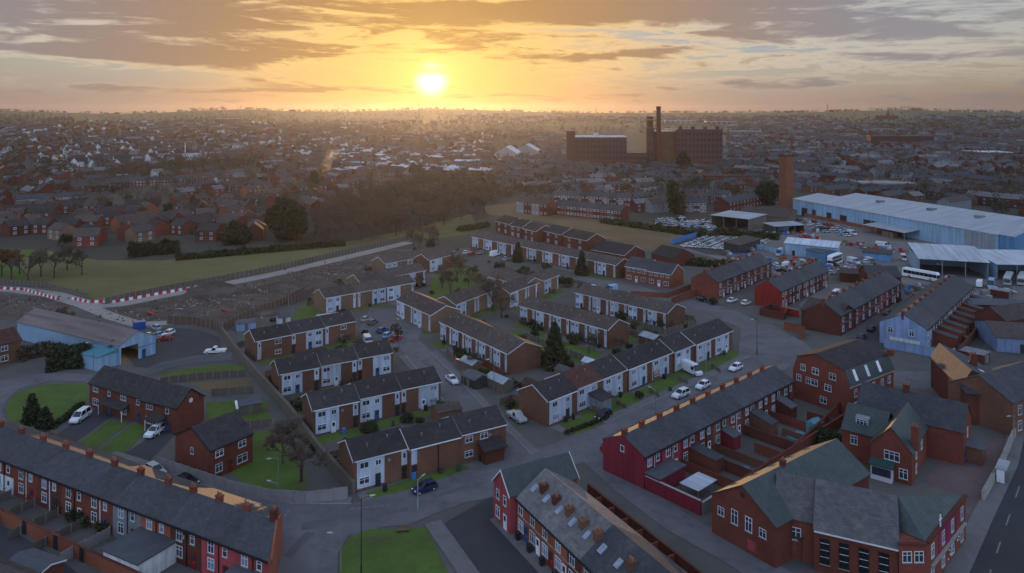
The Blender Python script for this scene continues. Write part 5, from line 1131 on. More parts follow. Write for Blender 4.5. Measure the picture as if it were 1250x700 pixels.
# long blue warehouse
A = W(968, 243, 9); B = W(1218, 287, 9); a = math.atan2(B.y - A.y, B.x - A.x); T = (B - A).length; DW = 58.0
t = thing('warehouse', 'very long pale blue warehouse with a pale grey metal roof', 'warehouse', (A.x, A.y, 0), a)
gable_wall(T * .86, DW, 9, 4.6).build('wall', 'sheet_paleblue', t, (T * .14, 0, 0)); gable_wall(T * .14, DW * .62, 9, 2.8).build('low_wing_wall', 'sheet_paleblue', t, (-.01, .01, 0))
gable_roof(T * .86, DW, 9, 4.6, .4, 0, .3, .2).build('roof', 'sheet_grey', t, (T * .14, 0, 0))
gable_roof(T * .14, DW * .62, 9, 2.8, .4, .3, -.02, .2).build('roof', 'sheet_grey', t); gable_wall(7, 26, 9.2, 4.4).build('gable_annex', 'sheet_blue', t, (T + .32, .5, 0)); gable_roof(7, 26, 9.2, 4.4, .2, 0, .2, .2).build('annex_roof', 'sheet_grey', t, (T + .32, .5, 0))
for s, w in ((.06, 5), (.13, 3), (.22, 4), (.30, 5), (.43, 5), (.47, 5)): box_part(t, 'loading_door', T * s, -.15, 0, T * s + w, -.004, 4.8, 'door_dark')
box_part(t, 'brick_plinth', T * .08, -.3, -.1, T * .62, -.005, 1.8, 'orange_brick'); box_part(t, 'wall_stain', T * .88, -.02, 2, T * .99, -.002, 8.4, 'sheet_grey')
g_ = MB().prism([(-.003, 4.6), (-9, 3.6), (-9, 3.75), (-.003, 4.8)], 'x', T * .50, T * .70).build('canopy_roof', 'sheet_grey', t)
for s in (.50, .56, .62, .695): box_part(t, 'canopy_post', T * s + .1, -8.8, -.1, T * s + .4, -8.5, 3.6, 'steel')
for s in (.35, .6, .8): box_part(t, 'roof_vent', T * s, DW * .30, 9 + 4.6 * .6 + .1, T * s + 3, DW * .36, 9 + 4.6 * .72 + .9, 'steel')
tag(MB().box(-3.5, -1.5, 0, 3.5, 1.5, 2.6).box(-3.52, -1.2, .3, -3.503, 1.2, 2.3, 1).build('storage_container', ['tan_brick', 'steel'], None, W(1086, 289), a), 'tan storage container under the warehouse canopy', 'container')
# the blue gabled annex and sheds
def metal_shed(label, pa, pb, z, depth, rise, wallm, roofm, open_front=False, mono=False, name='metal_shed'):
    O, a, T = frame_of(pa, pb, z); t = thing(name, label, 'shed', (O.x, O.y, 0), a)
    if open_front:
        box_part(t, 'back_wall', 0, depth - .3, -.2, T, depth, z + (rise if mono else 0) - .05, wallm)
        for s in (0, 1): box_part(t, 'side_wall', s * (T - .3), .3, -.2, s * (T - .3) + .3, depth - .302, z - .05, wallm)
        n = max(2, round(T / 7))
        for i in range(n + 1): box_part(t, 'post', min(T - .3, i * T / n), 0, -.2, min(T - .3, i * T / n) + .28, .28, z - .02, 'steel')
    elif mono: MB().prism([(0, -.2), (depth, -.2), (depth, z + rise), (0, z)], 'x', 0, T).build('wall', wallm, t)
    else: gable_wall(T, depth, z, rise).build('wall', wallm, t)
    if mono: MB().prism([(-.5, z), (depth + .3, z + rise + .02), (depth + .3, z + rise + .2), (-.5, z + .18)], 'x', -.4, T + .4).build('roof', roofm, t)
    else: gable_roof(T, depth, z, rise, .4, .3, .3).build('roof', roofm, t)
    return t, O, a, T, depth
t, *_ = metal_shed('open fronted bus shed with a wide pale blue roof', (1122, 316), (1207, 321), 6.0, 22, 2.2, 'sheet_paleblue', 'sheet_white', True, True)
t, *_ = metal_shed('open fronted bus shed at the right edge with a pale roof', (1217, 323), (1290, 324), 5.6, 18, 2.0, 'sheet_paleblue', 'sheet_white', True, True)
t, O, a_, T_, D_ = metal_shed('long low blue shed with a narrow pale roof in the yard', (958, 297), (1022, 303), 5.0, 6, 1.6, 'sheet_paleblue', 'sheet_white', False, True); box_part(t, 'door', 3, -.05, 0, 4.2, -.003, 2.2, 'door_dark')
t, *_ = metal_shed('open shed with a flat pale grey roof beside the scrap cars', (868, 263), (914, 268), 6.0, 20, .6, 'old_timber', 'sheet_grey', True, True)
t, *_ = metal_shed('brown roofed timber yard shed between pale flat roof and chimney', (902, 262), (962, 266), 5.0, 30, 3.0, 'old_timber', 'tile_brown')
t, *_ = metal_shed('small dark green shed with a pale roof near the red recovery truck', (946, 277), (982, 275), 4.0, 9, .6, 'slate_green', 'sheet_grey', True, True)
t, *_ = metal_shed('grey flat roofed cabin by the tall coach', (1000, 309), (1020, 307), 3.6, 7, .4, 'sheet_blue', 'felt', False, True)
t, *_ = metal_shed('blue and dark lean to store beside the white yard van', (1053, 308), (1088, 311), 3.2, 7, .5, 'sheet_blue', 'tile_brown', False, True)
t, *_ = metal_shed('long tan roofed store at the end of the car park', (902, 300), (928, 292), 4.0, 7, .8, 'slate_green', 'tile_brown', False, True)
t, *_ = metal_shed('dark brick store with a tan roof behind the long terrace', (1025, 333), (1060, 336), 3.2, 8, 1.0, 'dark_brick', 'tile_brown')
t, *_ = metal_shed('reddish roofed brick building at the top of the long terrace', (1060, 337), (1100, 338), 5.0, 9, 2.6, 'dark_brick', 'slate', name='brick_building')
tag(MB().box(-4, -1.3, 0, 4, 1.3, 2.6).box(-4.05, -1.32, 2.603, 4.05, 1.32, 2.7).build('storage_container', 'tarp_blue', None, W(951, 272), R(10)), 'bright blue storage container beside the dark green shed', 'container')
tag(MB().box(-3, -1.3, 0, 3, 1.3, 2.6).box(-3.05, -1.32, 2.603, 3.05, 1.32, 2.7).build('storage_container', 'sheet_paleblue', None, W(955, 282), R(10)), 'pale blue storage container under the dark green shed', 'container')
t, *_ = metal_shed('low red brick store by the coaches at the right', (1186, 372), (1262, 374), 3.0, 5, .5, 'crimson_render', 'felt', False, True)
# square brick chimney
p = W(960, 256); t = thing('factory_chimney', 'tall square brown brick chimney beside the long blue warehouse', 'chimney', (p.x, p.y, 0), R(20))
h = 34; MB().hexa([(-3.3, -3.3, -.3), (3.3, -3.3, -.3), (3.3, 3.3, -.3), (-3.3, 3.3, -.3)], [(-3.0, -3.0, h), (3.0, -3.0, h), (3.0, 3.0, h), (-3.0, 3.0, h)]).build('shaft', 'tower_brick', t)
for z in range(4, 34, 5): MB().box(-3.42, -3.42, z, 3.42, 3.42, z + .35).build('brick_band', 'tower_brick', t)
MB().box(-3.4, -3.4, h + .003, 3.4, 3.4, h + .9).build('cap', 'dark_brick', t)

# ---------------------------------------------------------------- the mills on the horizon
def mill(label, x0, x1, yb, yt, depth, wallm, roofm, nx, nz, name='cotton_mill', extras=(), hd=0.0):
    A, B = WT(x0, yb), WT(x1, yb); zb = min(A.z, B.z) - 1; d = A.length; T = (B - A).length; a = math.atan2(B.y - A.y, B.x - A.x) + hd
    f = A.y; H = (yb - yt) / FPX * f
    t = thing(name, label, 'mill', (A.x, A.y, zb), a); box_part(t, 'wall', 0, 0, -1, T, depth, H, wallm); box_part(t, 'roof', -.4, -.4, H + .003, T + .4, depth + .4, H + 1.0, roofm)
    w, h = T / nx * .5, (H - 4) / nz * .5
    pm = cached(('mw', round(w, 2), round(h, 2)), lambda: MB().box(-w / 2, -.15, 0, w / 2, -.004, h).mesh('window', 'window_glass'))
    for i in range(nx):
        for k in range(nz): link('window', pm, t, ((i + .5) * T / nx, 0, 3 + k * (H - 4) / nz + h * .4))
    return t, T, H
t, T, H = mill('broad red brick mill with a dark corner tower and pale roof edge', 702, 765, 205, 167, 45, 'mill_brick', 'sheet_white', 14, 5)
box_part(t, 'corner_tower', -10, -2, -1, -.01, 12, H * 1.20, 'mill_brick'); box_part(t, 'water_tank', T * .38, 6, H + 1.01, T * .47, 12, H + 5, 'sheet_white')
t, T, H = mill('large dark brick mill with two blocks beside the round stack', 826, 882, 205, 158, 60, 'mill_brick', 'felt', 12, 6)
box_part(t, 'side_block', -24, 6, -1, -.01, 60, H * .95, 'brown_brick'); box_part(t, 'side_roof', -24.4, 5.6, H * .951, -.02, 60.4, H * .97, 'sheet_white')
for i in range(4): box_part(t, 'turret', T * (.05 + .27 * i), 1, H + 1.01, T * (.05 + .27 * i) + 4, 5, H + 4, 'dark_brick')
t, T, H = mill('dark brick engine tower with a castellated top between the two mills', 789, 798.5, 205, 156, 9, 'mill_brick', 'felt', 2, 4, 'mill_tower')
box_part(t, 'upper_stage', 1, 1, H + 1.01, T - 1, 8, H + 9, 'dark_brick')
for i in range(4): box_part(t, 'merlon', 1 + i * (T - 4) / 3, 1, H + 10.01, 2.8 + i * (T - 4) / 3, 3, H + 13, 'dark_brick')
A = WT(804, 205); f = A.y; H = (205 - 132) / FPX * f
tag(MB().tube((0, 0, -1), (0, 0, H), 2.9, 2.4, 14).tube((0, 0, H + .01), (0, 0, H + 1.6), 2.8, 2.8, 14).build('mill_stack', 'dark_brick', None, A), 'slim dark round stack rising behind the castellated tower', 'chimney')
mill('low grey mill range joining the two big mills', 765, 790, 205, 187, 20, 'brown_brick', 'slate', 10, 2)
mill('red brick block with a pale blue roof below the right horizon', 1195, 1236, 194, 186, 40, 'brown_brick', 'sheet_white', 12, 1, 'factory_block')
mill('grey brick flats with rows of windows on the right', 1063, 1140, 178, 166, 20, 'dark_brick', 'slate', 16, 3, 'apartment_block')
mill('pale hall roofed in white below the left horizon', 262, 281, 152, 145, 60, 'brown_brick', 'sheet_white', 5, 1, 'hall')
for i, (x0, x1, yb, yt, lb) in enumerate([(603, 632, 196, 178, 'pale pitched roof hall left of the red mill'), (628, 656, 192, 173, 'white pitched roof hall nearest the red mill')]):
    A, B = WT(x0, yb), WT(x1, yb); t = thing('market_hall', lb, 'hall', A, math.atan2(B.y - A.y, B.x - A.x) + R(-14)); T = (B - A).length
    cross_gable(T, 50, 8, 9).build('wall', 'stone', t); cross_roof(T, 50, 8, 9).build('roof', 'sheet_white', t)
mill('white single storey pavilion on the far left with a tall mast', 222, 238, 196, 188, 12, 'white_render', 'sheet_white', 5, 1, 'pavilion')
mill('long pale range on the skyline left of the right hand hill', 812, 850, 151, 147, 40, 'grey_render', 'sheet_grey', 6, 1, 'factory_block')
mill('long pale works below the skyline right of the stack', 862, 900, 153, 148, 40, 'grey_render', 'sheet_grey', 6, 1, 'factory_block')
mill('turquoise shed in front of the skyline works', 890, 930, 166, 160, 30, 'teal', 'sheet_grey', 6, 1, 'factory_block')
mill('low flat roofed school block behind the long warehouse roof', 1052, 1120, 236, 224, 24, 'brown_brick', 'concrete', 14, 1, 'school')
mill('long brick works with a red end, right of the big dark mill', 862, 915, 226, 215, 14, 'brown_brick', 'tile_red', 10, 1, 'factory_block')
for x, yt, yb, lb in ((511, 122, 140, 'tallest thin mast on the skyline right below the sun'), (497, 128, 140, 'shorter thin mast on the skyline left of the tallest'), (1010, 128, 142, 'thin mast on the right skyline'), (226, 178, 192, 'white mast of the far pavilion'), (727, 131, 140, 'thin post on the skyline left of the mill stack')):
    A = WT(x, max(yb, 144.5)); f = A.y; H = (yb + 4 - yt) / FPX * f; k = max(1.2, A.length * .0011)
    tag(MB().tube((0, 0, -2), (0, 0, H), k * .5, k * .3, 6).box(-k, -k, H * .7, k, k, H * .73).build('radio_mast', 'steel' if x != 226 else 'upvc', None, A), lb, 'mast')
A = WT(1085, 146); t = thing('hilltop_church', 'hilltop building with a small spire on the right skyline', 'church', A, .2); box_part(t, 'wall', -40, 0, -3, 40, 18, 14, 'dark_brick'); MB().hexa([(-4, 0, 14), (4, 0, 14), (4, 8, 14), (-4, 8, 14)], [(-.3, 3.7, 40), (.3, 3.7, 40), (.3, 4.3, 40), (-.3, 4.3, 40)]).build('spire', 'slate', t)

# ================================================================ HOUSES OF THE MIDDLE DISTANCE
def mid_house(name, label, group, P, a, L, D, eave, rise, wm, rm, nwin=2, wc='net_curtain', chim=False):
    t = thing(name, label, 'house', P, a, group)
    link('wall', cached(('mhw', L, D, eave, rise, wm), lambda: gable_wall(L, D, eave, rise, base=-3).mesh('wall', wm)), t, (-L / 2, -D / 2, 0))
    rf = link('roof', cached(('mhr', L, D, eave, rise, rm), lambda: gable_roof(L, D, eave, rise, .3, .15, .15, .18).mesh('roof', rm)), t, (-L / 2, -D / 2, 0))
    fr = cached('mhwin', lambda: MB().box(-.7, -.06, 0, .7, -.004, 1.3).mesh('window', 'upvc')); pn = cached(('mhp', wc), lambda: MB().box(-.55, -.09, .15, .55, -.062, 1.15).mesh('pane', wc))
    for i in range(nwin):
        for z in (.9, eave - 1.7):
            w = link('window', fr, t, (-L / 2 + L * (i + .5) / nwin, -D / 2, z)); link('pane', pn, w)
    if chim: link('chimney', cached('mch', lambda: MB().box(-.5, -.35, -1.2, .5, .35, 1.2).mesh('chimney', 'dark_brick')), rf, (L * .85, D / 2, eave + rise))
    return t
def mid_row(pa, pb, n, D, wm, rm, label, group, eave=5.2, rise=2.6, chim=True):
    A, B = W(pa[0], pa[1], eave), W(pb[0], pb[1], eave); a = math.atan2(B.y - A.y, B.x - A.x); L = round((B - A).length / n, 2)
    for i in range(n):
        c = A.lerp(B, (i + .5) / n); mid_house('terraced_house', label, group, (c.x - math.sin(a) * D / 2, c.y + math.cos(a) * D / 2, 0), a, L, D, eave, rise, wm[i % len(wm)], rm, 2, 'window_glass' if i % 2 else 'net_curtain', chim)
mid_row((20, 244), (104, 239), 12, 9, ['red_brick'], 'slate', 'red brick house in the long straight terrace on the left', 'houses of the long red terrace on the left')
mid_row((95, 224), (215, 219), 14, 9, ['orange_brick', 'red_brick'], 'slate', 'red brick house in the second terrace on the left, beyond the long one', 'houses of the second red terrace on the left')
mid_row((215, 219), (300, 209), 12, 9, ['orange_brick', 'red_brick'], 'slate', 'red brick house in the farthest red terrace below the tree belt', 'houses of the farthest red terrace')
mid_row((256, 247), (298, 253), 7, 8, ['red_brick', 'pink_render'], 'tile_brown', 'small terraced house with white porches beyond the round evergreen', 'terrace beyond the round evergreen')
mid_row((630, 246), (668, 250), 4, 9, ['stone', 'dark_brick'], 'tile_brown', 'tall pale stone house at the far edge of the straw field', 'stone houses at the straw field', 7, 3)
mid_row((676, 250), (758, 258), 10, 9, ['dark_brick', 'red_brick', 'brown_brick'], 'slate', 'terraced house along the far edge of the straw field', 'terrace at the straw field edge', 6)
mid_row((676, 238), (770, 242), 11, 9, ['dark_brick', 'stone'], 'slate', 'terraced house in the second line beyond the straw field', 'second line beyond the straw field', 6)
mid_row((800, 247), (862, 248), 8, 9, ['dark_brick', 'stone'], 'slate', 'slate roofed terraced house behind the scrap yard', 'terrace behind the scrap yard', 6)
mid_row((800, 234), (890, 238), 11, 9, ['stone', 'dark_brick'], 'slate', 'slate roofed house in the far line behind the scrap yard', 'far line behind the scrap yard', 6)
mid_row((890, 248), (938, 238), 6, 10, ['dark_brick'], 'slate', 'dark slate roofed house left of the square chimney', 'slate houses by the square chimney', 6)
KEEP = []
def in_poly(x, y, P):
    c = False
    for (x0, y0), (x1, y1) in zip(P, P[1:] + P[:1]):
        if (y0 > y) != (y1 > y) and x < (x1 - x0) * (y - y0) / (y1 - y0) + x0: c = not c
    return c
def estate(poly, n, seed, kinds, label, group, gap=15.0):
    r = random.Random(seed); k = 0; xs = [p[0] for p in poly]; ys = [p[1] for p in poly]
    for _ in range(6000):
        if k >= n: break
        x, y = r.uniform(min(xs), max(xs)), r.uniform(min(ys), max(ys))
        if not in_poly(x, y, poly): continue
        P = WT(x, y)
        if any((P - q).length < gap for q in KEEP): continue
        KEEP.append(P); k += 1; wm, rm, lb = r.choice(kinds); L = r.choice([8.5, 10.0, 12.5]) if 'white' not in kinds[0][2] else r.choice([12, 15]); a = r.choice([.35, .35 + 1.571, -.5, -.5 + 1.571, .0]) + r.gauss(0, .1)
        mid_house('detached_house', (label % lb), group + ', ' + lb, P, a if 'white' not in lb else 1.571 + r.gauss(0, .5), L, 8.0, 4.9 if 'white' not in lb else 6, r.choice([2.6, 3.2]) if 'white' not in lb else 4.2, wm, rm, 2, 'net_curtain', r.random() < .4)
KD = [('red_brick', 'tile_dark', 'red brick'), ('orange_brick', 'tile_brown', 'orange brick'), ('dark_brick', 'tile_dark', 'dark brick'), ('tan_brick', 'tile_brown', 'tan brick'), ('red_brick', 'tile_brown', 'red brick')]
estate([(0, 262), (120, 256), (260, 262), (330, 270), (325, 292), (230, 298), (215, 286), (150, 300), (110, 302), (60, 294), (0, 290)], 58, 3, KD, '%s house of the estate just beyond the meadow', 'estate beyond the meadow', 10.8)
estate([(120, 250), (250, 250), (330, 225), (395, 225), (410, 250), (330, 258)], 20, 4, KD, '%s house between the red terraces and the round evergreen', 'houses by the round evergreen', 13)
estate([(30, 200), (60, 176), (215, 172), (218, 204), (120, 210)], 40, 5, [('white_render', 'tile_dark', 'white rendered')], '%s house in the white estate on the far left', 'white estate on the far left', 15)
# ================================================================ VEHICLES
hd = heading
car('white people carrier parked on the driveway nearest the round lawn', (98, 513), hd((112, 503), (86, 521)), 'people_carrier', 'white')
car('white hatchback parked on the driveway below the semi detached houses', (189, 531), hd((202, 523), (178, 539)), 'estate', 'white')
car('pale silver estate car on the road behind the slate terrace', (190, 580), hd((178, 573), (204, 587)), 'estate', 'silver')
car('black car in front of the pale silver estate behind the slate terrace', (229, 592), hd((215, 588), (242, 597)), 'hatchback', 'black')
car('grey car standing on the close by the dark bushes', (66, 449), hd((66, 452), (67, 444)), 'hatchback', 'silver')
van('white pickup truck parked in the shed yard', (263, 432), hd((276, 431), (250, 432)), 'white', 5.2, 1.75, pickup=True, name='pickup_truck', cat='pickup')
car('dark navy hatchback by the lawn of the bottom staggered row', (518, 600), hd((530, 596), (506, 604)), 'hatchback', 'navy')
car('silver car at the upper end of the cul de sac line', (447, 392), hd((441, 396), (455, 388)), 'hatchback', 'silver')
car('grey car second from the upper end of the cul de sac line', (455, 396), hd((448, 400), (462, 392)), 'hatchback', 'grey')
car('blue car in the middle of the cul de sac line', (467, 406), hd((460, 409), (475, 402)), 'hatchback', 'blue')
car('silver blue car beside the red car in the cul de sac', (474, 412), hd((468, 415), (482, 408)), 'hatchback', 'paleblue')
car('red car at the lower end of the cul de sac line', (483, 416), hd((476, 419), (492, 412)), 'saloon', 'red')
van('white van parked across from the blue car in the cul de sac', (449, 420), hd((446, 414), (454, 426)), 'white', 4.8, 2.1)
car('white saloon parked on the middle estate road', (552, 467), hd((547, 462), (558, 472)), 'saloon', 'white')
van('silver grey pickup by the big brick gable', (631, 513), hd((624, 508), (640, 519)), 'silver', 5.0, 1.7, pickup=True, name='pickup_truck', cat='pickup')
car('black car half hidden by the dark porch extension', (736, 511), hd((744, 507), (728, 515)), 'hatchback', 'black')
car('white crossover nearest the crimson gable along the terrace street', (831, 485), hd((842, 480), (820, 489)), 'estate', 'white')
car('white hatchback between the crossover and the delivery van', (858, 474), hd((868, 469), (848, 479)), 'hatchback', 'white')
van('white delivery van parked on the grass verge of the white panelled row', (844, 456), hd((830, 449), (858, 462)), 'white', 5.9, 2.5)
car('white hatchback alone on the verge near the road bend', (898, 452), hd((908, 447), (888, 457)), 'hatchback', 'white')
car('red car peeping out behind the crimson gable', (745, 549), hd((738, 553), (756, 543)), 'hatchback', 'red')
car('white saloon left of the pair before the bright red gable', (894, 369), hd((886, 372), (903, 366)), 'saloon', 'white')
car('white hatchback right of the pair before the bright red gable', (911, 372), hd((903, 375), (919, 369)), 'hatchback', 'white')
car('dark car before the near gable of the red terrace', (858, 368), hd((850, 367), (866, 370)), 'hatchback', 'black')
car('white car on the road above the row at the bend', (726, 354), hd((722, 353), (731, 355)), 'hatchback', 'white')
van('pale blue van on the road above the row at the bend', (746, 356), hd((752, 355), (741, 357)), 'paleblue', 4.8, 2.2)
van('white van parked before the long row under the stepped roofs', (604, 313), hd((598, 315), (612, 311)), 'white', 5.6, 2.4)
for i, (x, y, c) in enumerate([(587, 310, 'silver'), (575, 312, 'red'), (618, 318, 'silver'), (569, 310, 'white')]):
    car(['silver car left of the white van by the long row', 'dark red car at the left end of the long row', 'silver car right of the white van by the long row', 'white car farthest left by the long row'][i], (x, y), hd((x - 5, y + 2), (x + 6, y - 2)), 'hatchback', c)
for i, (x, y, c) in enumerate([(1096, 368, 'black'), (1083, 384, 'grey'), (1064, 404, 'black'), (1052, 414, 'navy')]):
    car('%s parked car in the street facing the blue gable, %s' % (('black', 'grey', 'dark', 'navy')[i], ('farthest up', 'second down', 'third down', 'nearest the pale blue gable')[i]), (x, y), hd((x - 8, y + 7), (x + 8, y - 7)), 'hatchback', c)
car('dark car in the shadow beside the mansard block', (1078, 462), hd((1070, 466), (1086, 456)), 'estate', 'black')
coach('tall white double deck coach behind the bright red terrace', (1019, 323), hd((1034, 316), (1004, 328)), 10.5, 'white', 'car_glass', double=True)
van('white minibus with dark windows at the left of the long blue shed', (952, 312), hd((960, 306), (944, 316)), 'paleblue', 7.0, 2.9, name='minibus', cat='minibus')
van('white van alone in the middle of the concrete yard', (1078, 302), hd((1068, 301), (1089, 303)), 'white', 6.2, 2.5)
coach('long white coach standing broadside behind the long terrace', (1124, 341), hd((1104, 334), (1148, 342)), 12.5, 'white')
van('pale blue minibus at the end of the long coach', (1156, 349), hd((1160, 343), (1152, 354)), 'paleblue', 7.0, 2.9, name='minibus', cat='minibus')
for i, x in enumerate((1210, 1231, 1248)):
    (van if i == 0 else coach)(*(('pale blue minibus left of the parked coaches', (x, 351), hd((x + 3, 343), (x - 3, 357)), 'paleblue', 7.0, 2.9) if i == 0 else (['', 'grey coach nose out under the right bus shed, left one', 'grey coach nose out under the right bus shed, right one'][i], (x, 346), hd((x + 4, 338), (x - 4, 354)), 11.5, 'silver')), **({'name': 'minibus', 'cat': 'minibus'} if i == 0 else {}))
car('white car in front of the parked coaches', (1217, 356), hd((1210, 356), (1226, 357)), 'saloon', 'white'); car('pale silver car beside the white one in front of the coaches', (1232, 358), hd((1225, 358), (1240, 359)), 'hatchback', 'silver')
van('white van behind the long terrace, beside the pale ridge', (1020, 364), hd((1030, 356), (1012, 370)), 'white', 6.0, 2.5)
van('red recovery truck with a flat bed in the warehouse yard', (983, 291), hd((972, 291), (996, 290)), 'red', 6.0, 2.4, pickup=True, name='recovery_truck', cat='truck')
for i, (x, y, c, hx, hy) in enumerate([(1042, 322, 'white', 8, 2), (1004, 341, 'silver', 8, -5), (1062, 322, 'silver', 7, 3), (1103, 318, 'white', 3, 5), (1040, 287, 'white', 8, 2), (1172, 352, 'silver', 5, -6), (1196, 350, 'white', 4, -7), (960, 327, 'white', 7, -3)]):
    van(['white van in the yard right of the double deck coach', 'silver van behind the bright red gabled terrace', 'silver van before the blue lean to store', 'white van nearest the open bus shed', 'white van by the warehouse brick plinth', 'silver van right of the pale blue minibus', 'white van before the second bus shed', 'white van under the long blue shed'][i], (x, y), hd((x - hx, y - hy), (x + hx, y + hy)), c, 5.6, 2.4)
# scrap cars by the blue shed
for i, (x, y, z, c) in enumerate([(184, 413, .05, 'white'), (196, 411, .05, 'paleblue'), (190, 409, 1.5, 'silver'), (201, 416, .05, 'red'), (205, 410, .05, 'white')]):
    car(['white scrap car closest to the blue shed', 'pale blue scrap car under the silver one', 'silver scrap car lying on top of the scrap pile', 'red scrap car in front of the scrap pile', 'white scrap car at the right of the scrap pile'][i], (x, y), R(20 + 60 * i), 'hatchback', c, 'scrap cars by the shed', z=z)
tag(MB().box(-1.6, -1.1, 0, 1.6, 1.1, 2.2).box(-1.7, -1.2, 2.2, -1.5, 1.2, 2.9, 1).build('skip', ['paint_blue', 'red_plastic'], None, W(170, 402), .5), 'blue skip with a red end behind the blue shed', 'skip')
# rows of cars too small to show their parts: one mesh each
def small_car(c):
    def mk():
        b = MB(); loft(b, [(-2.1, .3, .06), (-2.1, .9, .05), (.8, .95, .08), (2.0, .75, .12), (2.05, .3, .1)], 1.8, 0)
        b.hexa([(-1.95, -.75, .9), (.85, -.75, .94), (.85, .75, .94), (-1.95, .75, .9)], [(-1.5, -.6, 1.36), (.1, -.6, 1.36), (.1, .6, 1.36), (-1.5, .6, 1.36)], 1)
        b.hexa([(-1.5, -.6, 1.363), (.1, -.6, 1.363), (.1, .6, 1.363), (-1.5, .6, 1.363)], [(-1.4, -.52, 1.45), (0, -.52, 1.45), (0, .52, 1.45), (-1.4, .52, 1.45)], 0)
        for x in (-1.3, 1.3): b.box(x - .3, -.91, 0, x + .3, -.7, .6, 2); b.box(x - .3, .7, 0, x + .3, .91, .6, 2)
        return b.mesh('parked_car', ['paint_' + c, 'car_glass', 'tyre'])
    return cached(('sc', c), mk)
rc = random.Random(12); PAL = ['white', 'white', 'silver', 'silver', 'grey', 'black', 'blue', 'paleblue', 'red']
O, X, Y = W(832, 302), W(918, 308) - W(832, 302), W(862, 290) - W(832, 302)
for i in range(9):
    for j in range(10):
        if rc.random() < .08: continue
        c = rc.choice(PAL[:5] + ['white', 'paleblue']); p = O + X * ((i + .3) / 9) + Y * ((j + .3) / 10)
        tag(link('parked_car', small_car(c), None, (p.x, p.y, .04), math.atan2(Y.y, Y.x) + 1.571 + rc.gauss(0, .05)), '%s car in the packed rows of the fenced car park' % c, 'car', 'cars in the fenced car park, %s ones' % c)
for i in range(60):
    c = rc.choice(PAL[:5] + ['white', 'paleblue', 'black', 'red']); x = rc.uniform(976, 1036); y = 271 + (x - 976) * .20 + rc.uniform(-3, 7); p = W(x, y)
    if any((p - q).length < 3.5 for q in KEEP[-40:]): continue
    KEEP.append(p); tag(link('parked_car', small_car(c), None, (p.x, p.y, .04), R(rc.choice([20, 25, 110])) + rc.gauss(0, .2)), '%s car in the yard before the long blue warehouse' % c, 'car', 'cars before the warehouse, %s ones' % c)
for i in range(72):
    c = rc.choice(['white', 'white', 'silver', 'silver', 'silver', 'grey', 'paleblue', 'black']); x = rc.uniform(803, 872); p = W(x, 271 + (x - 803) * .10 + rc.uniform(-4.5, 4.5)); z = rc.choice([.04, .04, 1.4])
    tag(link('scrap_car', small_car(c), None, (p.x, p.y, z), rc.uniform(0, 3.14)), '%s car body heaped in the scrap yard left of the flat roofed shed' % c, 'car', 'heaped scrap cars, %s ones' % c)
for i in range(64):
    c = rc.choice(PAL); x = rc.uniform(930, 1070); p = W(x, 321 + (x - 930) * .06 + rc.uniform(-10, 10))
    if any((p - q).length < 5 for q in KEEP[-60:]) or 945 < x < 1035 and px_of(p.x, p.y)[1] < 322: continue
    KEEP.append(p); tag(link('parked_car', small_car(c), None, (p.x, p.y, .04), rc.uniform(0, 3.14)), '%s car in the cluttered yard behind the brick terraces' % c, 'car', 'cars in the cluttered yard, %s ones' % c)

# ================================================================ TREES
TR = [bare_tree('a%d' % i, 40 + i, 10.0, 'pale_twig', .6, .55, 5, .034) for i in range(3)]
TF = [bare_tree('f%d' % i, 80 + i, 12.5, 'pale_twig', 1.1, .55, 5, .034) for i in range(3)]
TL = bare_tree('rust', 66, 9.0, 'rust_leaf', 1.3, .6)
k = 0
def bare(label, px, s=1.0, group=None, kind=None, z=0):
    global k; k += 1; tr, cr = kind or TR[k % 3]; p = W(*px); return tree('bare_tree', label, (p.x, p.y, z), cr, tr, group, s)
bare('large spreading bare tree leaning over the long estate fence at the bottom', (368, 588), 1.3, None, bare_tree('big', 313, 11.0, 'pale_twig', 1.3, .72, 5, .034))
bare('second bare tree in the long garden beside the estate fence', (345, 566), .7)
for i, p in enumerate([(540, 352), (550, 362), (558, 345), (572, 352), (583, 366), (602, 380), (612, 388)]): bare('bare brown tree among the lawns in the middle of the estate', p, .95 + .14 * (i % 3), 'bare trees mid estate')
for i, p in enumerate([(505, 300), (512, 308), (524, 296), (535, 300)]): bare('bare tree at the end of the meadow fence', p, .95, 'bare trees at the meadow end')
for i, p in enumerate([(50, 338), (66, 340), (24, 335), (82, 330), (34, 345), (100, 336)]): bare('bare tree standing in the meadow on the far left', p, 1.25, 'bare trees in the left meadow')
for i, p in enumerate([(56, 408), (68, 402), (40, 410), (82, 408), (98, 414)]): bare('bare tree rising from the scrub left of the rusty shed', p, .75, 'bare trees by the rusty shed')
for i, p in enumerate([(2, 338), (14, 342), (-8, 330)]): bare('rust coloured leafy tree at the left picture edge', p, 1.6, 'rust coloured trees', TL)
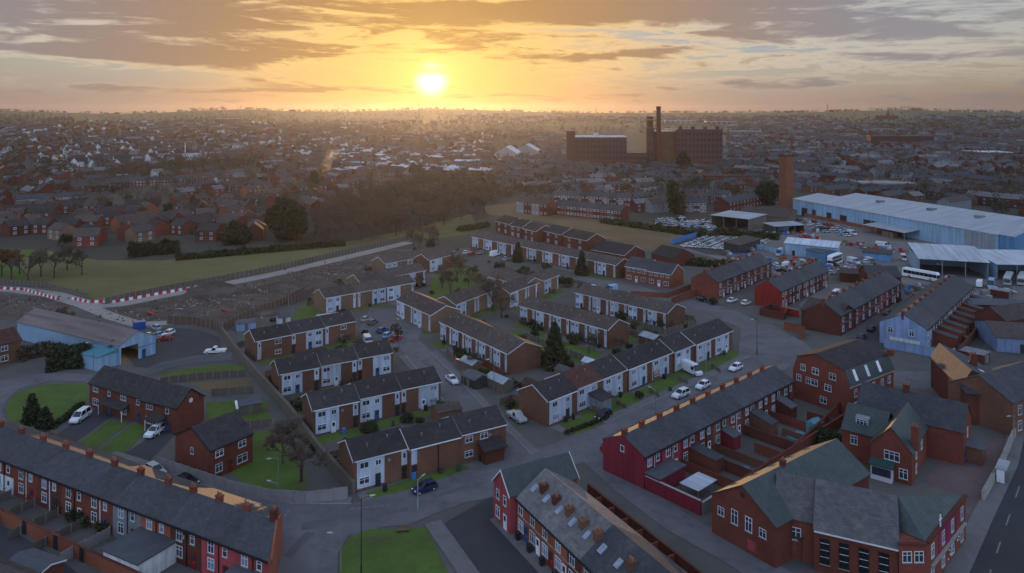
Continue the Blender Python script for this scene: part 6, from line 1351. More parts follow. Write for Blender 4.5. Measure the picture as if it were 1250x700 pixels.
# the bare wood beyond the meadow
rw = random.Random(5); n = 0; POLY = [(375, 296), (430, 297), (520, 284), (590, 262), (606, 238), (580, 222), (520, 216), (470, 236), (415, 255), (385, 272)]; WOOD = []
while n < 120:
    x, y = rw.uniform(375, 606), rw.uniform(216, 297)
    if not in_poly(x, y, POLY): continue
    p = W(x, y)
    if any((p - q).length < 6 for q in WOOD): continue
    WOOD.append(p); n += 1; tr, cr = TF[n % 3]; tree('bare_tree', 'bare brown tree in the wood below the sun', p, cr, tr, 'trees of the bare wood', rw.uniform(.95, 1.35))
def undergrowth():
    r = random.Random(8); b = MB(); k_ = 0
    while k_ < 130:
        x, y = r.uniform(365, 610), r.uniform(212, 300)
        if not in_poly(x, y, POLY): continue
        k_ += 1; p = W(x, y); rad, h = r.uniform(3, 5), r.uniform(2.5, 5)
        for i in range(130):
            v = Vector((r.gauss(0, 1), r.gauss(0, 1), r.gauss(0, 1))).normalized() * r.uniform(.2, 1); q = Vector((p.x + v.x * rad, p.y + v.y * rad, h * .45 + v.z * h * .45)); a = Vector((r.gauss(0, .6), r.gauss(0, .6), 1)).normalized(); c = a.orthogonal().normalized() * .06; L = r.uniform(.6, 1.8)
            b.poly([q - c, q + c, q + a * L])
    tag(b.build('undergrowth', 'twig'), 'dense brown scrub filling the bare wood below the sun', 'scrub', None, 'stuff')
undergrowth()
for i in range(34):
    x, y = rw.uniform(0, 335), rw.uniform(254, 300); p = W(x, y)
    if any((p - q).length < 7.5 for q in KEEP): continue
    KEEP.append(p); s_ = rw.uniform(.9, 2.2)
    if i % 3: tree('bush', 'dark evergreen bush between the houses of the estate beyond the meadow', p, leaf_mass(750 + i % 3, ball_shape(1.6, 1.6, 2.6, .05, i % 3 + 1), 420, .35, 'evergreen'), None, 'bushes of the estate beyond the meadow', s_, cat='bush')
    else: bare('bare tree between the houses of the estate beyond the meadow', (x, y), .8, 'bare trees of the estate beyond the meadow')
# evergreens
def evergreen(label, px, h, rad, n, size, seed, shape=None, m='evergreen', group=None):
    p = W(*px); f = shape or cone_shape(h, rad); return tree('evergreen_tree', label, p, leaf_mass(seed, f, n, size, m), stem(h * .6, max(.12, rad * .08)), group)
evergreen('tall dark conifer standing over the estate lawn', (677, 449), 10.5, 3.0, 2600, .42, 1)
evergreen('dark conifer right of the white van in the long row', (632, 320), 7.5, 2.2, 1100, .5, 2); evergreen('dark conifer before the long row, left of the new brick pair', (710, 336), 8.5, 2.4, 1300, .5, 3)
evergreen('huge round dark evergreen beyond the meadow', (347, 293), 17, 10, 5200, .9, 4, ball_shape(10.5, 10.5, 17, .5, 3)); evergreen('dark spreading evergreen left of the huge round one', (285, 298), 9, 6, 1900, .8, 5, ball_shape(6.5, 6, 9, .3, 8))
evergreen('narrow dark cypress before the smoke', (383, 230), 13, 4.5, 1100, .9, 6, cone_shape(14, 4.2, .5, .4)); evergreen('dark evergreen left of the square chimney', (937, 250), 14, 8, 2600, 1.0, 7, ball_shape(8, 8, 13, .3, 4))
evergreen('dark evergreen before the large mill', (834, 212), 20, 9, 1500, 1.5, 8, cone_shape(22, 9, .5, .5)); evergreen('dark round tree in the glare below the sun', (507, 222), 13, 5, 900, 1.1, 9, ball_shape(5, 5, 14, .3, 6)); evergreen('green willow before the scrap yard houses', (822, 262), 17, 7, 1800, 1.0, 19, ball_shape(6, 6, 19, .3, 9), 'shrub_leaf')
evergreen('small dark conifer on the round lawn, left of its twin', (39, 517), 5.5, 1.7, 1000, .34, 10); evergreen('small dark conifer on the round lawn, right of its twin', (55, 524), 4.0, 1.5, 800, .32, 11)
evergreen('small dark shrub on the lawn at the end of the farthest tan row', (526, 304), 4, 2, 500, .4, 12, ball_shape(2, 2, 4, .1, 5))
# hedges and shrubs
def hedge(label, a_, b_, h, w, n, seed, m='shrub_leaf', name='hedge', size=.5):
    A, B = W(*a_), W(*b_); L = (B - A).length
    def f(r):
        x = r.uniform(0, L); q = .75 + .25 * math.sin(x * .7 + seed) * math.sin(x * .23 + 2); a = r.random() * 3.1416; k = r.uniform(.6, 1); return (x, math.cos(a) * w / 2 * k * q, math.sin(a) * h * k * q + .1)
    o = link(name, leaf_mass(seed + 500, f, n, size, m), None, A, math.atan2(B.y - A.y, B.x - A.x)); return tag(o, label, 'hedge')
hedge('thick dark hedge beyond the meadow, left of the round evergreen', (158, 314), (217, 308), 6.5, 7, 3000, 1, 'evergreen', size=.8)
hedge('long low dark hedge along the far side of the meadow', (215, 318), (420, 300), 3, 4, 3500, 2, size=.7)
hedge('dark hedge between the straw field and the scrap yard', (735, 272), (875, 292), 3.5, 6, 2600, 3, size=.7); hedge('dark hedge between the scrap yard and the car park', (872, 286), (950, 293), 4, 6, 1800, 4, size=.7)
hedge('dark hedge below the fenced car park', (828, 322), (900, 328), 3, 6, 1600, 5, size=.7); hedge('bushy hedge left of the stepped roofs', (560, 283), (596, 277), 3, 5, 700, 6, size=.7)
hedge('dark scrub thicket left of the blue shed, along the close', (62, 448), (140, 440), 5.5, 10, 5200, 7, 'evergreen', 'thicket', .5)
hedge('brown scrub between the close and the left house', (20, 440), (62, 430), 3.5, 6, 1200, 8, 'twig', 'thicket', .5)
hedge('clipped hedge beside the long white panelled row lawns', (690, 531), (740, 512), .9, 1.0, 500, 9, size=.22); hedge('ragged hedge along the bottom staggered row', (375, 540), (430, 590), 1.2, 2.0, 900, 10, size=.3)
hedge('bushes along the round lawn by the driveway', (64, 524), (100, 496), 1.0, 1.6, 900, 11, size=.25); hedge('bushes beside the patio of the five house row', (585, 455), (614, 468), 1.2, 2, 500, 12, size=.3)
for i, (x, y, s) in enumerate([(35, 598, 1.6), (60, 610, 1.3), (85, 622, 1.3), (110, 640, 1.2), (22, 592, 1.5), (95, 634, 1.1), (128, 652, 1.0), (48, 607, 1.2)]):
    tree('shrub', 'dark shrub in the back yards of the slate terrace', W(x, y), leaf_mass(700 + i % 3, ball_shape(1.3, 1.3, 1.5, .05, i % 3 + 1), 420, .2, 'shrub_leaf'), None, 'shrubs in the slate terrace yards', s, cat='shrub')
for i, (x, y, s) in enumerate([(702, 420, 1.6), (655, 400, 1.5), (640, 395, 1.3), (598, 445, 1.0), (760, 392, 1.7), (800, 398, 2.2), (810, 402, 1.8), (560, 440, 1.2), (500, 470, 1.0), (345, 480, 1.2), (365, 500, 1.2), (470, 505, 1.1), (585, 520, 1.0), (1012, 548, 1.8), (1003, 540, 1.6), (660, 346, 2), (690, 350, 2), (640, 334, 1.6), (668, 330, 1.6), (610, 328, 1.5), (425, 505, 1.1), (540, 500, 1.0), (330, 470, 1.0), (870, 372, 1.2), (745, 466, .9), (780, 486, .8)]):
    tree('shrub', 'dark garden shrub beside the estate houses', W(x, y), leaf_mass(700 + i % 3, ball_shape(1.3, 1.3, 1.5, .05, i % 3 + 1), 420, .2, 'shrub_leaf'), None, 'garden shrubs of the estate', s, cat='shrub')

# trees and shrubs between the houses of the estate
EST = [(310, 400), (400, 345), (560, 288), (700, 318), (765, 350), (880, 395), (760, 470), (660, 540), (600, 560), (520, 560), (450, 590), (390, 540)]; re_ = random.Random(31); k2 = 0
def off_road(p, m=5.5):
    for Q in (MAIN, ESTATE, [(438, 402), (455, 385), (500, 390), (520, 410), (505, 425)], [(950, 430), (925, 402), (880, 380), (820, 366), (770, 352), (700, 340)]):
        for u, v in zip(Q, Q[1:]):
            A_2, B_2 = W(*u), W(*v); d_ = B_2 - A_2; t_ = max(0, min(1, (p - A_2).dot(d_) / d_.length_squared))
            if (A_2 + d_ * t_ - p).length < m: return False
    return True
while k2 < 120:
    x, y = re_.uniform(310, 880), re_.uniform(288, 600)
    if not in_poly(x, y, EST): continue
    p = W(x, y)
    if not off_road(p) or not free_spot(p.x, p.y, .9): continue
    k2 += 1
    if k2 % 5 == 0 and free_spot(p.x, p.y, 2.2): bare('small bare garden tree among the estate houses', (x, y), re_.uniform(.4, .62), 'small bare garden trees of the estate')
    else: tree('shrub', 'dark garden shrub beside the estate houses', p, leaf_mass(700 + k2 % 3, ball_shape(1.3, 1.3, 1.5, .05, k2 % 3 + 1), 420, .2, 'shrub_leaf'), None, 'garden shrubs of the estate', re_.uniform(.45, 1.15), cat='shrub')

# ================================================================ FENCES
barrier('estate_fence', 'long pale topped fence running down the left side of the estate', [(270, 408), (290, 435), (320, 470), (352, 506), (392, 560), (432, 604)], 2.0, .5, 'old_timber', style='wall')
barrier('timber_fence', 'tall timber fence closing the building site towards the cul de sac', [(272, 405), (300, 390), (345, 373), (372, 358)], 2.4, .15, 'timber', style='panel')
barrier('timber_fence', 'curved timber fence along the building site behind the shed yard', [(204, 396), (235, 397), (262, 402), (271, 408)], 2.4, .15, 'timber', style='panel')
barrier('site_fence', 'graffiti coloured hoarding beside the tan brick row', [(352, 374), (368, 366), (383, 358)], 2.2, .15, 'brick_paving', style='panel')
barrier('meadow_fence', 'long grey timber fence between meadow and building site track', [(128, 372), (200, 357), (270, 344), (340, 330), (420, 311), (505, 292)], 2.2, .15, 'old_timber', style='panel')
barrier('meadow_fence', 'grey timber fence continuing to the left of the track fork', [(-30, 344), (60, 352), (108, 366)], 1.8, .15, 'old_timber', style='panel')
barrier('palisade_fence', 'pale steel palisade fence below the shed yard', [(180, 460), (200, 452), (240, 444), (284, 440)], 2.0, .12, 'steel', style='palisade')
barrier('garden_fence', 'dark timber fence under the narrow back garden', [(195, 470), (240, 464), (300, 460)], 1.6, .12, 'old_timber', style='panel'); barrier('garden_fence', 'dark timber fence between the straw strip and the slide garden', [(258, 484), (310, 480)], 1.6, .12, 'old_timber', style='panel')
barrier('garden_fence', 'grey timber fence between the slide garden and the long garden', [(265, 528), (332, 521)], 1.6, .12, 'old_timber', style='panel')
barrier('concrete_fence', 'long concrete panel fence below the small detached house', [(193, 572), (240, 588), (285, 603), (330, 613), (372, 616), (425, 610)], 2.0, .12, 'concrete', style='panel')
barrier('driveway_wall', 'low brick wall between the driveways and the terrace road', [(60, 534), (100, 549), (150, 566), (158, 572)], .8, .25, 'dark_brick')
for i, (p, lb, h, m, st) in enumerate([([(486, 560), (520, 552), (545, 540)], 'low fence with patio furniture between the second and bottom staggered rows', 1.5, 'old_timber', 'panel'), ([(345, 492), (380, 486), (400, 496)], 'timber fence before the third staggered row', 1.5, 'old_timber', 'panel'), ([(560, 440), (586, 446), (600, 452), (615, 462)], 'red brown fence around the patio of the five house row', 1.5, 'red_brick', 'wall'),
    ([(545, 430), (552, 440), (575, 455)], 'pale shed side fence by the middle estate road', 1.5, 'timber', 'panel'), ([(640, 412), (700, 436), (742, 452)], 'timber fence behind the gardens of the conifer row', 1.5, 'old_timber', 'panel'), ([(820, 372), (848, 362), (875, 356)], 'brick wall from the road bend to the red terrace', 2.0, 'red_brick', 'wall'), ([(770, 362), (815, 364), (846, 352)], 'orange brick wall below the new brick pair', 1.6, 'orange_brick', 'wall'),
    ([(822, 313), (862, 322), (905, 322)], 'grey fence along the front of the car park', 1.8, 'slate_green', 'posts'), ([(760, 392), (812, 408), (850, 396)], 'brown hedge fence by the plain gable at the bend', 1.4, 'old_timber', 'panel'), ([(612, 330), (650, 336), (700, 345), (740, 356)], 'fence along the front gardens of the long row', 1.2, 'old_timber', 'panel'), ([(819, 299), (838, 293), (860, 287)], 'bright blue hoarding along the upper left edge of the car park', 2.4, 'tarp_blue', 'panel'), ([(885, 300), (930, 305), (955, 312)], 'pale blue hoarding beside the car park', 2.2, 'sheet_paleblue', 'panel')]):
    barrier('garden_fence' if st != 'wall' else 'garden_wall', lb, p, h, .2, m, style=st)
for i, (pt, q) in enumerate([((738, 508), (722, 500)), ((765, 500), (752, 493)), ((805, 486), (792, 478)), ((840, 470), (828, 463)), ((880, 456), (868, 448))]):
    barrier('garden_fence', 'low timber fence between front lawns of the long white panelled row', [pt, q], .9, .1, 'old_timber', 'fences of the white panelled front lawns', style='panel')

# ================================================================ STREET FURNITURE AND SMALL THINGS
lamp_post('tall black lamp post on the round green lawn at the bottom', (441, 702), 10.0, R(20), 'black_pole')
lamp_post('slim grey lamp post at the left of the round green lawn', (416, 698), 5.0, R(180), 'steel'); lamp_post('lamp post on the kerb beside the dark navy hatchback', (510, 622), 4.5, R(60), 'rim'); lamp_post('lamp post by the plain gable at the left end of the orange gable road', (338, 640), 6.0, R(160), 'steel')
lamp_post('tall lamp post in the middle of the road bend junction', (924, 434), 9.0, R(200), 'black_pole'); lamp_post('lamp post on the close beside the blue shed', (114, 462), 8.0, R(180), 'steel'); lamp_post('lamp post beside the red car of the cul de sac', (488, 425), 7.0, R(120), 'steel')
lamp_post('lamp post by the patio canopy of the five house row', (603, 478), 7, R(200)); lamp_post('lamp post on the long garden by the estate fence', (340, 610), 6.5, R(200)); lamp_post('lamp post on the street right of the gabled villa', (1238, 560), 7.5, R(200)); lamp_post('lamp post along the road by the crimson terrace', (800, 520), 7, R(130)); lamp_post('lamp post beside the delivery van', (862, 470), 7, R(130)); lamp_post('lamp post in the yard by the long coach', (1150, 356), 9, R(130)); lamp_post('lamp post beside the white saloon on the estate road', (566, 480), 7, R(160))
t = thing('bench', 'small dark bench on the round green lawn', 'bench', W(492, 650), R(8)); box_part(t, 'seat', -.9, -.25, .40, .9, .25, .48, 'timber'); box_part(t, 'backrest', -.9, .22, .55, .9, .28, .95, 'timber')
for x in (-.7, .7): box_part(t, 'leg', x - .05, -.2, 0, x + .05, .2, .398, 'black_pole')
t = thing('garden_slide', 'pale curved garden slide on the sunny back garden', 'slide', W(288, 497), .5); MB().hexa([(-.25, 0, 1.2), (.25, 0, 1.2), (.25, .1, 1.2), (-.25, .1, 1.2)], [(-.25, 0, 1.3), (.25, 0, 1.3), (.25, .1, 1.3), (-.25, .1, 1.3)]).hexa([(-.25, -2, .2), (.25, -2, .2), (.25, 0, 1.2), (-.25, 0, 1.2)], [(-.25, -2, .28), (.25, -2, .28), (.25, 0, 1.28), (-.25, 0, 1.28)]).build('chute', 'upvc', t); box_part(t, 'ladder', -.22, .1, 0, .22, .2, 1.2, 'steel')
for i, (x, y, L_, W_, lb, m, rf_) in enumerate([(575, 452, 5, 3, 'pale roofed open shelter on the patio of the five house row', 'timber', 'sheet_grey'), (610, 474, 6, 3, 'flat pale canopy by the hedge below the five house row', 'old_timber', 'sheet_grey'), (305, 503, 4, 3, 'grey garden shed on the sunny back garden', 'old_timber', 'felt'), (545, 510, 5, 4, 'brick garage with a mauve pyramid roof above the bottom row', 'brown_brick', 'tile_brown'), (650, 480, 4, 3, 'small red roofed shed beside the big brick gable', 'red_brick', 'tile_red'), (795, 420, 5, 4, 'brick garage with a pale roof behind the long white panelled row', 'brown_brick', 'sheet_grey'), (346, 395, 3.5, 2.5, 'white garden shed at the timber fence corner', 'white_render', 'felt'), (300, 402, 5, 3, 'blue grey site cabin behind the timber fence', 'blue_render', 'felt'), (690, 462, 4, 3, 'brown garden shed under the tall conifer', 'timber', 'felt'), (720, 452, 3, 2.4, 'pale greenhouse like shed behind the white panelled row', 'sheet_white', 'sheet_white'), (580, 470, 5, 4, 'dark green shed below the patio of the five house row', 'slate_green', 'felt'), (400, 395, 6, 4, 'white and yellow tented canopy beside the cul de sac cars', 'tarp_yellow', 'sheet_white'), (640, 494, 4, 3, 'dark flat shed right of the big gable hedge', 'timber', 'felt'), (1208, 472, 5, 4, 'white low store behind the slate street building', 'white_render', 'felt')]):
    p = W(x, y); t = thing('garden_shed' if 'shed' in lb else ('canopy' if 'canopy' in lb or 'shelter' in lb else ('garage' if 'garage' in lb else 'outbuilding')), lb, 'shed', p, R(27 if x < 560 else -50)); gable_wall(L_, W_, 2.1, .7).build('wall', m, t, (-L_ / 2, -W_ / 2, 0)); gable_roof(L_, W_, 2.1, .7, .2, .15, .15, .08).build('roof', rf_, t, (-L_ / 2, -W_ / 2, 0)); MB().box(-.45, -.05, 0, .45, -.004, 1.9).build('door', 'old_timber', t, (0, -W_ / 2, 0))
for i, (x, y) in enumerate([(700, 512), (744, 504), (560, 575), (470, 600), (505, 585), (818, 478), (600, 470), (420, 530), (480, 520), (1050, 470), (360, 470), (845, 560), (880, 540), (905, 525), (930, 500)]):
    tag(MB().box(-.3, -.3, 0, .3, .3, 1.0).box(-.33, -.36, 1.003, .33, .33, 1.08).build('wheelie_bin', ['door_dark', 'tarp_blue', 'slate_green'][i % 3], None, W(x, y), i), ['black', 'blue', 'dark green'][i % 3] + ' wheelie bin beside an estate house', 'bin', ['black', 'blue', 'dark green'][i % 3] + ' wheelie bins of the estate')
def clutter():
    r = random.Random(15); b = MB(); ms = ['timber', 'sheet_white', 'steel', 'tarp_blue', 'concrete', 'red_plastic', 'sheet_rust', 'old_timber']
    for x0, x1, y0, sl, dy, n in ((915, 1075, 322, .06, 9, 190), (925, 1000, 281, .10, 5, 90), (1100, 1215, 356, .05, 6, 60), (1165, 1240, 384, .0, 10, 50), (1130, 1180, 392, .3, 12, 50), (880, 930, 313, .1, 4, 30), (1030, 1125, 299, .12, 3, 40)):
        for i in range(n):
            x = r.uniform(x0, x1); p = W(x, y0 + (x - x0) * sl + r.uniform(-dy, dy)); s, q, h = r.uniform(.3, 1.3), r.uniform(.3, .9), r.choice([.4, .7, 1.1, 1.6]); a_ = r.random() * 3; c, d = math.cos(a_), math.sin(a_)
            f = [(p.x + u * c - v * d, p.y + u * d + v * c) for u, v in ((-s, -q), (s, -q), (s, q), (-s, q))]; b.hexa([(u, v, 0) for u, v in f], [(u, v, h) for u, v in f], r.randrange(8))
    tag(b.build('yard_litter', ms), 'crates, pallets and scrap littering the industrial yards', 'litter', None, 'stuff')
clutter()
# ================================================================ THE TOWN BEYOND, WOODS, SMOKE AND AIR
import numpy as np
VOID = [[(370, 300), (600, 300), (610, 236), (580, 218), (470, 230), (400, 254)], [(590, 246), (660, 244), (800, 270), (890, 240), (960, 235), (1300, 270), (1300, 420), (590, 420)], [(-200, 300), (620, 268), (620, 420), (-200, 420)], [(-120, 262), (330, 258), (330, 300), (-120, 305)],
        [(0, 135), (0, 152), (60, 152), (60, 135)], [(90, 136), (560, 136), (560, 149), (90, 149)], [(10, 250), (310, 206), (310, 216), (110, 262)], [(120, 214), (330, 196), (330, 206), (130, 222)], [(690, 206), (890, 206), (890, 150), (690, 150)], [(600, 198), (660, 198), (660, 170), (600, 170)], [(620, 258), (790, 262), (790, 244), (620, 230)], [(855, 228), (920, 228), (920, 214), (855, 214)], [(1045, 238), (1125, 238), (1125, 222), (1045, 222)], [(480, 150), (700, 150), (700, 164), (480, 164)], [(1000, 138), (1120, 138), (1120, 150), (1000, 150)]]
def far_town():
    r = random.Random(21); b = MB(); n = 0; mats = ['dark_brick', 'slate', 'tile_brown', 'net_curtain', 'red_brick', 'grey_render', 'brown_brick', 'sheet_grey', 'white_render', 'weathered_slate']
    cell = {}
    for p in KEEP: cell[(int(p.x // 24), int(p.y // 24))] = 1
    for ring in range(9000):
        d = 430 * math.exp(r.random() ** .8 * math.log(3600 / 430)); az = r.uniform(-.72, .72); x, y = d * math.sin(az), d * math.cos(az)
        z = terrain(x, y); px, py = px_of(x, y, z)
        if not (-60 < px < 1310) or any(in_poly(px, py, P) for P in VOID): continue
        da = 1 if px > 620 else 0
        th = (.55 if math.sin(x * .004) + math.sin(y * .003 + 1) > 0 else -.65) + (math.pi / 2 if math.sin(x * .011 + y * .007) > .35 else 0) + r.gauss(0, .06)
        L = r.choice([9, 12, 18, 28, 42]) if da else r.choice([9, 9, 12, 12, 18, 30]); W_ = r.uniform(7.5, 9); e = r.uniform(4.8, 6.2); rs = r.uniform(2.2, 3.0)
        key = (int(x // 24), int(y // 24)); near = sum(cell.get((key[0] + i, key[1] + j), 0) for i in (-1, 0, 1) for j in (-1, 0, 1))
        if near > (5 if d < 900 else 7) or cell.get(key, 0) > 0: continue
        cell[key] = cell.get(key, 0) + 1; n += 1
        wm = r.choice([0, 0, 0, 6, 5, 6, 5] if da else [0, 4, 0, 6, 0, 8, 6, 4]); rm = r.choice([1, 1, 1, 9, 2, 1] if da else [2, 2, 1, 1, 9])
        c, s = math.cos(th), math.sin(th); q = lambda u, v, w: (x + u * c - v * s, y + u * s + v * c, z + w)
        h = L / 2; k = W_ / 2
        b.poly([q(-h, -k, -3), q(h, -k, -3), q(h, -k, e), q(-h, -k, e)], wm); b.poly([q(h, k, -3), q(-h, k, -3), q(-h, k, e), q(h, k, e)], wm)
        for sg in (-1, 1): b.poly([q(sg * h, -k, -3), q(sg * h, k, -3), q(sg * h, k, e), q(sg * h, 0, e + rs), q(sg * h, -k, e)][::sg], wm)
        o = .35; b.poly([q(-h - o, -k - o, e - .2), q(h + o, -k - o, e - .2), q(h + o, 0, e + rs), q(-h - o, 0, e + rs)], rm); b.poly([q(h + o, k + o, e - .2), q(-h - o, k + o, e - .2), q(-h - o, 0, e + rs), q(h + o, 0, e + rs)], rm)
        if d < 1900:
            nw = max(2, int(L / 4.5))
            for i in range(nw):
                for zz in (.8, 3.3):
                    if r.random() < (.35 if d < 900 else .6): continue
                    u = -h + (i + .5) * L / nw
                    sd = -1 if (q(0, -k, 0)[0] ** 2 + q(0, -k, 0)[1] ** 2) < x * x + y * y else 1
                    b.poly([q(u - .75, sd * (k + .06), zz), q(u + .75, sd * (k + .06), zz), q(u + .75, sd * (k + .06), zz + 1.4), q(u - .75, sd * (k + .06), zz + 1.4)][::-sd], 3)
            if r.random() < .7:
                for i in range(max(1, int(L / 10))):
                    u = -h + (i + .5) * L / max(1, int(L / 10)); b.hexa([q(u - .5, -.4, e + rs - .6), q(u + .5, -.4, e + rs - .6), q(u + .5, .4, e + rs - .6), q(u - .5, .4, e + rs - .6)], [q(u - .5, -.4, e + rs + 1.4), q(u + .5, -.4, e + rs + 1.4), q(u + .5, .4, e + rs + 1.4), q(u - .5, .4, e + rs + 1.4)], 0)
        if r.random() < .10:    # a low shed or conservatory with a pale roof
            u, v = r.uniform(-8, 8), r.choice([-11, 11]); b.hexa([q(u - 3, v - 2, -2), q(u + 3, v - 2, -2), q(u + 3, v + 2, -2), q(u - 3, v + 2, -2)], [q(u - 3, v - 2, 2.6), q(u + 3, v - 2, 2.6), q(u + 3, v + 2, 2.6), q(u - 3, v + 2, 2.6)], 7)
    o = b.build('distant_houses', mats); tag(o, 'distant town of terraces and small houses reaching to the hills', 'town', None, 'stuff'); print('far blocks', n, len(b.f))
far_town()
# glittering works roofs below the sun and pale sheds of the middle distance: things of their own
rs = random.Random(44)
for i in range(46):
    x, y = rs.uniform(410, 590), rs.uniform(186, 214); P = WT(x, y); L = rs.uniform(12, 34); D = rs.uniform(8, 16); a = rs.choice([.3, -.4, 1.2]) + rs.gauss(0, .1)
    t = thing('works_shed', 'pale roofed works shed in the glare left of the sun\'s path', 'shed', P, a, 'pale roofed works sheds below the sun'); link('wall', cached(('ks', round(L), round(D)), lambda: MB().box(-L / 2, -D / 2, -3, L / 2, D / 2, 5).mesh('wall', 'brown_brick')), t)
    link('roof', cached(('kr', round(L), round(D)), lambda: MB().prism([(-D / 2 - .3, 5.0), (0, 6.6), (D / 2 + .3, 5.0), (D / 2 + .3, 5.2), (0, 6.85), (-D / 2 - .3, 5.2)], 'x', -L / 2 - .3, L / 2 + .3).mesh('roof', 'sheet_white')), t)
# tree belts and woods too far to count, and gardens' trees between the far houses
def far_woods():
    r = random.Random(77); T = MB()
    def clump(x, y, h, rad, m):
        z = terrain(x, y); d = math.hypot(x, y); n = 26 if d > 1800 else (60 if d > 800 else 130)
        for i in range(n):
            v = Vector((r.gauss(0, 1), r.gauss(0, 1), r.gauss(0, 1))).normalized() * r.uniform(.35, 1); p = Vector((x + v.x * rad, y + v.y * rad, z + h * .52 + v.z * h * .48)); s = (1.5 if d > 1800 else (.9 if d > 800 else .55)) * r.uniform(.6, 1.4)
            a = Vector((r.gauss(0, 1), r.gauss(0, 1), r.gauss(0, 1))).normalized(); c = a.orthogonal().normalized() * s; e = a.cross(c).normalized() * s * .6; T.poly([p - c, p + e, p + c, p - e], m)
    def belt(poly, n, h0, h1, ms):
        xs = [p[0] for p in poly]; ys = [p[1] for p in poly]; k = 0
        while k < n:
            x, y = r.uniform(min(xs), max(xs)), r.uniform(min(ys), max(ys))
            if not in_poly(x, y, poly): continue
            P = WT(x, y); h = r.uniform(h0, h1); clump(P.x, P.y, h, h * r.uniform(.35, .6), r.choice(ms)); k += 1
    belt([(-10, 143), (62, 143), (62, 154), (-10, 156)], 90, 12, 22, [1, 0]); belt([(120, 213), (310, 196), (330, 204), (140, 222)], 130, 9, 15, [0, 0, 1]); belt([(330, 150), (480, 148), (640, 152), (680, 168), (560, 176), (440, 170), (340, 168)], 420, 10, 18, [0]); belt([(50, 196), (90, 200), (92, 220), (50, 222)], 26, 9, 14, [1, 0])
    belt([(0, 178), (24, 178), (24, 206), (0, 206)], 24, 10, 15, [0]); belt([(200, 146), (330, 143), (330, 150), (200, 153)], 110, 10, 16, [0, 1]); belt([(680, 160), (800, 146), (1000, 146), (1000, 160), (900, 158), (700, 170)], 200, 9, 15, [0]); belt([(1000, 146), (1250, 145), (1260, 160), (1180, 165), (1040, 158)], 260, 10, 17, [0, 0, 1])
    belt([(1100, 232), (1230, 232), (1260, 252), (1120, 246)], 46, 8, 13, [0]); belt([(560, 226), (680, 212), (690, 232), (600, 250)], 40, 8, 13, [0]); belt([(790, 222), (850, 220), (840, 262), (800, 256)], 18, 9, 13, [1, 0]); belt([(620, 262), (740, 262), (770, 272), (680, 262)], 20, 3, 6, [0, 1])
    for i in range(4200):      # single trees among the far houses
        d = 460 * math.exp(r.random() ** .85 * math.log(3800 / 460)); az = r.uniform(-.7, .7); x, y = d * math.sin(az), d * math.cos(az); px, py = px_of(x, y, terrain(x, y))
        if any(in_poly(px, py, P) for P in (VOID[1], VOID[2], VOID[8])): continue
        h = r.uniform(6, 13); clump(x, y, h, h * .45, r.choice([0, 0, 0, 0, 1]))
    o = T.build('far_woods', ['twig', 'shrub_leaf']); tag(o, 'brown winter woods and tree belts of the far town and hills', 'woods', None, 'stuff'); print('wood faces', len(T.f))
far_woods()
# skyline trees on the ridge
def ridge_trees():
    r = random.Random(9); T = MB()
    for i in range(900):
        px = r.uniform(-40, 1290); a = math.atan((px - 625) / FPX)
        if r.random() > .35 + .5 * (math.sin(a * 37) + math.sin(a * 90 + 1) > .3) : continue
        d = r.uniform(4150, 4320); x, y = d * math.sin(a), d * math.cos(a); z = terrain(x, y); h = r.uniform(5, 13) * (1.5 if 230 < px < 310 or 1050 < px < 1130 else 1); 
        for j in range(14):
            p = Vector((x + r.gauss(0, h * .5), y + r.gauss(0, 4), z + h * r.uniform(.1, 1))); s = r.uniform(1.2, 3.2); T.poly([p + Vector((-s, 0, 0)), p + Vector((0, .5, -s * .7)), p + Vector((s, 0, .2)), p + Vector((0, 0, s * .8))])
    o = T.build('skyline_trees', ['twig']); tag(o, 'thin line of bare trees along the skyline', 'trees', None, 'stuff')
ridge_trees()
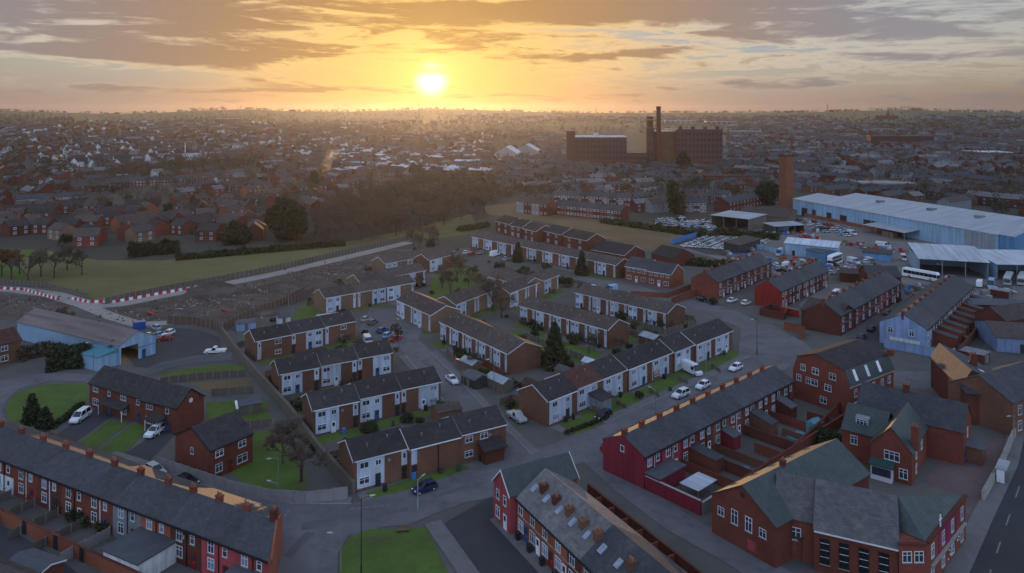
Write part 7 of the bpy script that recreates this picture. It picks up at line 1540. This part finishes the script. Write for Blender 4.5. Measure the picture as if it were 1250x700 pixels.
# smoke rising left of the glare
def smoke():
    b = MB(); P = WT(397, 218); n = 12; r = random.Random(4); L = 9
    for i in range(L):
        t = i / (L - 1); R_ = 2.0 + 5.0 * t ** .8; cx, cz = t * t * 9 + r.gauss(0, .6), t * 27
        for j in range(n): a = 6.283 * j / n; k = R_ * (1 + .25 * math.sin(a * 3 + i)); b.v.append((cx + k * math.cos(a), k * math.sin(a), cz))
    for i in range(L - 1):
        for j in range(n): k = (j + 1) % n; b.f.append((i * n + j, i * n + k, (i + 1) * n + k, (i + 1) * n + j)); b.mi.append(0)
    b.f.append(tuple(range(n))[::-1]); b.f.append(tuple((L - 1) * n + j for j in range(n))); b.mi += [0, 0]
    m = bpy.data.materials.new('smoke_plume'); m.use_nodes = True; N = m.node_tree.nodes; N.remove(N['Principled BSDF']); v = N.new('ShaderNodeVolumePrincipled'); v.inputs['Color'].default_value = (.9, .88, .85, 1); 
    tc = N.new('ShaderNodeTexCoord'); nz = N.new('ShaderNodeTexNoise'); nz.inputs['Scale'].default_value = .28; nz.inputs['Detail'].default_value = 3; m.node_tree.links.new(tc.outputs['Object'], nz.inputs['Vector'])
    mr_ = N.new('ShaderNodeMapRange'); mr_.inputs[1].default_value = .46; mr_.inputs[2].default_value = .75; mr_.inputs[4].default_value = .09; m.node_tree.links.new(nz.outputs['Fac'], mr_.inputs[0]); m.node_tree.links.new(mr_.outputs[0], v.inputs['Density'])
    v.inputs['Anisotropy'].default_value = .5; v.inputs['Density Attribute'].default_value = ''
    m.node_tree.links.new(v.outputs[0], N['Material Output'].inputs['Volume']); M['smoke_plume'] = m
    o = b.build('smoke', 'smoke_plume', None, P, 0, True); tag(o, 'pale smoke plume rising beside the narrow dark cypress', 'smoke', None, 'stuff')
smoke()
# the air: one closed box of thin even haze
m = bpy.data.materials.new('haze_air'); m.use_nodes = True; N = m.node_tree.nodes; N.remove(N['Principled BSDF']); v = N.new('ShaderNodeVolumePrincipled')
v.inputs['Color'].default_value = (0.74, 0.77, 0.84, 1); v.inputs['Density'].default_value = HAZE; v.inputs['Anisotropy'].default_value = 0.75; v.inputs['Density Attribute'].default_value = ''
m.node_tree.links.new(v.outputs[0], N['Material Output'].inputs['Volume']); M['haze_air'] = m
zb = min(terrain(6900 * math.sin(a_ * .1), 6900 * math.cos(a_ * .1)) for a_ in range(63)) - 6
o = MB().box(-7100, -7100, min(-2, zb), 7100, 7100, 150).build('haze', 'haze_air'); o['kind'] = 'stuff'
